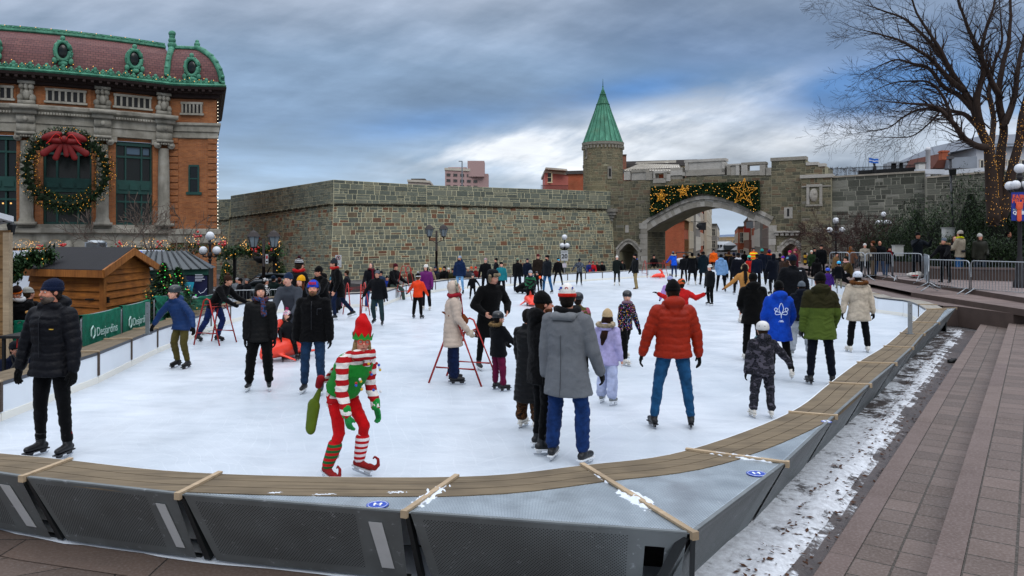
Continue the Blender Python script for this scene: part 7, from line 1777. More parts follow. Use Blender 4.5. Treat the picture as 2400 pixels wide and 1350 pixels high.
def grow(mb,p,d,r,L,depth,r_,bend=.25,up=.12,split=(2,3),sub=4,minr=.004,spread=.6,droop=0,side_n=0):
 pts=[p];rs=[r];dd=d.normalized();n=4
 for i in range(n):
  dd=(dd+V((r_.gauss(0,bend),r_.gauss(0,bend),r_.gauss(up,bend)-droop))*.35).normalized();p=p+dd*(L/n);pts.append(p);rs.append(max(minr,r*(1-.55*(i+1)/n)))
 mb.tube(pts,rs,6 if r>.03 else(4 if r>.012 else 3),False)
 if depth<=0:return
 k=r_.randint(*split)
 for j in range(k):
  a=frame(dd)[0];a=Matrix.Rotation(r_.uniform(0,2*pi),3,dd)@a;nd=(dd+a*r_.uniform(.3,spread)).normalized();grow(mb,p,nd,rs[-1]*.85,L*r_.uniform(.62,.85),depth-1,r_,bend,up,split,sub,minr,spread,droop,side_n)
 for j in range(side_n):
  i=r_.randint(1,n-1);a=frame(dd)[0];a=Matrix.Rotation(r_.uniform(0,2*pi),3,dd)@a;grow(mb,pts[i],(dd*.5+a*.8).normalized(),rs[i]*.5,L*r_.uniform(.4,.7),max(0,depth-2),r_,bend,up,split,sub,minr,spread,droop,side_n)
YT=29.0;bt=thing('bare_elm','big bare elm with fairy lights wound round its trunks at the right','tree',tuple(W(2335,YT)+V((0,0,.7))));M_BARK=mat('#30241d',.95,0,.5,5,bump=.9,bs=22);M_TWIG=mat('#2b201b',.95)
def TP(px,py,dy=0):return P(px,py,YT+dy)
trunk=MB();limbs={'a':([(2330,530),(2326,470),(2322,400),(2316,350),(2302,310),(2285,262),(2262,215),(2232,172),(2205,120),(2180,80),(2150,30),(2130,-20)],[.50,.40,.36,.33,.27,.23,.20,.17,.13,.10,.07,.05],0),'b':([(2340,500),(2340,420),(2345,360),(2352,300),(2340,235),(2345,180),(2362,110),(2368,40),(2370,-40)],[.40,.36,.30,.25,.22,.18,.14,.10,.06],.4),'c':([(2340,520),(2362,460),(2372,400),(2388,330),(2398,270),(2412,200),(2440,120)],[.40,.33,.30,.27,.25,.2,.14],-.3),'d':([(2318,345),(2290,343),(2262,325),(2235,290),(2205,258),(2170,246),(2120,242),(2080,238)],[.16,.13,.11,.09,.07,.055,.035,.02],-.6),'e':([(2300,305),(2268,272),(2238,262),(2200,255),(2150,258),(2115,275),(2080,300),(2040,308)],[.11,.09,.075,.06,.05,.035,.022,.012],.8),'f':([(2285,262),(2250,225),(2215,205),(2175,160),(2140,150),(2100,140),(2060,155)],[.12,.10,.085,.065,.05,.035,.02],.5),'g':([(2262,215),(2225,185),(2190,145),(2155,120),(2110,95),(2060,80),(2020,70)],[.12,.10,.08,.06,.045,.03,.015],-.8),'h':([(2232,172),(2205,130),(2165,85),(2120,45),(2070,25),(2030,12)],[.11,.09,.06,.045,.03,.015],.9),'i':([(2302,300),(2290,240),(2305,170),(2290,110),(2262,50),(2240,-20)],[.15,.13,.10,.08,.055,.03],-.6),'j':([(2345,230),(2320,180),(2300,130),(2310,70),(2330,10),(2335,-30)],[.12,.10,.08,.06,.04,.02],-1.0),'k':([(2352,300),(2375,235),(2385,165),(2400,90),(2420,20)],[.14,.11,.09,.06,.04],.9),'l':([(2318,350),(2330,290),(2318,220),(2330,150),(2350,90),(2345,20)],[.12,.10,.085,.065,.045,.02],1.0),'m':([(2235,290),(2215,235),(2180,195),(2140,190),(2090,195),(2045,215)],[.07,.06,.045,.035,.022,.01],0),'n':([(2205,258),(2180,285),(2140,318),(2090,322),(2040,318)],[.04,.032,.025,.016,.008],.3)}
tr_rnd=random.Random(77)
for key,(pp,rr,dy)in limbs.items():
 pts=[TP(x,y,dy*min(1,i/3))for i,(x,y)in enumerate(pp)];sm=catmull(pts,4);n=len(sm);rs=[]
 for i in range(n):t=i/(n-1)*(len(rr)-1);k=min(len(rr)-2,int(t));rs.append(lerp(rr[k],rr[k+1],t-k))
 sm=[p+V((noise.noise(p*1.2)*.06,noise.noise(p*1.3+V((9,0,0)))*.06,0))for p in sm]
 if key in 'abc':rs=[x*.56 for x in rs]
 if key in 'abc':trunk.tube(sm,rs,12);big=1
 m=MB()if key not in 'abc' else None
 if m is not None:m.tube(sm,rs,8);m.build('limb',M_BARK,bt,True)
 limbs[key]=(sm,rs,dy)
trunk.build('trunk',M_BARK,bt,True)
tw=MB()
for key,(sm,rs,dy)in limbs.items():
 n=len(sm);first=int(n*.45)if key in 'abc' else int(n*.18)
 for i in range(first,n):
  k=1 if key in 'abc' else 2
  for _ in range(k):
   dd=(sm[min(i+1,n-1)]-sm[i-1]).normalized();a=frame(dd)[0];a=Matrix.Rotation(tr_rnd.uniform(0,2*pi),3,dd)@a;a.y*=.6
   L=tr_rnd.uniform(.35,.85);grow(tw,sm[i],(dd*.8+a*.75).normalized(),min(.035,rs[i]*.45),L,2,tr_rnd,.28,.02,(2,3),minr=.0045,spread=.75,side_n=1)
 if key not in 'abc':grow(tw,sm[-1],(sm[-1]-sm[-2]),rs[-1],.9,4,tr_rnd,.25,0,(2,3),minr=.0035,spread=.6,side_n=1)
tw.build('twigs',M_TWIG,bt);print('twig faces',len(tw.f))
lp=[]
for key,lo,hi,N in(('a',.0,.45,190),('b',0,.4,110),('c',0,.75,160),('l',0,.4,25)):
 sm,rs,_=limbs[key];n=len(sm)
 for _ in range(N):
  t=tr_rnd.uniform(lo,hi)*(n-1);i=int(t);p=sm[i].lerp(sm[min(i+1,n-1)],t-i);a=tr_rnd.uniform(pi,2*pi);lp.append(p+V((cos(a),sin(a),0))*(rs[i]+.015))
bulbs(lp,.011,glow('#ffb850',.7),bt)
def bare(px,ybase,Y,zb,H_,r0,label,seed,col,spread=.75,depth=5,stems=5,name='bare_tree',lean=0,L=.9,minr=.004,up=.1):
 c=W(px,Y)+V((0,0,zb));T=thing(name,label,'tree' if 'tree' in name else 'bush',tuple(c));r_=random.Random(seed);m=MB();t_=MB()
 for k in range(stems):
  a=2*pi*k/stems+r_.uniform(-.4,.4);d=V((cos(a)*spread*.6+lean,sin(a)*spread*.6,1));p=c.copy();q=p+d.normalized()*(H_*.28);m.tube([p,p.lerp(q,.5)+V((r_.gauss(0,.04),0,0)),q],[r0,r0*.85,r0*.7],7);grow(t_,q,d,r0*.65,H_*.26*L,depth,r_,.3,up,(2,3),minr=minr,spread=spread,side_n=1)
 m.build('trunk',mat(col,.9,0,.3,8),T,True);t_.build('branches',mat(col,.9,0,.3,8),T);return T
bare(362,600,29,-.6,4.9,.10,'small bare tree in front of the theatre ledge',5,'#574b42',.8,4,6,minr=.010)
bare(1985,600,44,-.1,4.5,.07,'dense reddish brown bare bush between the lamps',9,'#38231e',.95,5,9,'bare_bush',up=.02,minr=.009)
bare(2000,600,46,-.1,4.0,.07,'bare bush behind the tan hooded person',12,'#33221d',.95,5,8,'bare_bush',up=.02,minr=.009)
for i,(px,lb)in enumerate(((1960,'leftmost'),(1985,'middle'),(2008,'right hand'))):c=P(px,412,58);bare(px,0,58,zat(418,58),1.1,.02,lb+' small bare bush peeping over the iron fence',31+i,'#4b4140',.9,3,5,'bare_bush',minr=.006)
SH=[(2100,560,44,2.3,1.3,1.6,'low evergreen bush behind the red scarf woman'),(2150,530,41,2.4,1.5,1.9,'dark evergreen behind the man with the phone'),(2060,575,46,1.6,1.2,1.0,'small evergreen left of the four globe lamp'),(2200,545,38,2.2,1.4,1.6,'dark evergreen behind the fur hooded woman'),(2275,500,35,2.0,1.4,2.3,'tall dark yew left of the elm trunk'),(2335,515,33,1.7,1.3,1.8,'dark yew in front of the elm trunk'),(2385,500,34,1.8,1.3,2.1,'dark yew behind the campaign banner'),(2250,590,33,1.6,1.0,.9,'low yew behind the beige jacketed woman'),(2320,600,31,1.8,1.0,1.0,'low yew behind the olive coated woman'),(2120,610,40,2.0,1.0,.7,'low spreading evergreen with brown tips'),(2185,610,37,1.2,.9,.7,'low evergreen by the white planter')]
for i,(px,py,Y,rx,ry,rz,lb)in enumerate(SH):
 c=P(px,py,Y);base=.7;T=thing('evergreen_shrub',lb,'shrub',(c.x,c.y,base),'evergreens below the rampart');r_=random.Random(40+i);m=MB()
 for _ in range(26):
  o=V((r_.uniform(-1,1)*rx*.75,r_.uniform(-1,1)*ry*.7,0));hgt=(1-.5*(o.x/rx)**2)*r_.uniform(.7,1.08);zc=base+(c.z+rz-base)*hgt;h_=(zc-base)
  leaves(m,(c.x+o.x,c.y+o.y,base+h_*.62),(.40,.42,h_*.40),330,.052,r_,k2=.45,shell=.25)
 leaves(m,(c.x,c.y,base+(c.z+rz-base)*.45),(rx*.95,ry*.9,(c.z+rz-base)*.5),1500,.09,r_,k2=.3)
 m.build('foliage',[M_YEW,M_YEW2],T);m=MB();m.lathe([(rx*.35,base),(rx*.45,(base+c.z)/2),(.1,c.z+rz*.4)],(c.x,c.y,0),8);m.build('stem',mat('#0f130b',1),T)
T=thing('planter_wall','low brown granite wall under the evergreens at the right','wall',tuple(W(2330,29.5)+V((0,0,.75))));m=MB();a,b=W(2180,31),W(2480,28.2);m.hexa([a+V((0,0,.75)),b+V((0,0,.75)),b+V((0,.5,.75)),a+V((0,.5,.75))],[a+V((0,0,1.18)),b+V((0,0,1.18)),b+V((0,.5,1.18)),a+V((0,.5,1.18))]);m.build('wall',M_RISER,T);m=MB();m.hexa([a+V((0,-.04,1.182)),b+V((0,-.04,1.182)),b+V((0,.54,1.182)),a+V((0,.54,1.182))],[a+V((0,-.04,1.26)),b+V((0,-.04,1.26)),b+V((0,.54,1.26)),a+V((0,.54,1.26))]);m.build('coping',M_STEP,T)
T=thing('planter_wall','low brown wall in front of the evergreens near the phone man','wall',tuple(W(2120,37)+V((0,0,.75))));m=MB();a,b=W(2060,38.5),W(2190,35.5);m.hexa([a+V((0,0,.75)),b+V((0,0,.75)),b+V((0,.5,.75)),a+V((0,.5,.75))],[a+V((0,0,1.3)),b+V((0,0,1.3)),b+V((0,.5,1.3)),a+V((0,.5,1.3))]);m.build('wall',M_RISER,T)
for px,py,Yq,lb in((2104,588,36.5,'white utility box beside the red scarf woman'),(2222,548,34,'white utility box behind the beige jacketed woman')):
 T=thing('utility_box',lb,'box',tuple(P(px,py,Yq)));m=MB();m.box(P(px,py,Yq),(.42,.3,.5));m.build('cabinet',mat('#b8bab5',.6,0,.1,5),T);m=MB();m.box(P(px,py,Yq)+V((0,0,.27)),(.48,.36,.04));m.build('lid',mat('#8e908c',.6),T)
def walker(c,label,ang,h=.98,w=.55,dpt=.8):
 T=thing('skating_frame',label,'skating aid',(0,0,0),'red skating frames');m=MB();r=.017
 for s_ in(-1,1):
  x=s_*w/2;top=V((x,.02,h));m.tube([V((x*1.1,-dpt/2,0)),V((x,-.05,h*.97)),top,V((x,.09,h*.96)),V((x*1.1,dpt/2,0))],r,8)
  m.tube([V((x*1.07,-dpt*.36,h*.26)),V((x*1.07,dpt*.36,h*.26))],r*.9,6)
 m.build('side_frame',M_RED,T,True);m=MB();m.tube([V((-w/2,-.1,h*.82)),V((w/2,-.1,h*.82))],r,8);m.tube([V((-w*.52,dpt*.1+.02,h*.86)),V((w*.52,dpt*.1+.02,h*.86))],r*.9,6)
 for s_ in(-1,1):m.tube([V((s_*w/2*1.02,-.13,h*.70)),V((s_*w*.3,-.1,h*.82))],r*.8,6)
 m.build('cross_bar',M_RED,T,True);T.location=c;T.rotation_euler[2]=R(ang);return T
walker(G(505,805,0),'red skating frame held by the leaning skater in the brown bobble hat',75,1.02,.55,.66);walker(G(1086,893,0),'red skating frame held by the woman in the beige hooded coat',70,1.0,.62,.92)
walker(G(835,738,0),'red skating frame left of the grey haired woman',30,1.0);walker(G(868,745,0),'red skating frame behind the man in the striped bobble hat',10,1.0);walker(G(952,703,0)+V((0,0,0)),'red skating frame beside the man seated on the boards',80,1.35,.6,.7)
walker(V((9.2,48.2,0)),'red skating frame in front of the seated man by the gate',20,1.1,1.4)
M_PLR=mat('#e8402a',.35,0,.12,3,spec=.5)
def seal(c,label,ang,s=1.0):
 T=thing('seal_sled',label,'sled',(0,0,0),'orange plastic seal shaped skating aids');m=Soup();ts=[(-.52,.10,.06,.04,.0),(-.42,.15,.12,.10,0),(-.15,.21,.17,.16,0),(.12,.20,.16,.17,0),(.30,.22,.12,.15,0)]
 m.rings([(V((0,x,.05+hh)),V((1,0,0)),V((0,0,1)),w,hh)for x,q_,w,hh,_ in[(-.55,0,.05,.04,0),(-.42,0,.16,.11,0),(-.15,0,.21,.16,0),(.12,0,.20,.17,0),(.34,0,.15,.14,0),(.44,0,.06,.08,0)]],16)
 m.cap(V((0,.26,.22)),V((0,.20,.52)),.12,.075);m.cap(V((0,.20,.52)),V((0,.06,.64)),.075,.055);m.cap(V((0,.0,.61)),V((0,.08,.63)),.03,.05)
 for s_ in(-1,1):m.cap(V((s_*.12,.2,.14)),V((s_*.34,.05,.03)),.06,.03,.5);m.cap(V((s_*.03,-.45,.08)),V((s_*.16,-.62,.10)),.05,.04,.5)
 m.fuse('body',M_PLR,T,.016,2);h_=MB()
 h_.tube([V((-.2,.2,.56)),V((.2,.2,.56))],.016,8);h_.build('handle',M_BLACK,T,True)
 e=MB();[e.ball(V((s_*.055,.03,.66)),.012,8,6)for s_ in(-1,1)];e.build('eyes',M_BLACK,T);T.location=c;T.rotation_euler[2]=R(ang);T.scale=(s,s,s);return T
seal(G(662,843),'orange seal sled carrying the toddler in the pink and teal hat',150,1.15);seal(G(1243,716),'orange seal sled pushed by the child in the green jacket',10,1.05);seal(V((9.25,47.0,0)),'orange seal sled near the child in bright blue by the gate',-100,.85)
T=thing('folding_table','grey folding table with white papers at the far side of the rink','table',tuple(P(1772,640,52)));m=MB();c=P(1765,617,52);m.box(c,(2.6,.8,.05));m.build('top',mat('#c9cbc9',.6),T);m=MB()
for sx in(-1.1,1.1):
 for sy in(-.3,.3):m.bar(c+V((sx,sy,0)),V((c.x+sx,c.y+sy,.0)),.05)
m.build('leg',M_GALV,T);m=MB();m.box(c+V((.2,0,.04)),(.5,.35,.02));m.build('papers',mat('#e8e8e8',.8),T)
T=thing('snow_machine','dark snow clearing machine with white scoop behind the far boards','machine',tuple(P(1598,640,51.5)));c=P(1598,632,51.5);m=MB();m.box(c+V((0,0,.0)),(1.4,1.0,.8));m.tube([c+V((-.5,-.5,.4)),c+V((-.5,-.6,1.2)),c+V((.5,-.6,1.2)),c+V((.5,-.5,.4))],.04,6);m.build('body',mat('#22262a',.5,.2,.4,6),T);m=Soup();m.ball(c+V((-.1,-.3,.6)),(.45,.3,.22),12,8);m.build('scoop',mat('#b9bcc0',.6,0,.2,6),T,True)
for px in(1586,1612):m=MB();cc_=P(px,643,51);m.tube([cc_,cc_+V((0,.15,0))],.3,14);m.build('wheel',M_BLACK,T)
T=thing('striped_bollard','yellow and black striped bollard by the right gate door','bollard',tuple(P(1887,640,49)));m=MB();c=P(1887,640,49)
for k in range(8):m.k=k%2;m.lathe([(.09,k*.17),(.09,(k+1)*.17)],c,12)
m.build('shaft',[mat('#c79a1a',.5),M_BLACK],T)
for i,px in enumerate((1932,1940,1950)):
 T=thing('skate_rack','small metal rack of gear left of the barriers, '+['leftmost','middle','rightmost'][i],'rack',tuple(P(px,640,44)));m=MB();c=P(px,640,44)
 for z_ in(0,.3,.6):m.box(c+V((0,0,z_)),(.5,.4,.03))
 for sx in(-.23,.23):m.bar(c+V((sx,0,0)),c+V((sx,0,.8)),.03)
 m.build('frame',M_GALV,T);m=MB()
 for z_ in(.08,.38):m.box(c+V((0,0,z_)),(.4,.3,.1))
 m.build('gear',mat('#c8ccd0',.6,0,.5,9),T)
T=thing('gear_bag','white and red shoes bag left on the top step','bag',tuple(G(2145,652,.75)));m=Soup();c=G(2145,652,.75);m.ball(c+V((0,0,.13)),(.38,.2,.13),14,8);m.ball(c+V((.1,0,.22)),(.2,.14,.07),10,6);m.build('bag',mat('#bdbab2',.8,0,.2,8),T,True);m=MB();m.box(c+V((-.1,-.19,.12)),(.3,.02,.06));m.build('red_stripe',M_RED,T)
T=thing('cone_fragment','dark glove dropped at the edge of the gutter snow','glove',tuple(G(2228,848,-.08)));m=Soup();c=G(2228,848,-.08);m.cap(c,c+V((.12,.05,.03)),.06,.04);[m.cap(c+V((.1,.05,.02)),c+V((.2,.02+.03*i,.02)),.018,.014)for i in range(4)];m.build('glove',M_BLACK,T,True);T.name='dropped_glove'
def pp(px,fy,top,label,face=0,z=0.0,**k):return person(G(px,fy,z),top,label,face,**k)
ST=((0,7,0,5),(0,7,0,5))
def st(o=7,f=0,b=0):return((f,o,f-b,o*.7),(-f,o,-f-b,o*.7))
ARM=((5,10,12,4),(5,10,12,4))
BK,NV,DG='#0f1013','#141b2c','#24272b'
def band(q,H,*a):pass
def man1(rid,q,H,HM,h,HD,vb,vg):
 m=MB();m.box(H(-.405,-.06,.16),(.012,.035,.035));m.build('hat_badge',mat('#aab2c0',.4),rid)
 m=MB();c=q['sh']+V((.075*h,-.088*h,-.10*h));m.box(c,(.045,.012,.008));m.build('logo_tag',mat('#c9a13a',.5),rid)
 for i in(0,1):
  an=q['legs'][i][2];m=Soup();m.cap(an+V((0,0,.075)),an+V((0,0,.10)),.050,.048);m.fuse('red_cuff',cloth('#8c1512','plain'),rid,.01,1)
pp(127,1068,689,'man in a navy beanie and black puffer jacket standing at the near left',-12,legs=((3,8,-3,4),(3,4,-3,2)),arms=((4,17,8,6),(4,20,10,8)),head=(-14,2),jacket=('#0b1019','puffer',.09,1.16),trousers=('#0e0f12',.75,'denim'),hat=('beanie','#16203a',None),beard='#75675c',hair=('#3a2c22','short'),hood='down',tone='#b98068',extra=man1,build=1.05,h=1.80)
pp(428,862,688,'boy in a dark helmet and blue jacket gliding with bent knees at the left',-22,legs=((10,4,-14,2),(14,5,-18,3)),arms=((-12,40,12,22),(10,45,12,30)),lean=20,head=(-8,2),kid=.35,jacket=('#17315c','puffer',.08,1.12),trousers=('#4c4523',1.0,'plain'),hat=('helmet','#20282b'),hair=('#3a2a1c','short'),hood='down',tone='#cfa08a',h=1.47)
pp(487,800,652,'leaning skater in a brown bobble hat and black jacket behind a red frame',75,legs=((22,4,-22,2),(-18,4,-34,2)),arms=((40,14,66,5),(40,14,66,5)),lean=38,head=(0,-8),jacket=(BK,'plain',.06,1.05),trousers=('#1b2a55',1.0,'denim'),hat=('pom','#3a251a',None,.0,'#6a4a34'),hair=('#20150f','short'),tone='#b98a72',h=1.62)
def woman4(rid,q,H,HM,h,HD,vb,vg):
 pass
PLAID=spotted('#1a2236',['#5a2a16','#24406a','#11151f'],13,'noise')
pp(607,915,664,'woman in all black with a long brown ponytail and plaid scarf',12,legs=((2,4,-2,3),(2,8,-2,5)),arms=((2,9,4,3),(2,9,4,3)),head=(14,10),jacket=('#08090b','puffer',.09,1.02),trousers=('#0c0d10',1.35,'plain'),hat=('beanie','#0c0c0e',None,.03),hair=('#3b2416','long'),scarf=(PLAID,.10),skates='hockey',tone='#c99a82')
pp(690,838,659,'smiling woman in a grey coat and navy beanie bending over the sled',-6,legs=((14,5,-16,3),(14,5,-16,3)),arms=((28,10,48,-8),(28,10,48,-8)),lean=30,head=(-2,6),jacket=('#3b3f46','wool',.16,1.1),trousers=('#24466a',1.0,'denim'),hat=('beanie','#1c2c46',None,.04),hair=('#3a2a20','short'),hood=None,tone='#c99a86',h=1.7)
def man6(rid,q,H,HM,h,HD,vb,vg):
 m=Soup();n=12;pts=[H(.44*sin(a),.02-.10*cos(a),.02+.52*cos(a))for a in[2*pi*k/n for k in range(n)]]
 for k in range(n):m.cap(pts[k],pts[(k+1)%n],.07*HD,.07*HD,n=8)
 m.fuse('inner_hood',cloth('#3a3d44','plain'),rid,.01,1)
 f=H(0,.44,.36);M_=Matrix((hx_(q),q['hu'],q['hf'])).transposed().to_4x4();M_.translation=f
 text('NBC',.06,mat('#b01826',.7),rid,M_,.003,bold=.002)if False else None
 m=MB();
 for k in range(5):m.box(H(-.20+.10*k,.435-.09*abs(k-2)*.35,.36),(.016,.012,.040))
 m.build('red_lettering',mat('#b01826',.7),rid)
 m=MB();c=q['sh']+V((.07*h,-.092*h,-.10*h));m.tube([c+V((-.03,0,-.045)),c+V((-.03,0,.04)),c+V((-.02,0,.05)),c+V((.035,0,.05))],.0035,5);m.build('chest_pocket',mat('#2b2d33',.5),rid)
def hx_(q):return q['hx']
pp(733,922,655,'man in a bright blue beanie and black winter jacket walking behind the elf',4,legs=((8,4,0,2),(-4,6,-8,3)),arms=((5,13,8,6),(4,12,8,5)),head=(2,4),jacket=('#0e0e11','plain',.08,1.18),trousers=('#1f3550',1.0,'denim'),hat=('beanie','#1d3fae',None),hair=('#6a4326','short'),beard='#9a7250',skates='hockey',tone='#c98f78',extra=man6,gloves='#0b0b0d')
person(G(668,843)+V((.02,.05,0)),738,'toddler in a pink and teal hat riding the orange seal sled',28,legs=((62,14,20,6),(58,12,15,6)),arms=((28,16,50,0),(28,16,50,0)),lean=4,head=(-6,4),kid=.95,sit=.42,jacket=('#121318','puffer',.06,1.15),trousers=('#121318',1.3,'plain'),hat=('pom',spotted('#7fc8c0',['#d66a9a','#e9e4e0'],16,'noise'),None,.0,'#d8407a'),hair=('#5a4028','short'),hood=('furdown','#8a7560'),tone='#d3a58e',skates='black',h=1.02)
STR=striped(['#a01218','#d8d2cc'],.105,0);STR2=striped(['#a01218','#d8d2cc'],.062,.01)
def elf(rid,q,H,HM,h,HD,vb,vg):
 m=Soup();rr=[]
 for t,rx,ry,b in((.12,.40,.47,0),(.35,.42,.46,0),(.62,.39,.42,-.03),(.90,.32,.33,-.09),(1.12,.22,.23,-.17),(1.26,.11,.12,-.25)):rr.append((H(0,-.06-.12*t+b,t),q['hx'],q['hf'],rx*HD,ry*HD))
 m.rings(rr,20);m.fuse('hat',cloth('#b00c10','wool'),rid,.009,2,lambda co,no:(.006*np.sin(co[:,2]*38+co[:,0]*25)).astype('f'))
 m=MB();n=10
 for k in range(n):
  a0,a1,am=2*pi*k/n,2*pi*(k+1)/n,2*pi*(k+.5)/n
  def R_(a,t,r=1):return H(.44*sin(a)*r,-.07+.51*cos(a)*r,t)
  m.face([R_(a0,.10),R_(a1,.10),R_(a1,.20),R_(a0,.20)]);m.face([R_(a0,.20),R_(a1,.20),R_(am,.42,1.12)]);m.face([R_(a0,.08,.93),R_(a1,.08,.93),R_(am,.42,1.09)])
 m.build('zigzag_brim',mat('#1e8a2c',.85),rid)
 m=MB()
 for s in(1,-1):m.tube([H(s*.155+.105*cos(a),.40,.01+.105*sin(a))for a in[2*pi*k/18 for k in range(19)]],.016*HD,6)
 m.tube([H(-.05,.42,.02),H(.05,.42,.02)],.014*HD,6)
 for s in(1,-1):m.tube([H(s*.26,.38,.02),H(s*.35,.05,.02)],.012*HD,6)
 m.build('red_glasses',mat('#c01810',.3),rid)
 m=Soup();m.cap(q['neck']+V((-.055*h,-.045*h,.012*h)),q['neck']+V((.055*h,-.045*h,.012*h)),.036*h,.036*h);m.cap(q['neck']+V((-.06*h,.02,0)),q['neck']+V((.06*h,.02,0)),.036*h,.036*h)
 a=q['neck']+V((.03*h,-.085*h,0));b=q['pel']+V((.02*h,-.115*h,.06*h));m.cap(a,b,.034*h,.040*h,.35,V((1,0,0)))
 a=q['neck']+V((-.05*h,.065*h,0));b=q['pel']+V((-.03*h,.10*h,.08*h));m.cap(a,b,.034*h,.040*h,.35,V((1,0,0)))
 m.fuse('striped_scarf',STR2,rid,.010,1)
 m=Soup();sp=q['sp'];X=V((1,0,0));Yb=sp.cross(X)*-1;pel=q['pel']
 rs=[(pel+sp*(t*h),X,Yb,rx*h,ry*h)for t,rx,ry in((.03,.122,.098),(.10,.118,.095),(.17,.126,.10),(.22,.134,.105),(.26,.128,.095),(.285,.10,.08))];m.rings(rs,20);m.fuse('green_waistcoat',cloth('#1c7a2a','wool'),rid,.010,2,lambda co,no:(.003*np.sin(co[:,2]*70)).astype('f'))
 m=MB();c=q['pel']+V((0,-.118*h,.085*h));pal=['#c9a020','#2a4fb0','#d0d0d0','#a01818']
 for k in range(4):
  m=MB();[m.ball(q['sh']+V((.10*h*sin(j*1.9+k),-.10*h,-.03*h-.05*h*((j+k*.37)%4))),.014,6,5)for j in range(4)];m.build('fairy_bulb',mat(pal[k],.3),rid)
 m=Soup();m.cap(c+V((.03,-.01,.03)),c+V((.03,-.01,.10)),.045,.035,.4,X);m.build('snowman_patch',mat('#d9d6d0',.8),rid,True)
 for i,cols in((0,['#b01018','#d8cfcf']),(1,['#b01018','#1b5a2a'])):
  kn,an=q['legs'][i][1],q['legs'][i][2];m=Soup();m.cap(kn.lerp(an,.38),an+(kn-an)*.06,.045*h*1.05,.034*h*1.1);m.fuse('striped_sock',striped(cols,.055,.02*i),rid,.009,1)
 m=Soup();b=q['pel']+V((-.10*h,.09*h,.02*h));m.cap(b,b+V((-.02,.06,-.16)),.03,.07,.4,V((0,1,0)));m.cap(b+V((-.02,.06,-.16)),b+V((-.04,.08,-.36)),.085,.07,.5,V((0,1,0)));m.fuse('olive_sack',cloth('#4f6018','wool'),rid,.010,1)
 m=Soup();m.cap(q['pel']+V((-.12*h,.05*h,.10*h)),q['pel']+V((-.12*h,.07*h,.06*h)),.045,.035);m.fuse('red_pouch',cloth('#7a0f18','wool'),rid,.010,1)
 m=Soup();n=q['legs'][1][2]+V((.05,-.07,.10));m.ball(n,.03);m.build('white_pompom',cloth('#d8d8d8','fur'),rid,True)
 for s in(0,1):
  w=q['arms'][s][2];m=Soup();m.cap(w+V((0,0,.05)),w-V((0,0,.0)),.042,.045);m.fuse('green_cuff',cloth('#1c8a3a','knit'),rid,.009,1)
pp(805,1118,722,'grinning elf in a tall red hat and striped jumper skating bent forward',52,legs=((34,6,-16,3),(22,8,-24,4)),arms=((-6,8,20,2),(4,8,22,2)),lean=34,head=(-30,2),jacket=(STR,'plain',.06,.98),trousers=('#b50f14',.62,'plain'),hat=('elf','#b00c10'),hair=('#b09468','side'),gloves='#1f7a3c',skates='elf',tone='#c08a74',extra=elf,near=0)
pp(705,833,645,'young woman with long auburn hair in a mustard yellow beanie',-8,legs=ST,arms=ARM,head=(-12,4),jacket=(BK,'plain',.08,1.0),hat=('beanie','#d99a12',None,.06),hair=('#6b3312','long'),tone='#dba88e')
pp(688,805,610,'man with a striped bobble hat and red neck warmer turned away, reaching right',150,legs=ST,arms=((30,40,60,55),(10,15,20,10)),lean=14,head=(10,-6),jacket=(BK,'plain',.08,1.15),hat=('pom',striped(['#101218','#101218','#d0d0d0'],.04),'#15161c',.0,'#4a1c24'),scarf=('#a01418',0),h=1.84)
pp(757,792,622,'man in a black beanie and hooded parka with light blue jeans',-40,legs=ST,arms=((35,14,70,-10),(20,12,60,-5)),lean=10,head=(-10,-10),jacket=('#0d0e11','plain',.10,1.15),trousers=('#5d8ab5',1.1,'denim'),hat=('beanie','#0b0b0d',None,.05),hood='down',tone='#c08c74')
pp(806,748,620,'man in a dark grey beanie with a red collar stepping left',-62,legs=((30,4,-6,2),(-20,5,-42,2)),arms=((0,10,22,2),(0,10,24,4)),lean=14,head=(-6,-6),jacket=('#0c0d10','plain',.16,1.1),trousers=('#152340',.8,'denim'),hat=('beanie','#2c3036',None,.10),scarf=('#a5201c',0),gloves=None,skates='hockey',hair=('#2a2018','short'),tone='#c39079',h=1.78)
pp(870,728,616,'grey haired woman in a dark coat with a long burgundy scarf',8,legs=ST,arms=((20,14,45,6),(25,12,50,10)),head=(-28,6),jacket=('#14161c','plain',.12,1.1),trousers=('#1f3d6b',1.3,'denim'),hair=('#77706a','side'),scarf=('#5a1622',.22),skates='white',tone='#c49a88')
pp(887,762,627,'man in a striped grey bobble hat and black ski jacket gliding forward',-8,legs=((2,8,2,5),(10,5,-34,3)),arms=((-8,14,-2,12),(10,30,20,24)),head=(4,0),jacket=('#15171c','plain',.08,1.15),trousers=('#25383c',1.35,'plain'),hat=('pom',striped(['#30343a','#6a6f76'],.035),'#3a3e45',.0,'#2b3038'),tone='#b98a74')
person(V((-4.75,29.6,0)),628,'man in a burgundy beanie and black jacket seated on the white boards',60,legs=((62,8,8,4),(55,8,-4,4)),arms=((30,12,62,0),(30,12,62,0)),lean=14,sit=.60,head=(-4,-8),jacket=('#111216','plain',.06,1.15),trousers=('#3c4a44',1.1,'plain'),hat=('beanie','#4c1520',None),skates='white',h=1.78)
pp(978,747,636,'child in a bright orange puffer jacket and black and white bobble hat',160,legs=((0,8,-2,6),(0,6,-2,4)),arms=((20,40,30,42),(15,20,30,12)),lean=4,kid=.35,jacket=('#d63a10','puffer',.06,1.15),trousers=('#0c0d10',1.3,'plain'),hat=('pom','#15171c','#cfcfcf',.0,'#dcdcdc'),skates='black')
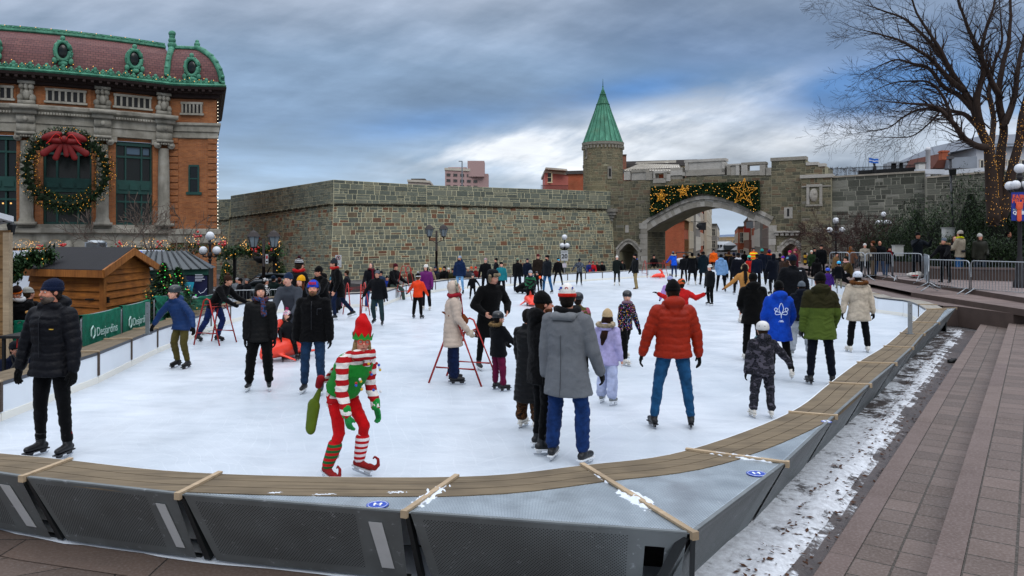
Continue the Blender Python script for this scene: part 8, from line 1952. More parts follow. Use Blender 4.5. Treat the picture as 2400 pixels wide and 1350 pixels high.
pp(1000,727,614,'smiling woman in a purple coat and white bobble hat facing the orange child',-14,legs=((6,6,-4,4),(-4,6,-14,4)),arms=((10,16,22,10),(18,14,30,2)),head=(-6,-4),jacket=('#5a1458','puffer',.10,1.12),trousers=('#17181c',1.2,'plain'),hat=('pom','#d8d4cc',None,.02,'#b79a74'),hair=('#1d1512','long'),skates='white',tone='#c99a84')
pp(1078,689,598,'tall man in a blue jacket and pale grey beanie at the far boards',-20,legs=((4,8,0,6),(2,5,-2,4)),arms=((-6,14,8,4),(6,14,10,4)),head=(-22,2),jacket=('#16294a','plain',.08,1.12),trousers=('#6f9ec6',.85,'denim'),hat=('beanie','#8d99a8',None,.03),hood='down',tone='#b98a74',beard='#4a3a30',group=None)
pp(1108,701,640,'small child in a black snowsuit and helmet beside the tall man in blue',-4,legs=st(8),arms=((4,40,10,30),(10,22,20,12)),kid=.7,jacket=('#0e0f13','plain',.05,1.15),trousers=('#0e0f13',1.35,'plain'),hat=('helmet','#22262b'),tone='#d0a28c')
pp(1138,692,604,'man in a zigzag patterned cap and black fleece near the far boards',0,legs=st(5),arms=((4,14,10,4),(4,20,10,8)),jacket=('#101115','plain',.05,1.08),hat=('beanie',spotted('#202228',['#b0b0b0','#7a2020'],22),None),tone='#c39480')
pp(1175,696,613,'youth in a teal jacket and black beanie',6,legs=st(6),arms=((4,12,10,4),(4,12,10,4)),kid=.2,jacket=('#1d6f78','plain',.07,1.1),trousers=('#12151c',1.1,'plain'),hat=('beanie','#0e0f12',None),skates='black',tone='#cf9f88')
pp(1163,680,604,'man in dark clothes partly hidden behind the teal jacket',-70,legs=st(5),jacket=('#15181e','plain',.07,1.1),hat=('beanie','#101216',None))
pp(1143,866,634,'man in a fur flapped hat and long black coat with hands held in front',28,legs=((6,5,-4,3),(-4,6,-8,3)),arms=((-8,34,55,-25),(0,32,55,-25)),lean=12,head=(22,-8),jacket=('#0c0d10','wool',.22,1.15),trousers=('#0f1014',.75,'plain'),hat=('ushanka','#181b1e','#9a8a70'),gloves=None,hair=('#2a2018','short'),skates='hockey',tone='#bb8d78')
def bag24(rid,q,H,HM,h,HD,vb,vg):
 m=Soup();c=q['pel']+V((.07*h,-.115*h,.09*h));m.cap(c,c+V((.07,-.05,-.05)),.075,.065,.6,V((0,0,1)));m.fuse('shoulder_bag',cloth('#6e3410','wool'),rid,.010,1)
 m=MB();m.tube([c+V((.0,.0,.05)),q['pel']+V((.10*h,.02*h,.14*h)),q['pel']+V((.02*h,.10*h,.16*h)),q['pel']+V((-.09*h,.04*h,.13*h)),q['pel']+V((-.05*h,-.09*h,.12*h)),c],.012,6);m.build('bag_strap',cloth('#6e3410'),rid,True)
pp(1063,898,657,'woman in a beige hooded coat with a cream fur trim leaning on a red frame',98,legs=((2,5,0,3),(2,5,2,3)),arms=((10,10,36,4),(12,10,40,4)),lean=3,jacket=('#b3a293','puffer',.19,1.12),trousers=('#122042',1.7,'denim'),hood=('furup','#ddd3bd'),hair=('#2a1c14','short'),scarf=('#8a1a26',.14),gloves='#b9ab98',skates='black',extra=bag24,tone='#c49a86')
pp(1170,916,724,'child in burgundy trousers and a dark fur hooded jacket with a caged helmet',128,legs=((4,5,0,4),(4,5,0,4)),arms=((38,8,55,4),(38,8,55,4)),head=(-14,0),kid=.45,jacket=('#0f1217','plain',.09,1.2),trousers=('#5a1232',1.3,'plain'),hat=('helmet','#14171a'),hood=('furdown','#8a6e45'),skates='black',tone='#c79a86')
pp(1243,716,638,'child in a green and black jacket and grey beanie behind an orange seal sled',0,legs=((-6,6,-16,3),(4,6,-4,3)),arms=((40,14,62,-8),(40,14,62,-8)),lean=18,kid=.5,jacket=(spotted('#15201a',['#1e5a3a','#14161a'],5),'plain',.07,1.2),trousers=('#121317',1.2,'plain'),hat=('beanie','#8a8c92',None,.03),scarf=('#2a2f45',0),tone='#d0a28c',h=1.22)
pp(1258,690,634,'child in black with an orange shoulder patch beside the green jacketed child',20,legs=st(6),arms=((10,45,25,35),(10,15,20,8)),kid=.45,jacket=('#111319','plain',.07,1.15),hat=('helmet','#16191d'),hood='down',extra=lambda rid,q,*a:(lambda m:(m.ball(q['arms'][0][0]+V((.03,-.05,-.04)),(.07,.06,.07),10,8),m.build('orange_patch',mat('#e8551c',.7),rid,True)))(MB()))
person(G(1212,688),670,'skater in black sprawled on the ice behind the fur flapped hat',80,legs=((82,6,78,4),(86,14,60,10)),arms=((-30,20,-10,12),(30,20,60,5)),lean=55,sit=.17,jacket=('#0d0e11','plain',.05,1.1),hat=('beanie','#0c0c0e',None),h=1.6)
pp(1213,684,604,'man in a pale green beanie and black jacket near the bastion',170,legs=st(6),jacket=('#101216','plain',.09,1.12),trousers=('#141d30',1.1,'plain'),hat=('beanie','#6f7d6a',None,.03));pp(1236,678,605,'person in a navy jacket beside the pale green beanie',-10,legs=st(6),jacket=('#161f33','plain',.09,1.1),hat=('beanie','#1a2338',None))
pp(1261,680,595,'man in a dark brown jacket and burgundy beanie',-8,legs=st(6),head=(10,-8),jacket=('#2b211b','plain',.08,1.12),hat=('beanie','#571a20',None),tone='#b98a74');pp(1284,688,597,'man in a charcoal padded jacket with blue jeans striding left',-50,legs=((-8,6,-14,4),(12,6,0,4)),jacket=('#1b2027','plain',.09,1.15),trousers=('#2b5b86',.95,'denim'),hat=('beanie','#0f1013',None),skates='hockey',beard='#2f241c')
pp(1308,670,604,'skater in black with mirrored blue sunglasses and legs apart',10,legs=((0,16,0,10),(0,16,0,10)),arms=((-4,18,6,10),(-4,18,6,10)),jacket=('#0d0f13','plain',.05,1.08),trousers=('#0d0f13',.9,'plain'),hat=('beanie','#1a2330',None),extra=lambda rid,q,H,*a:(lambda m:(m.tube([H(-.27,.30,.02),H(0,.44,.02),H(.27,.30,.02)],.045,6),m.build('sunglasses',mat('#2fa7c9',.2),rid,True)))(MB()))
pp(1357,670,605,'skater in a grey camouflage jacket with raised elbows near the bastion',160,legs=((4,8,-6,4),(-4,6,-12,4)),arms=((10,40,20,30),(10,34,10,20)),jacket=(spotted('#343a44',['#191c24','#59616c'],14),'plain',.06,1.1),hat=('beanie','#1d2633',None),skates='grey')
pp(1446,670,596,'girl in a white beanie and long dark green coat with white mittens',-8,legs=st(4),arms=((6,30,14,16),(4,8,10,3)),jacket=('#1c2421','plain',.14,1.0),trousers=('#0f1012',.75,'plain'),hat=('pom','#d7d2ca',None,.02,'#d7d2ca'),gloves='#c8c6c0',skates='white',tone='#cf9f88')
pp(1492,677,594,'man in a dark jacket with a blue collar and khaki trousers',-75,legs=((8,5,-6,3),(-10,5,-12,3)),arms=((10,12,26,4),(12,12,28,4)),jacket=('#15191c','plain',.07,1.15),trousers=('#8b7a55',1.05,'plain'),hat=('beanie','#101114',None),skates='brown',beard='#3a2a20',extra=lambda rid,q,H,HM,h,*a:(lambda m:(m.tube([q['neck']+V((-.06*h,.02,.01)),q['neck']+V((0,.06*h,.012*h)),q['neck']+V((.06*h,.02,.01))],.03,8),m.build('blue_collar',cloth('#1d49b0'),rid,True)))(MB()))
pp(1580,650,596,'person in a bright blue jacket with a fur hood bending over a frame',-160,legs=st(6),arms=((30,20,50,10),(30,20,50,10)),lean=14,jacket=('#1450c8','plain',.09,1.15),trousers=('#1c2f58',1.0,'denim'),hat=('beanie','#5a606c',None),hood=('furdown','#b9a98a'),h=1.62)
person(V((9.6,50.6,0)),600,'person in black seated on the far boards behind a red frame',0,legs=((70,8,5,4),(65,8,0,4)),arms=((30,10,60,0),(30,10,60,0)),sit=.6,lean=8,jacket=(BK,'plain',.05,1.1),trousers=('#6b5f49',1.0,'plain'),hat=('beanie','#0d0e11',None),h=1.75)
pp(1622,668,591,'woman in a long black coat with a pale fur hood and white skates',175,legs=((2,8,0,6),(2,8,0,6)),arms=((10,14,20,5),(20,20,40,10)),jacket=('#101218','plain',.18,1.12),trousers=('#101114',.8,'plain'),hat=('beanie','#0f0f12',None),hood=('furdown','#b29a72'),skates='white')
pp(1650,668,588,'tall skater in a long petrol blue parka',178,legs=((0,4,4,4),(0,10,4,10)),jacket=('#12242d','plain',.19,1.15),hat=('beanie','#0f1013',None),hood='down')
pp(1665,716,615,'boy in a white striped bobble hat and black jacket skating left',-58,legs=((8,6,-2,3),(-2,8,-14,5)),arms=((2,10,10,3),(2,10,10,3)),head=(-10,-4),kid=.2,jacket=('#14171a','plain',.08,1.12),trousers=('#0b0b0e',1.25,'plain'),hat=('pom',striped(['#cfcfca','#cfcfca','#15161a'],.05),'#d0cfca',.0,'#b83a20'),skates='hockey',tone='#c79a86')
pp(1690,684,594,'person in a light blue jacket and black beanie seen from behind',165,legs=st(8),arms=((4,10,40,-10),(4,16,10,8)),jacket=('#6f93bb','plain',.10,1.15),trousers=('#0e0f13',.95,'plain'),hat=('beanie','#0e0f12',None),hood='down')
pp(1708,664,588,'woman with auburn hair in a black jacket with a tan fur collar',170,legs=st(7),arms=((4,12,10,5),(20,40,50,50)),jacket=('#14131a','plain',.09,1.1),hair=('#4a2412','long'),hood=('furdown','#7a5a34'))
pp(1730,690,592,'tall person in a navy parka with a white collar seen from behind',178,legs=((2,6,-6,4),(2,6,2,4)),arms=((4,12,12,4),(4,12,12,4)),jacket=('#10131f','plain',.13,1.2),hat=('beanie','#10121a',None),scarf=('#c9c9cc',0),skates='hockey')
pp(1758,672,598,'child in a red jacket and mint green hat turned away',-150,legs=st(7),arms=((10,12,20,5),(20,12,40,5)),lean=6,kid=.2,jacket=('#b21f1a','plain',.08,1.15),trousers=('#141a2a',1.1,'plain'),hat=('beanie','#63cdb0',None,.05),scarf=('#17244e',0))
person(V((17.3,53.5,0)),583,'steward in an orange and yellow safety vest behind the folding table',0,legs=ST,arms=((20,16,60,0),(20,16,60,0)),jacket=(striped(['#f06a1c','#f06a1c','#e6dd2e'],.22,.02),'plain',.06,1.15),trousers=('#f06a1c',1.1,'plain'),hat=('beanie','#2a3238',None),h=1.8)
person(V((14.2,52.6,0)),590,'second steward in an orange vest half hidden by the crowd',-30,legs=ST,arms=ARM,jacket=('#f0641a','plain',.06,1.15),hat=('beanie','#15181c',None),h=1.72)
pp(1786,668,583,'tall person in navy with a turquoise hat by the folding table',165,legs=st(6),jacket=('#121a2c','plain',.10,1.15),hat=('beanie','#2f8f86',None,.04));pp(1803,664,585,'person in a purple hat with a bright orange collar',175,legs=st(6),jacket=('#15202e','plain',.10,1.1),hat=('beanie','#3c2358',None,.04),scarf=('#d9481c',0))
pp(1812,690,594,'broad skater in a long navy hooded coat',-165,legs=((2,8,-14,5),(2,4,4,3)),arms=((14,16,40,-5),(8,12,20,2)),jacket=('#0e1422','plain',.18,1.25),hood='up')
pp(1746,757,619,'woman with long dark hair and cream earmuffs in a camel coat reaching left',172,legs=st(4),arms=((12,42,22,48),(10,22,30,10)),jacket=('#a9773f','wool',.24,1.0,'fit'),trousers=None,hat=('earmuffs','#c9b08a'),hair=('#1a100c','long'),gloves='#7a4a28',skates='white',tone='#c49a86',extra=lambda rid,q,H,HM,h,*a:(lambda m:(m.rings([(q['pel']+V((0,0,-.34*h)),V((1,0,0)),V((0,1,0)),.12*h,.10*h),(q['pel']+V((0,0,-.2*h)),V((1,0,0)),V((0,1,0)),.11*h,.09*h),(q['pel'],V((1,0,0)),V((0,1,0)),.09*h,.07*h)],24),m.build('pleated_skirt',striped(['#c4707c','#a9596a'],.03,0,0),rid,True)))(Soup()))
pp(1570,760,631,'little girl in a lilac jacket and white bobble hat hidden behind the red jackets',175,legs=ST,arms=((20,20,40,10),(20,20,40,10)),kid=.6,jacket=('#b08cc8','plain',.10,1.2),hat=('pom','#9a9fc4',None,.0,'#d8d4c8'),h=1.27)
pp(1597,800,664,'child in a red jacket and green camouflage helmet raising both arms',178,legs=ST,arms=((10,58,10,118),(10,58,10,118)),kid=.35,jacket=('#b01c1c','plain',.08,1.2),trousers=('#111111',1.2,'plain'),hat=('helmet',spotted('#2f4a24',['#182814','#c0552c'],9)),gloves='#15161a',h=1.36)
pp(1576,1004,655,'man in a rust red puffer jacket and jeans seen from behind',178,legs=((2,11,-2,8),(4,10,-4,7)),arms=((6,22,10,14),(6,20,8,8)),head=(4,-4),jacket=('#8c210b','puffer',.05,1.18),trousers=('#1d4a70',.85,'denim'),hat=('beanie','#0d0d10',None,.10),hood='down',skates='black',tone='#b98a74',build=1.05)
CONF=spotted('#0c0d12',['#c03a8a','#d9a520','#3a66c0','#c8c8c8'],34,'dots')
pp(1462,852,678,'girl in a black helmet and colourful speckled jacket striding right',42,legs=((-22,16,-32,18),(14,8,4,4)),arms=((8,18,18,8),(0,12,10,4)),lean=5,head=(-46,0),kid=.3,jacket=(CONF,'plain',.06,1.1),trousers=('#0b0b0e',1.15,'plain'),hat=('helmet','#16181b'),hair=('#3a2618','short'),scarf=('#7a5f6c',0),skates='white',tone='#d0a28c',gloves='#0c0c0e')
pp(1422,948,722,'girl in a lilac jacket with a cream fur hood and pale flared trousers',148,legs=((6,4,-4,2),(-6,5,-10,3)),arms=((0,10,22,4),(-6,12,12,8)),head=(30,0),kid=.35,jacket=('#a8a2cc','plain',.12,1.08,'fit'),trousers=('#a9b2cf',1.9,'plain'),hat=('beanie','#b49c78',None,.08),hair=('#3a1f12','long'),hood=('furdown','#c9b79a'),gloves=None,skates='grey',tone='#c79178')
pp(1355,880,701,'child in a pink and olive jacket and black helmet hidden by the grey coat',170,legs=ST,arms=((10,20,40,10),(10,12,20,5)),kid=.4,jacket=(spotted('#8f4a5a',['#4a4420','#8f4a5a'],2.5),'plain',.08,1.15),trousers=('#101114',1.0,'plain'),hat=('helmet','#14161a'),h=1.34)
def coat52(rid,q,H,HM,h,HD,vb,vg):
 m=Soup();c=q['neck'];
 for s in(1,-1):m.cap(c+V((s*.07*h,-.02*h,.0)),c+V((s*.04*h,.062*h,-.004*h)),.028*h,.03*h,.8)
 m.cap(c+V((-.05*h,.065*h,-.01*h)),c+V((.05*h,.065*h,-.01*h)),.03*h,.03*h,.8);m.fuse('coat_collar',cloth('#6a6d70','wool'),rid,.01,1)
 m=MB();L_=[q['sh']+V((0,.080*h,-.05*h)),q['chest']+V((0,.098*h,-.02*h)),q['pel']+V((0,.092*h,.05*h)),q['pel']+V((0,.100*h,-.10*h)),q['pel']+V((0,.112*h,-.155*h))];m.tube(L_,.0035,5);m.build('back_seam',mat('#3a3d40',.9),rid)
 for s,col,pts in((-.22,'#16389a',[(-.06,.06),(-.02,.12),(.0,.02),(.05,-.04),(.09,.02),(.04,.07)]),(.0,'#a3161c',[(-.06,.0),(.04,.03),(.05,.09),(-.01,.10),(-.05,.04),(-.02,-.04),(.05,-.03)]),(.24,'#16389a',[(-.07,-.03),(-.02,.12),(.0,.04),(.03,.12),(.06,.0),(.1,.03)])):
  m=MB();m.tube(catmull([H(s+a,-.49+abs(s)*.35-.10*(b+.2)*0,.37+b)for a,b in pts],4),.020*HD,6);m.build('cap_emblem',mat(col,.8),rid,True)
pp(1330,1085,667,'broad man in a grey wool coat and white, red and blue cap',152,legs=((4,7,-2,4),(6,7,-6,4)),arms=((-2,10,8,4),(6,16,30,6)),head=(20,-4),jacket=('#63666a','wool',.155,1.13),trousers=('#17305e',1.15,'denim'),hat=('beanie','#d9d6d0','#b51e14',.05),hair=('#2a1e16','short'),scarf=('#15161a',0),skates='hockey',extra=coat52,build=1.04,tone='#b98a74')
pp(1264,1058,680,'bearded man in a black beanie and black hooded jacket in profile',118,legs=((4,5,-2,3),(-4,5,-10,3)),arms=((4,10,14,2),(4,10,16,2)),head=(-14,0),jacket=('#0d0e11','plain',.11,1.12),trousers=('#0f1013',.72,'plain'),hat=('beanie','#0c0c0e',None,.07),hair=('#4a2c18','short'),beard='#6a3f22',hood='down',skates='hockey',tone='#c8907a')
LEO=spotted('#3a2514',['#120c08','#5a3a20','#120c08'],22)
pp(1240,1006,735,'person in a long black puffer coat and leopard print trousers behind the bearded man',140,legs=((2,3,0,3),(2,5,0,4)),arms=((6,8,16,2),(6,8,16,2)),jacket=('#0f1013','puffer',.33,1.05),trousers=(LEO,1.6,'plain'),hair=('#1c1410','short'),skates='white',h=1.40)
pp(1765,846,636,'tall skater all in black behind the royal blue jacket',170,legs=st(5),arms=((10,14,50,-18),(10,14,50,-18)),jacket=('#0b0c0f','plain',.12,1.2),trousers=('#0c0d10',1.0,'plain'),hat=('beanie','#0b0b0e',None),hood='down',skates='white')
pp(1858,789,597,'very tall broad man in a black softshell and navy beanie further back',178,legs=st(6),arms=((6,22,14,12),(6,22,14,12)),jacket=('#14161b','plain',.10,1.3),hat=('beanie','#121c2e',None,.04),skates='black',extra=lambda rid,q,H,HM,h,*a:(lambda m:(m.box(q['sh']+V((-.07*h,.083*h,-.01*h)),(.05,.01,.02)),m.build('shoulder_logo',mat('#c8ccd0',.6),rid)))(MB()))
def fleur(rid,q,H,HM,h,HD,vb,vg):
 c=q['sh']+V((.005*h,.092*h+.01,-.125*h));m=MB();s=.115;mx=-1
 def Tp(a,b):return c+V((-a*s,.0,b*s))
 for path in([(0,-1),(-.05,-.4),(-.28,.1),(-.3,.5),(0,1.15),(.3,.5),(.28,.1),(.05,-.4),(0,-1)],[(-.1,-.3),(-.4,-.1),(-.75,-.05),(-.95,.2),(-.8,.45),(-.55,.35),(-.6,.1),(-.85,-.25),(-.7,-.5),(-.3,-.45),(-.05,-.35)],[(.1,-.3),(.4,-.1),(.75,-.05),(.95,.2),(.8,.45),(.55,.35),(.6,.1),(.85,-.25),(.7,-.5),(.3,-.45),(.05,-.35)],[(-.25,-1.35),(.25,-1.35)],[(-.35,-1.5),(.35,-1.5)]):
  m.tube(catmull([Tp(a,b)for a,b in path],3),.0055,5)
 m.build('fleur_de_lis',mat('#cfdcf0',.6),rid)
pp(1832,893,655,'person in a royal blue hooded jacket with a white fleur-de-lis on the back',178,legs=((4,2,0,2),(-2,6,-34,3)),arms=((10,14,45,-14),(10,18,40,-8)),head=(-12,0),jacket=('#1140a8','plain',.15,1.14),trousers=('#0c0d11',.85,'plain'),hat=('beanie','#0c0c0f',None,.03),hair=('#2a1c14','short'),hood='down',skates='white',extra=fleur)
CAMO=spotted('#15161b',['#2c2b33','#16171b','#4a4750'],10)
pp(1787,980,747,'child in a grey camouflage snowsuit and white helmet seen from behind',178,legs=((2,7,0,4),(2,7,-2,4)),arms=((4,14,10,8),(8,45,20,38)),kid=.5,jacket=(CAMO,'plain',.08,1.18),trousers=(CAMO,1.45,'plain'),hat=('helmet','#c4c3c0'),scarf=('#4a6f78',0),hood='down',skates='white',tone='#cf9f88')
pp(1876,838,656,'youth in a navy hooded jacket, grey beanie and pale grey joggers',165,legs=((4,10,-12,8),(2,6,0,4)),arms=((6,14,20,4),(6,12,20,4)),jacket=('#141a26','plain',.06,1.15),trousers=('#8f959c',1.3,'plain'),hat=('beanie','#5a6168',None,.03),hood='down',skates='grey')
GRN2='#3c4a1c'
pp(1925,902,636,'person in an olive green anorak and black beanie seen from behind',172,legs=((0,5,-2,4),(2,8,-4,5)),arms=((4,12,8,4),(6,16,30,-4)),head=(6,-2),jacket=(striped(['#45551f','#45551f','#45551f','#26240f'],1.52*1.19,.12),'plain',.13,1.2),trousers=('#111624',.95,'denim'),hat=('beanie','#0d0d10',None,.05),hood='down',gloves='#111317',skates='black')
pp(2013,826,632,'person in a cream parka with a big brown fur hood and a white helmet',176,legs=((2,8,-2,6),(2,8,-4,6)),arms=((-4,22,-2,10),(-4,20,-2,8)),lean=6,jacket=('#b3a795','plain',.15,1.2),trousers=('#0f1014',1.1,'plain'),hat=('helmet','#bfc6cf'),hood=('furdown','#6e421a'),gloves='#15161a',skates='white')
pp(1940,702,628,'child in a purple snowsuit and bright blue helmet behind the olive anorak',170,legs=ST,arms=((4,20,10,12),(4,20,10,12)),kid=.55,jacket=('#3a1e6a','plain',.08,1.2),trousers=('#a01a4a',1.2,'plain'),hat=('helmet','#1d4ac0'),h=1.18)
pp(1966,676,611,'child in a turquoise helmet and black coat standing on the deck',172,z=.5,legs=st(4),arms=((6,24,10,16),(6,24,10,16)),kid=.6,jacket=('#101319','plain',.14,1.15),trousers=('#7d7868',1.1,'plain'),hat=('helmet','#29a8d8'),skates='boots')
pp(1990,668,612,'adult in an olive jacket and dark cap crouching by the turquoise helmet',-95,z=.5,legs=((80,8,-40,4),(60,8,-60,4)),arms=((40,12,70,0),(40,12,70,0)),lean=20,jacket=('#4b3c22','plain',.05,1.2),hat=('beanie','#1b2422',None),skates='boots',scarf=('#c89a94',0),h=1.6)
pp(1955,664,615,'person with brown hair bending behind the turquoise helmet',40,z=.5,legs=ST,arms=ARM,lean=12,jacket=('#6a5236','plain',.05,1.1),hat=('beanie','#20242a',None),skates='boots',h=1.35)
Zd=.5
pp(1925,648,573,'man in a black beanie and black padded coat standing behind the far deck',-30,z=Zd,legs=st(4),arms=ARM,jacket=('#0e1116','plain',.14,1.2),hat=('beanie','#0c0d10',None),skates='boots');pp(1902,648,586,'woman in a white beanie and dark green parka by the right gate door',-10,z=Zd,legs=ST,arms=((20,10,60,0),(20,10,60,0)),jacket=('#26381f','plain',.14,1.15),hat=('beanie','#cfc9bd',None),skates='boots',tone='#cf9f88')
pp(1909,646,580,'man in black behind the woman in the green parka',0,z=Zd,legs=ST,jacket=(BK,'plain',.1,1.1),hat=('beanie','#0f1013',None),skates='boots');person(G(1915,650,.5),605,'hooded person in black sitting with their back to the rink',170,legs=((70,10,10,5),(70,10,10,5)),arms=ARM,lean=10,sit=.28,jacket=('#0e0e12','plain',.05,1.2),hood='up',h=1.5,skates='boots')
pp(1864,652,580,'person in a burgundy coat and pink bobble hat',-80,z=.3,legs=ST,jacket=('#5a1428','plain',.14,1.15),hat=('pom','#8e3a52',None,.0,'#b88a84'),skates='boots',kid=.1);pp(1851,655,587,'child in a pink and blue knitted hat beside the burgundy coat',-60,z=.3,legs=ST,kid=.3,jacket=('#202c4c','plain',.1,1.15),hat=('beanie','#b01e5c',None),skates='boots')
pp(1835,676,600,'child in a purple and red hat facing left behind the tall man in black',-60,legs=ST,kid=.2,jacket=('#3b2c26','plain',.1,1.15),hat=('beanie','#5a28a0','#c02a3a',.05),skates='black');pp(1846,680,601,'person in a brown jacket with a pale blue hood down',170,legs=ST,jacket=('#3d2c22','plain',.1,1.2),hat=('beanie','#6f93a8',None),hood='down')
def qz(px,fy,top,label,face=0,z=.75,**k):return person(G(px,fy,z),top,label,face,skates=k.pop('sk','boots'),**k)
qz(1994,645,577,'person in a tan brown hooded coat behind the barrier',0,legs=ST,arms=((20,20,60,-10),(20,20,60,-10)),jacket=('#6b3d12','plain',.12,1.2),hood='up',tone='#6a4a34')
qz(2027,646,570,'woman in a pale grey jacket and white beanie leaning on the barrier',-10,legs=ST,arms=((30,16,70,-10),(30,16,70,-10)),jacket=('#8f897c','plain',.08,1.15),hat=('beanie','#d3d0ca',None,.02),tone='#cf9f88')
qz(2046,646,564,'man in a brown leather jacket turned towards the pale grey jacket',-130,legs=st(6),jacket=('#3b2a1a','plain',.08,1.25),trousers=('#6b5536',1.1,'plain'),hat=('beanie','#5d3218',None))
qz(2062,646,565,'bald man in a black jacket behind the barrier',-20,legs=ST,arms=((20,12,60,0),(20,12,60,0)),jacket=('#12151b','plain',.1,1.15),trousers=('#20406a',1,'denim'),tone='#b98268')
qz(2085,648,578,'person in dark clothes with a red scarf behind the barrier',0,legs=ST,arms=((20,16,60,0),(20,16,60,0)),jacket=('#11141c','plain',.1,1.15),trousers=('#28405c',1,'denim'),hat=('beanie','#1c1a1e',None),scarf=('#7a1420',.1),hair=('#20150f','short'))
qz(2151,652,544,'man in a charcoal coat holding up a phone with both hands',0,legs=ST,arms=((60,24,125,-10),(60,24,125,-10)),jacket=('#171e26','plain',.16,1.1),trousers=('#10131a',.9,'plain'),hat=('beanie','#0d0e12',None),tone='#9a6a52',gloves='#15171c')
qz(2216,662,556,'person in a black parka with a tan fur hood leaning on the step barrier',-60,z=.75,legs=st(5),arms=((50,12,62,10),(40,14,55,8)),lean=10,head=(-10,0),jacket=('#0f1117','plain',.14,1.15),trousers=('#0c0d10',1,'plain'),hat=('beanie','#5a646e',None),hood=('furdown','#a98a66'),tone='#c39079')
qz(2249,655,540,'woman in a beige puffer jacket with a yellow scarf and small black bag',-150,legs=((2,5,0,4),(2,3,0,3)),arms=((20,14,80,-10),(30,12,100,-15)),jacket=('#9a907c','puffer',.07,1.12),trousers=('#2a5a8a',.95,'denim'),hat=('beanie','#b7aea0',None,.04),scarf=('#c8c818',0),hair=('#3a2a1c','short'),extra=lambda rid,q,H,HM,h,*a:(lambda m:(m.cap(q['pel']+V((.02*h,.10*h,.06*h)),q['pel']+V((.09*h,.10*h,.055*h)),.055,.055),m.build('small_bag',mat('#0e0f12',.5),rid,True)))(Soup()))
qz(2237,652,553,'woman in dark clothes behind the beige puffer jacket',-20,legs=ST,arms=((20,10,90,-10),(20,10,60,0)),jacket=('#1b1e2a','plain',.1,1.1),hair=('#5a3a24','side'),tone='#cf9f88')
qz(2296,656,547,'woman in a dark olive coat and white beanie looking at her phone',-6,legs=((2,5,0,4),(2,7,0,5)),arms=((8,12,60,-20),(6,12,12,8)),jacket=('#2b2c22','puffer',.09,1.12),trousers=('#2a3442',.9,'denim'),hat=('beanie','#b9b6b0',None,.04),hair=('#3a2a1c','side'),tone='#c9967e')
qz(2363,650,542,'person in a long black overcoat and jeans beside the lamp post',35,legs=ST,arms=((60,20,140,0),(10,10,20,4)),jacket=('#0c0e14','wool',.22,1.2),trousers=('#1c3a68',1.0,'denim'),hair=('#1d130d','short'),tone='#b98268')
ZL=-.6
def lz(px,Y,top,label,face=0,z=ZL,**k):p=P(px,HY,Y);return person(V((p.x,p.y,z)),top,label,face,skates=k.pop('sk','hide'),**k)
def seat_(px,Y,top,label,face,col,hatc,**k):return lz(px,Y,top,label,face,jacket=(col,'plain',.1,1.15),hat=('beanie',hatc,None),arms=ARM,legs=ST,**k)
lz(40,15.5,671,'stall worker in a black and orange jacket and peaked cap by the left hut',20,jacket=('#0f1013','plain',.1,1.2),hat=('beanie','#2a1a14','#c05a18'),scarf=('#b9b9b9',0),head=(0,-20),tone='#b9836b',extra=lambda rid,q,H,HM,h,*a:(lambda m:(m.cap(q['arms'][1][0],q['arms'][1][1],.062,.056),m.build('orange_sleeve',cloth('#b04a12'),rid,True)))(Soup()))
lz(66,16.2,672,'person in black with a white cap behind the stall worker',160,jacket=('#0e0f12','plain',.1,1.2),hat=('beanie','#9a9a94',None))
lz(22,12.0,738,'person in a navy jacket seated at the far left edge',60,z=-.6,jacket=('#111a34','plain',.1,1.25),hat=('beanie','#1c2028',None),legs=((80,8,0,4),(80,8,0,4)),arms=((40,10,70,0),(40,10,70,0)),lean=18,sit=.5,h=1.7)
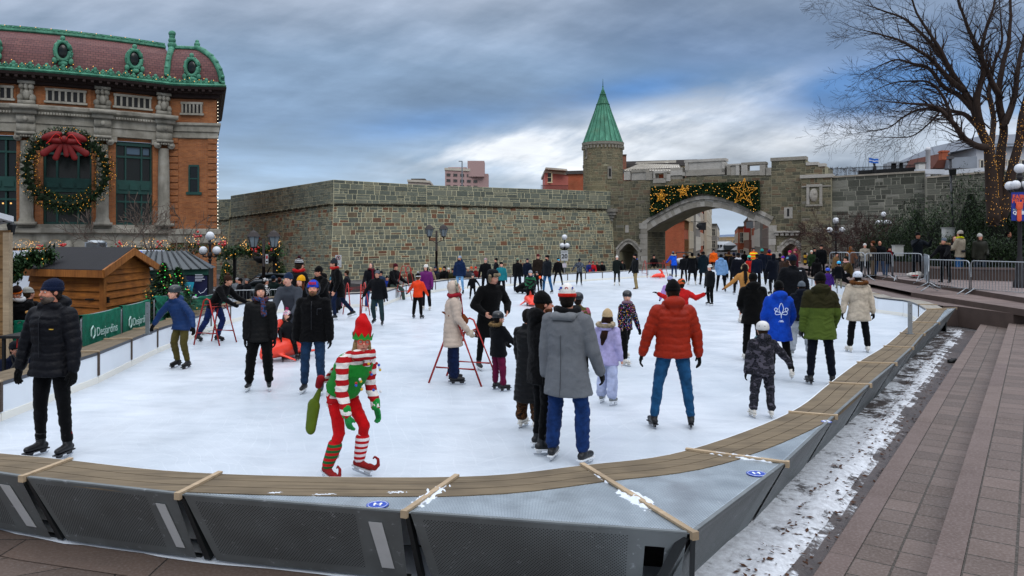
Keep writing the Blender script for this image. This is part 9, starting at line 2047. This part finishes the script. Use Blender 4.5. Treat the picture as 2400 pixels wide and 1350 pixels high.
Lb=[(556,30,650,'person in a red and white patterned hat behind the silver car',0,'#6a6f74','#8e8f90'),(563,28,651,'man in a black coat walking behind the last green banner',-50,'#0f121a','#10131a'),(579,29.5,652,'person in a dark coat and grey hat beside the black coated man',-30,'#12161e','#5a5f63'),(622,25.5,651,'fan in a black hoodie and cap covered with white letters',120,None,None),(641,27,645,'person in a dark green quilted jacket seen from behind',170,'#10211f','#15263a'),(655,28,650,'person with a red brown hood behind the green quilted jacket',175,'#1c2320','#4a241a'),(667,29,654,'person with blond curly hair behind the boards',0,'#2a2a30','#a58a5a'),(717,24,648,'person in a blue cap beside the yellow beanie',150,'#1a2230','#1f66b0'),(727,25,655,'person with a brown fur hood beside the blue cap',160,'#2a241f','#5a452c'),(779,27,641,'person in a black beanie and dark coat between two skaters',20,'#101218','#14181e'),(784,25,656,'child in a lilac bobble hat and pink jacket behind the boards',10,'#9a5a74','#a892c4'),(778,24,648,'child in a teal and grey hat behind the boards',10,'#1a1f2a','#2c5a6a'),(813,31,633,'person with brown hair passing behind the grey beanie man',-90,'#20242a','#3a2a1c'),(893,33,634,'person in a blue grey coat seen between the scarf woman and the seated man',-30,'#24344c','#1a1f2a'),(907,32,646,'person in a royal blue jacket behind the boards',20,'#1b2f7a','#14161c'),(963,36,632,'person in a red cap sitting behind the orange child',10,'#3a3028','#b0241c'),(1031,41,628,'person in a yellow hat behind the far boards',30,'#2a2a2c','#c99a1a'),(1043,40,621,'man with a beard in a black coat seated on the far boards',-30,'#101216','#1a1310'),(1052,41,626,'person in a white beanie behind the seated bearded man',-10,'#3a3528','#c8c8c4'),(1062,40,628,'person in an olive jacket on the far boards',0,'#33331e','#20221c'),(1008,42,634,'person in a cream bobble hat by the far boards',40,'#8a7a62','#b8a88a'),(1020,43,635,'person in dark blue behind the far boards',10,'#17213a','#23304c'),(1096,42,629,'person in a cream hat right of the tall blue jacket',20,'#3a3a3e','#b9ab94'),(1105,43,624,'person in an orange beanie near the far boards',0,'#2f3238','#c8501c'),(1115,43,626,'person in a bright red beanie near the far boards',0,'#6a1a1a','#b01a1a'),(1381,55,625,'person in blue seated before the bastion wall',10,'#26306a','#30284a'),(1390,55,622,'person in bright red seated before the bastion wall',-10,'#b01c24','#8a1a20'),(1399,55,622,'person in dark brown seated between the red and black jackets',0,'#2c1d18','#6a5040'),(1411,55,621,'person in black seated at the right end of the row before the bastion',-10,'#121318','#1c1a1c'),(1458,58,623,'small figure with brown hair in the left gate doorway',0,'#15161a','#3a2216'),(1534,54,613,'woman with brown hair sitting in front of the passage',-20,'#15161c','#4a2a1a'),(1645,62,590,'passer-by in black beyond the arch',0,'#15171c','#101216'),(1612,62,592,'passer-by in a cream hat beyond the arch',10,'#2a2420','#b8a684'),(1668,70,596,'passer-by in grey walking up the street',180,'#4a4d54','#30343a'),(1684,75,598,'passer-by in dark red in the street',0,'#4a1a1c','#1a1a1e'),(1722,72,594,'passer-by in navy in the street',170,'#1a2438','#101218'),(1745,58,588,'tall passer-by in a black hood behind the navy parka',175,'#101216','#0e1014'),(1890,52,592,'person in a pale cap by the striped bollard',0,'#2a2d33','#9a948a'),(2018,44,585,'person in a grey hat behind the pale grey jacket',0,'#3a3e44','#7a8088')]
for px,Y,top,lb,fc,col,hc in Lb:
 zz_=-.6 if px<920 else-.13
 if px>1880:zz_=.5
 if px>2000:zz_=.75
 if col is None:
  lz(px,Y,top,lb,fc,z=zz_,jacket=(spotted('#0d0e11',['#0d0e11','#c9c9c9','#0d0e11'],9),'plain',.1,1.2),hat=('beanie',spotted('#0d0e11',['#c9c9c9','#0d0e11'],12),None));continue
 ht=zat(top,Y)-zz_
 if ht<1.35 and 'child' not in lb:p=P(px,HY,Y);person(V((p.x,p.y,zz_)),top,lb,fc,legs=((80,8,0,4),(80,8,0,4)),arms=((20,10,50,0),(20,10,50,0)),lean=6,sit=max(.2,ht-.86),jacket=(col,'plain',.08,1.15),trousers=('#16181d',1.1,'plain'),hat=('beanie',hc,None),skates='boots',h=1.68)
 else:seat_(px,Y,top,lb,fc,col,hc,z=zz_)
for px,fy,top,lb,col,hc in((1603,662,596,'skater in a black jacket and grey hat between the blue jacket and the fur hood','#14161b','#5a5d62'),(1637,655,593,'skater in dark grey behind the petrol blue parka','#22262c','#15171b'),(1720,668,591,'skater in black with a navy hat between the auburn hair and the white collar','#0f1116','#17203a'),(1774,676,595,'skater in a dark blue jacket between the mint hat and the navy coat','#141c30','#101218'),(1828,668,593,'skater in black right of the navy hooded coat','#0f1014','#22252b'),(1700,655,592,'skater in dark brown left of the auburn hair','#2a201a','#3a2a20')):
 pp(px,fy,top,lb,170,legs=st(6),jacket=(col,'plain',.10,1.15),hat=('beanie',hc,None))
bake_people();bake_texts()
def sweep():
 for o in list(bpy.data.objects):
  if o.name.startswith('tmp_text'):bpy.data.objects.remove(o)
sweep()
print('objects',len(bpy.data.objects),'faces',sum(len(o.data.polygons)for o in bpy.data.objects if o.type=='MESH'))
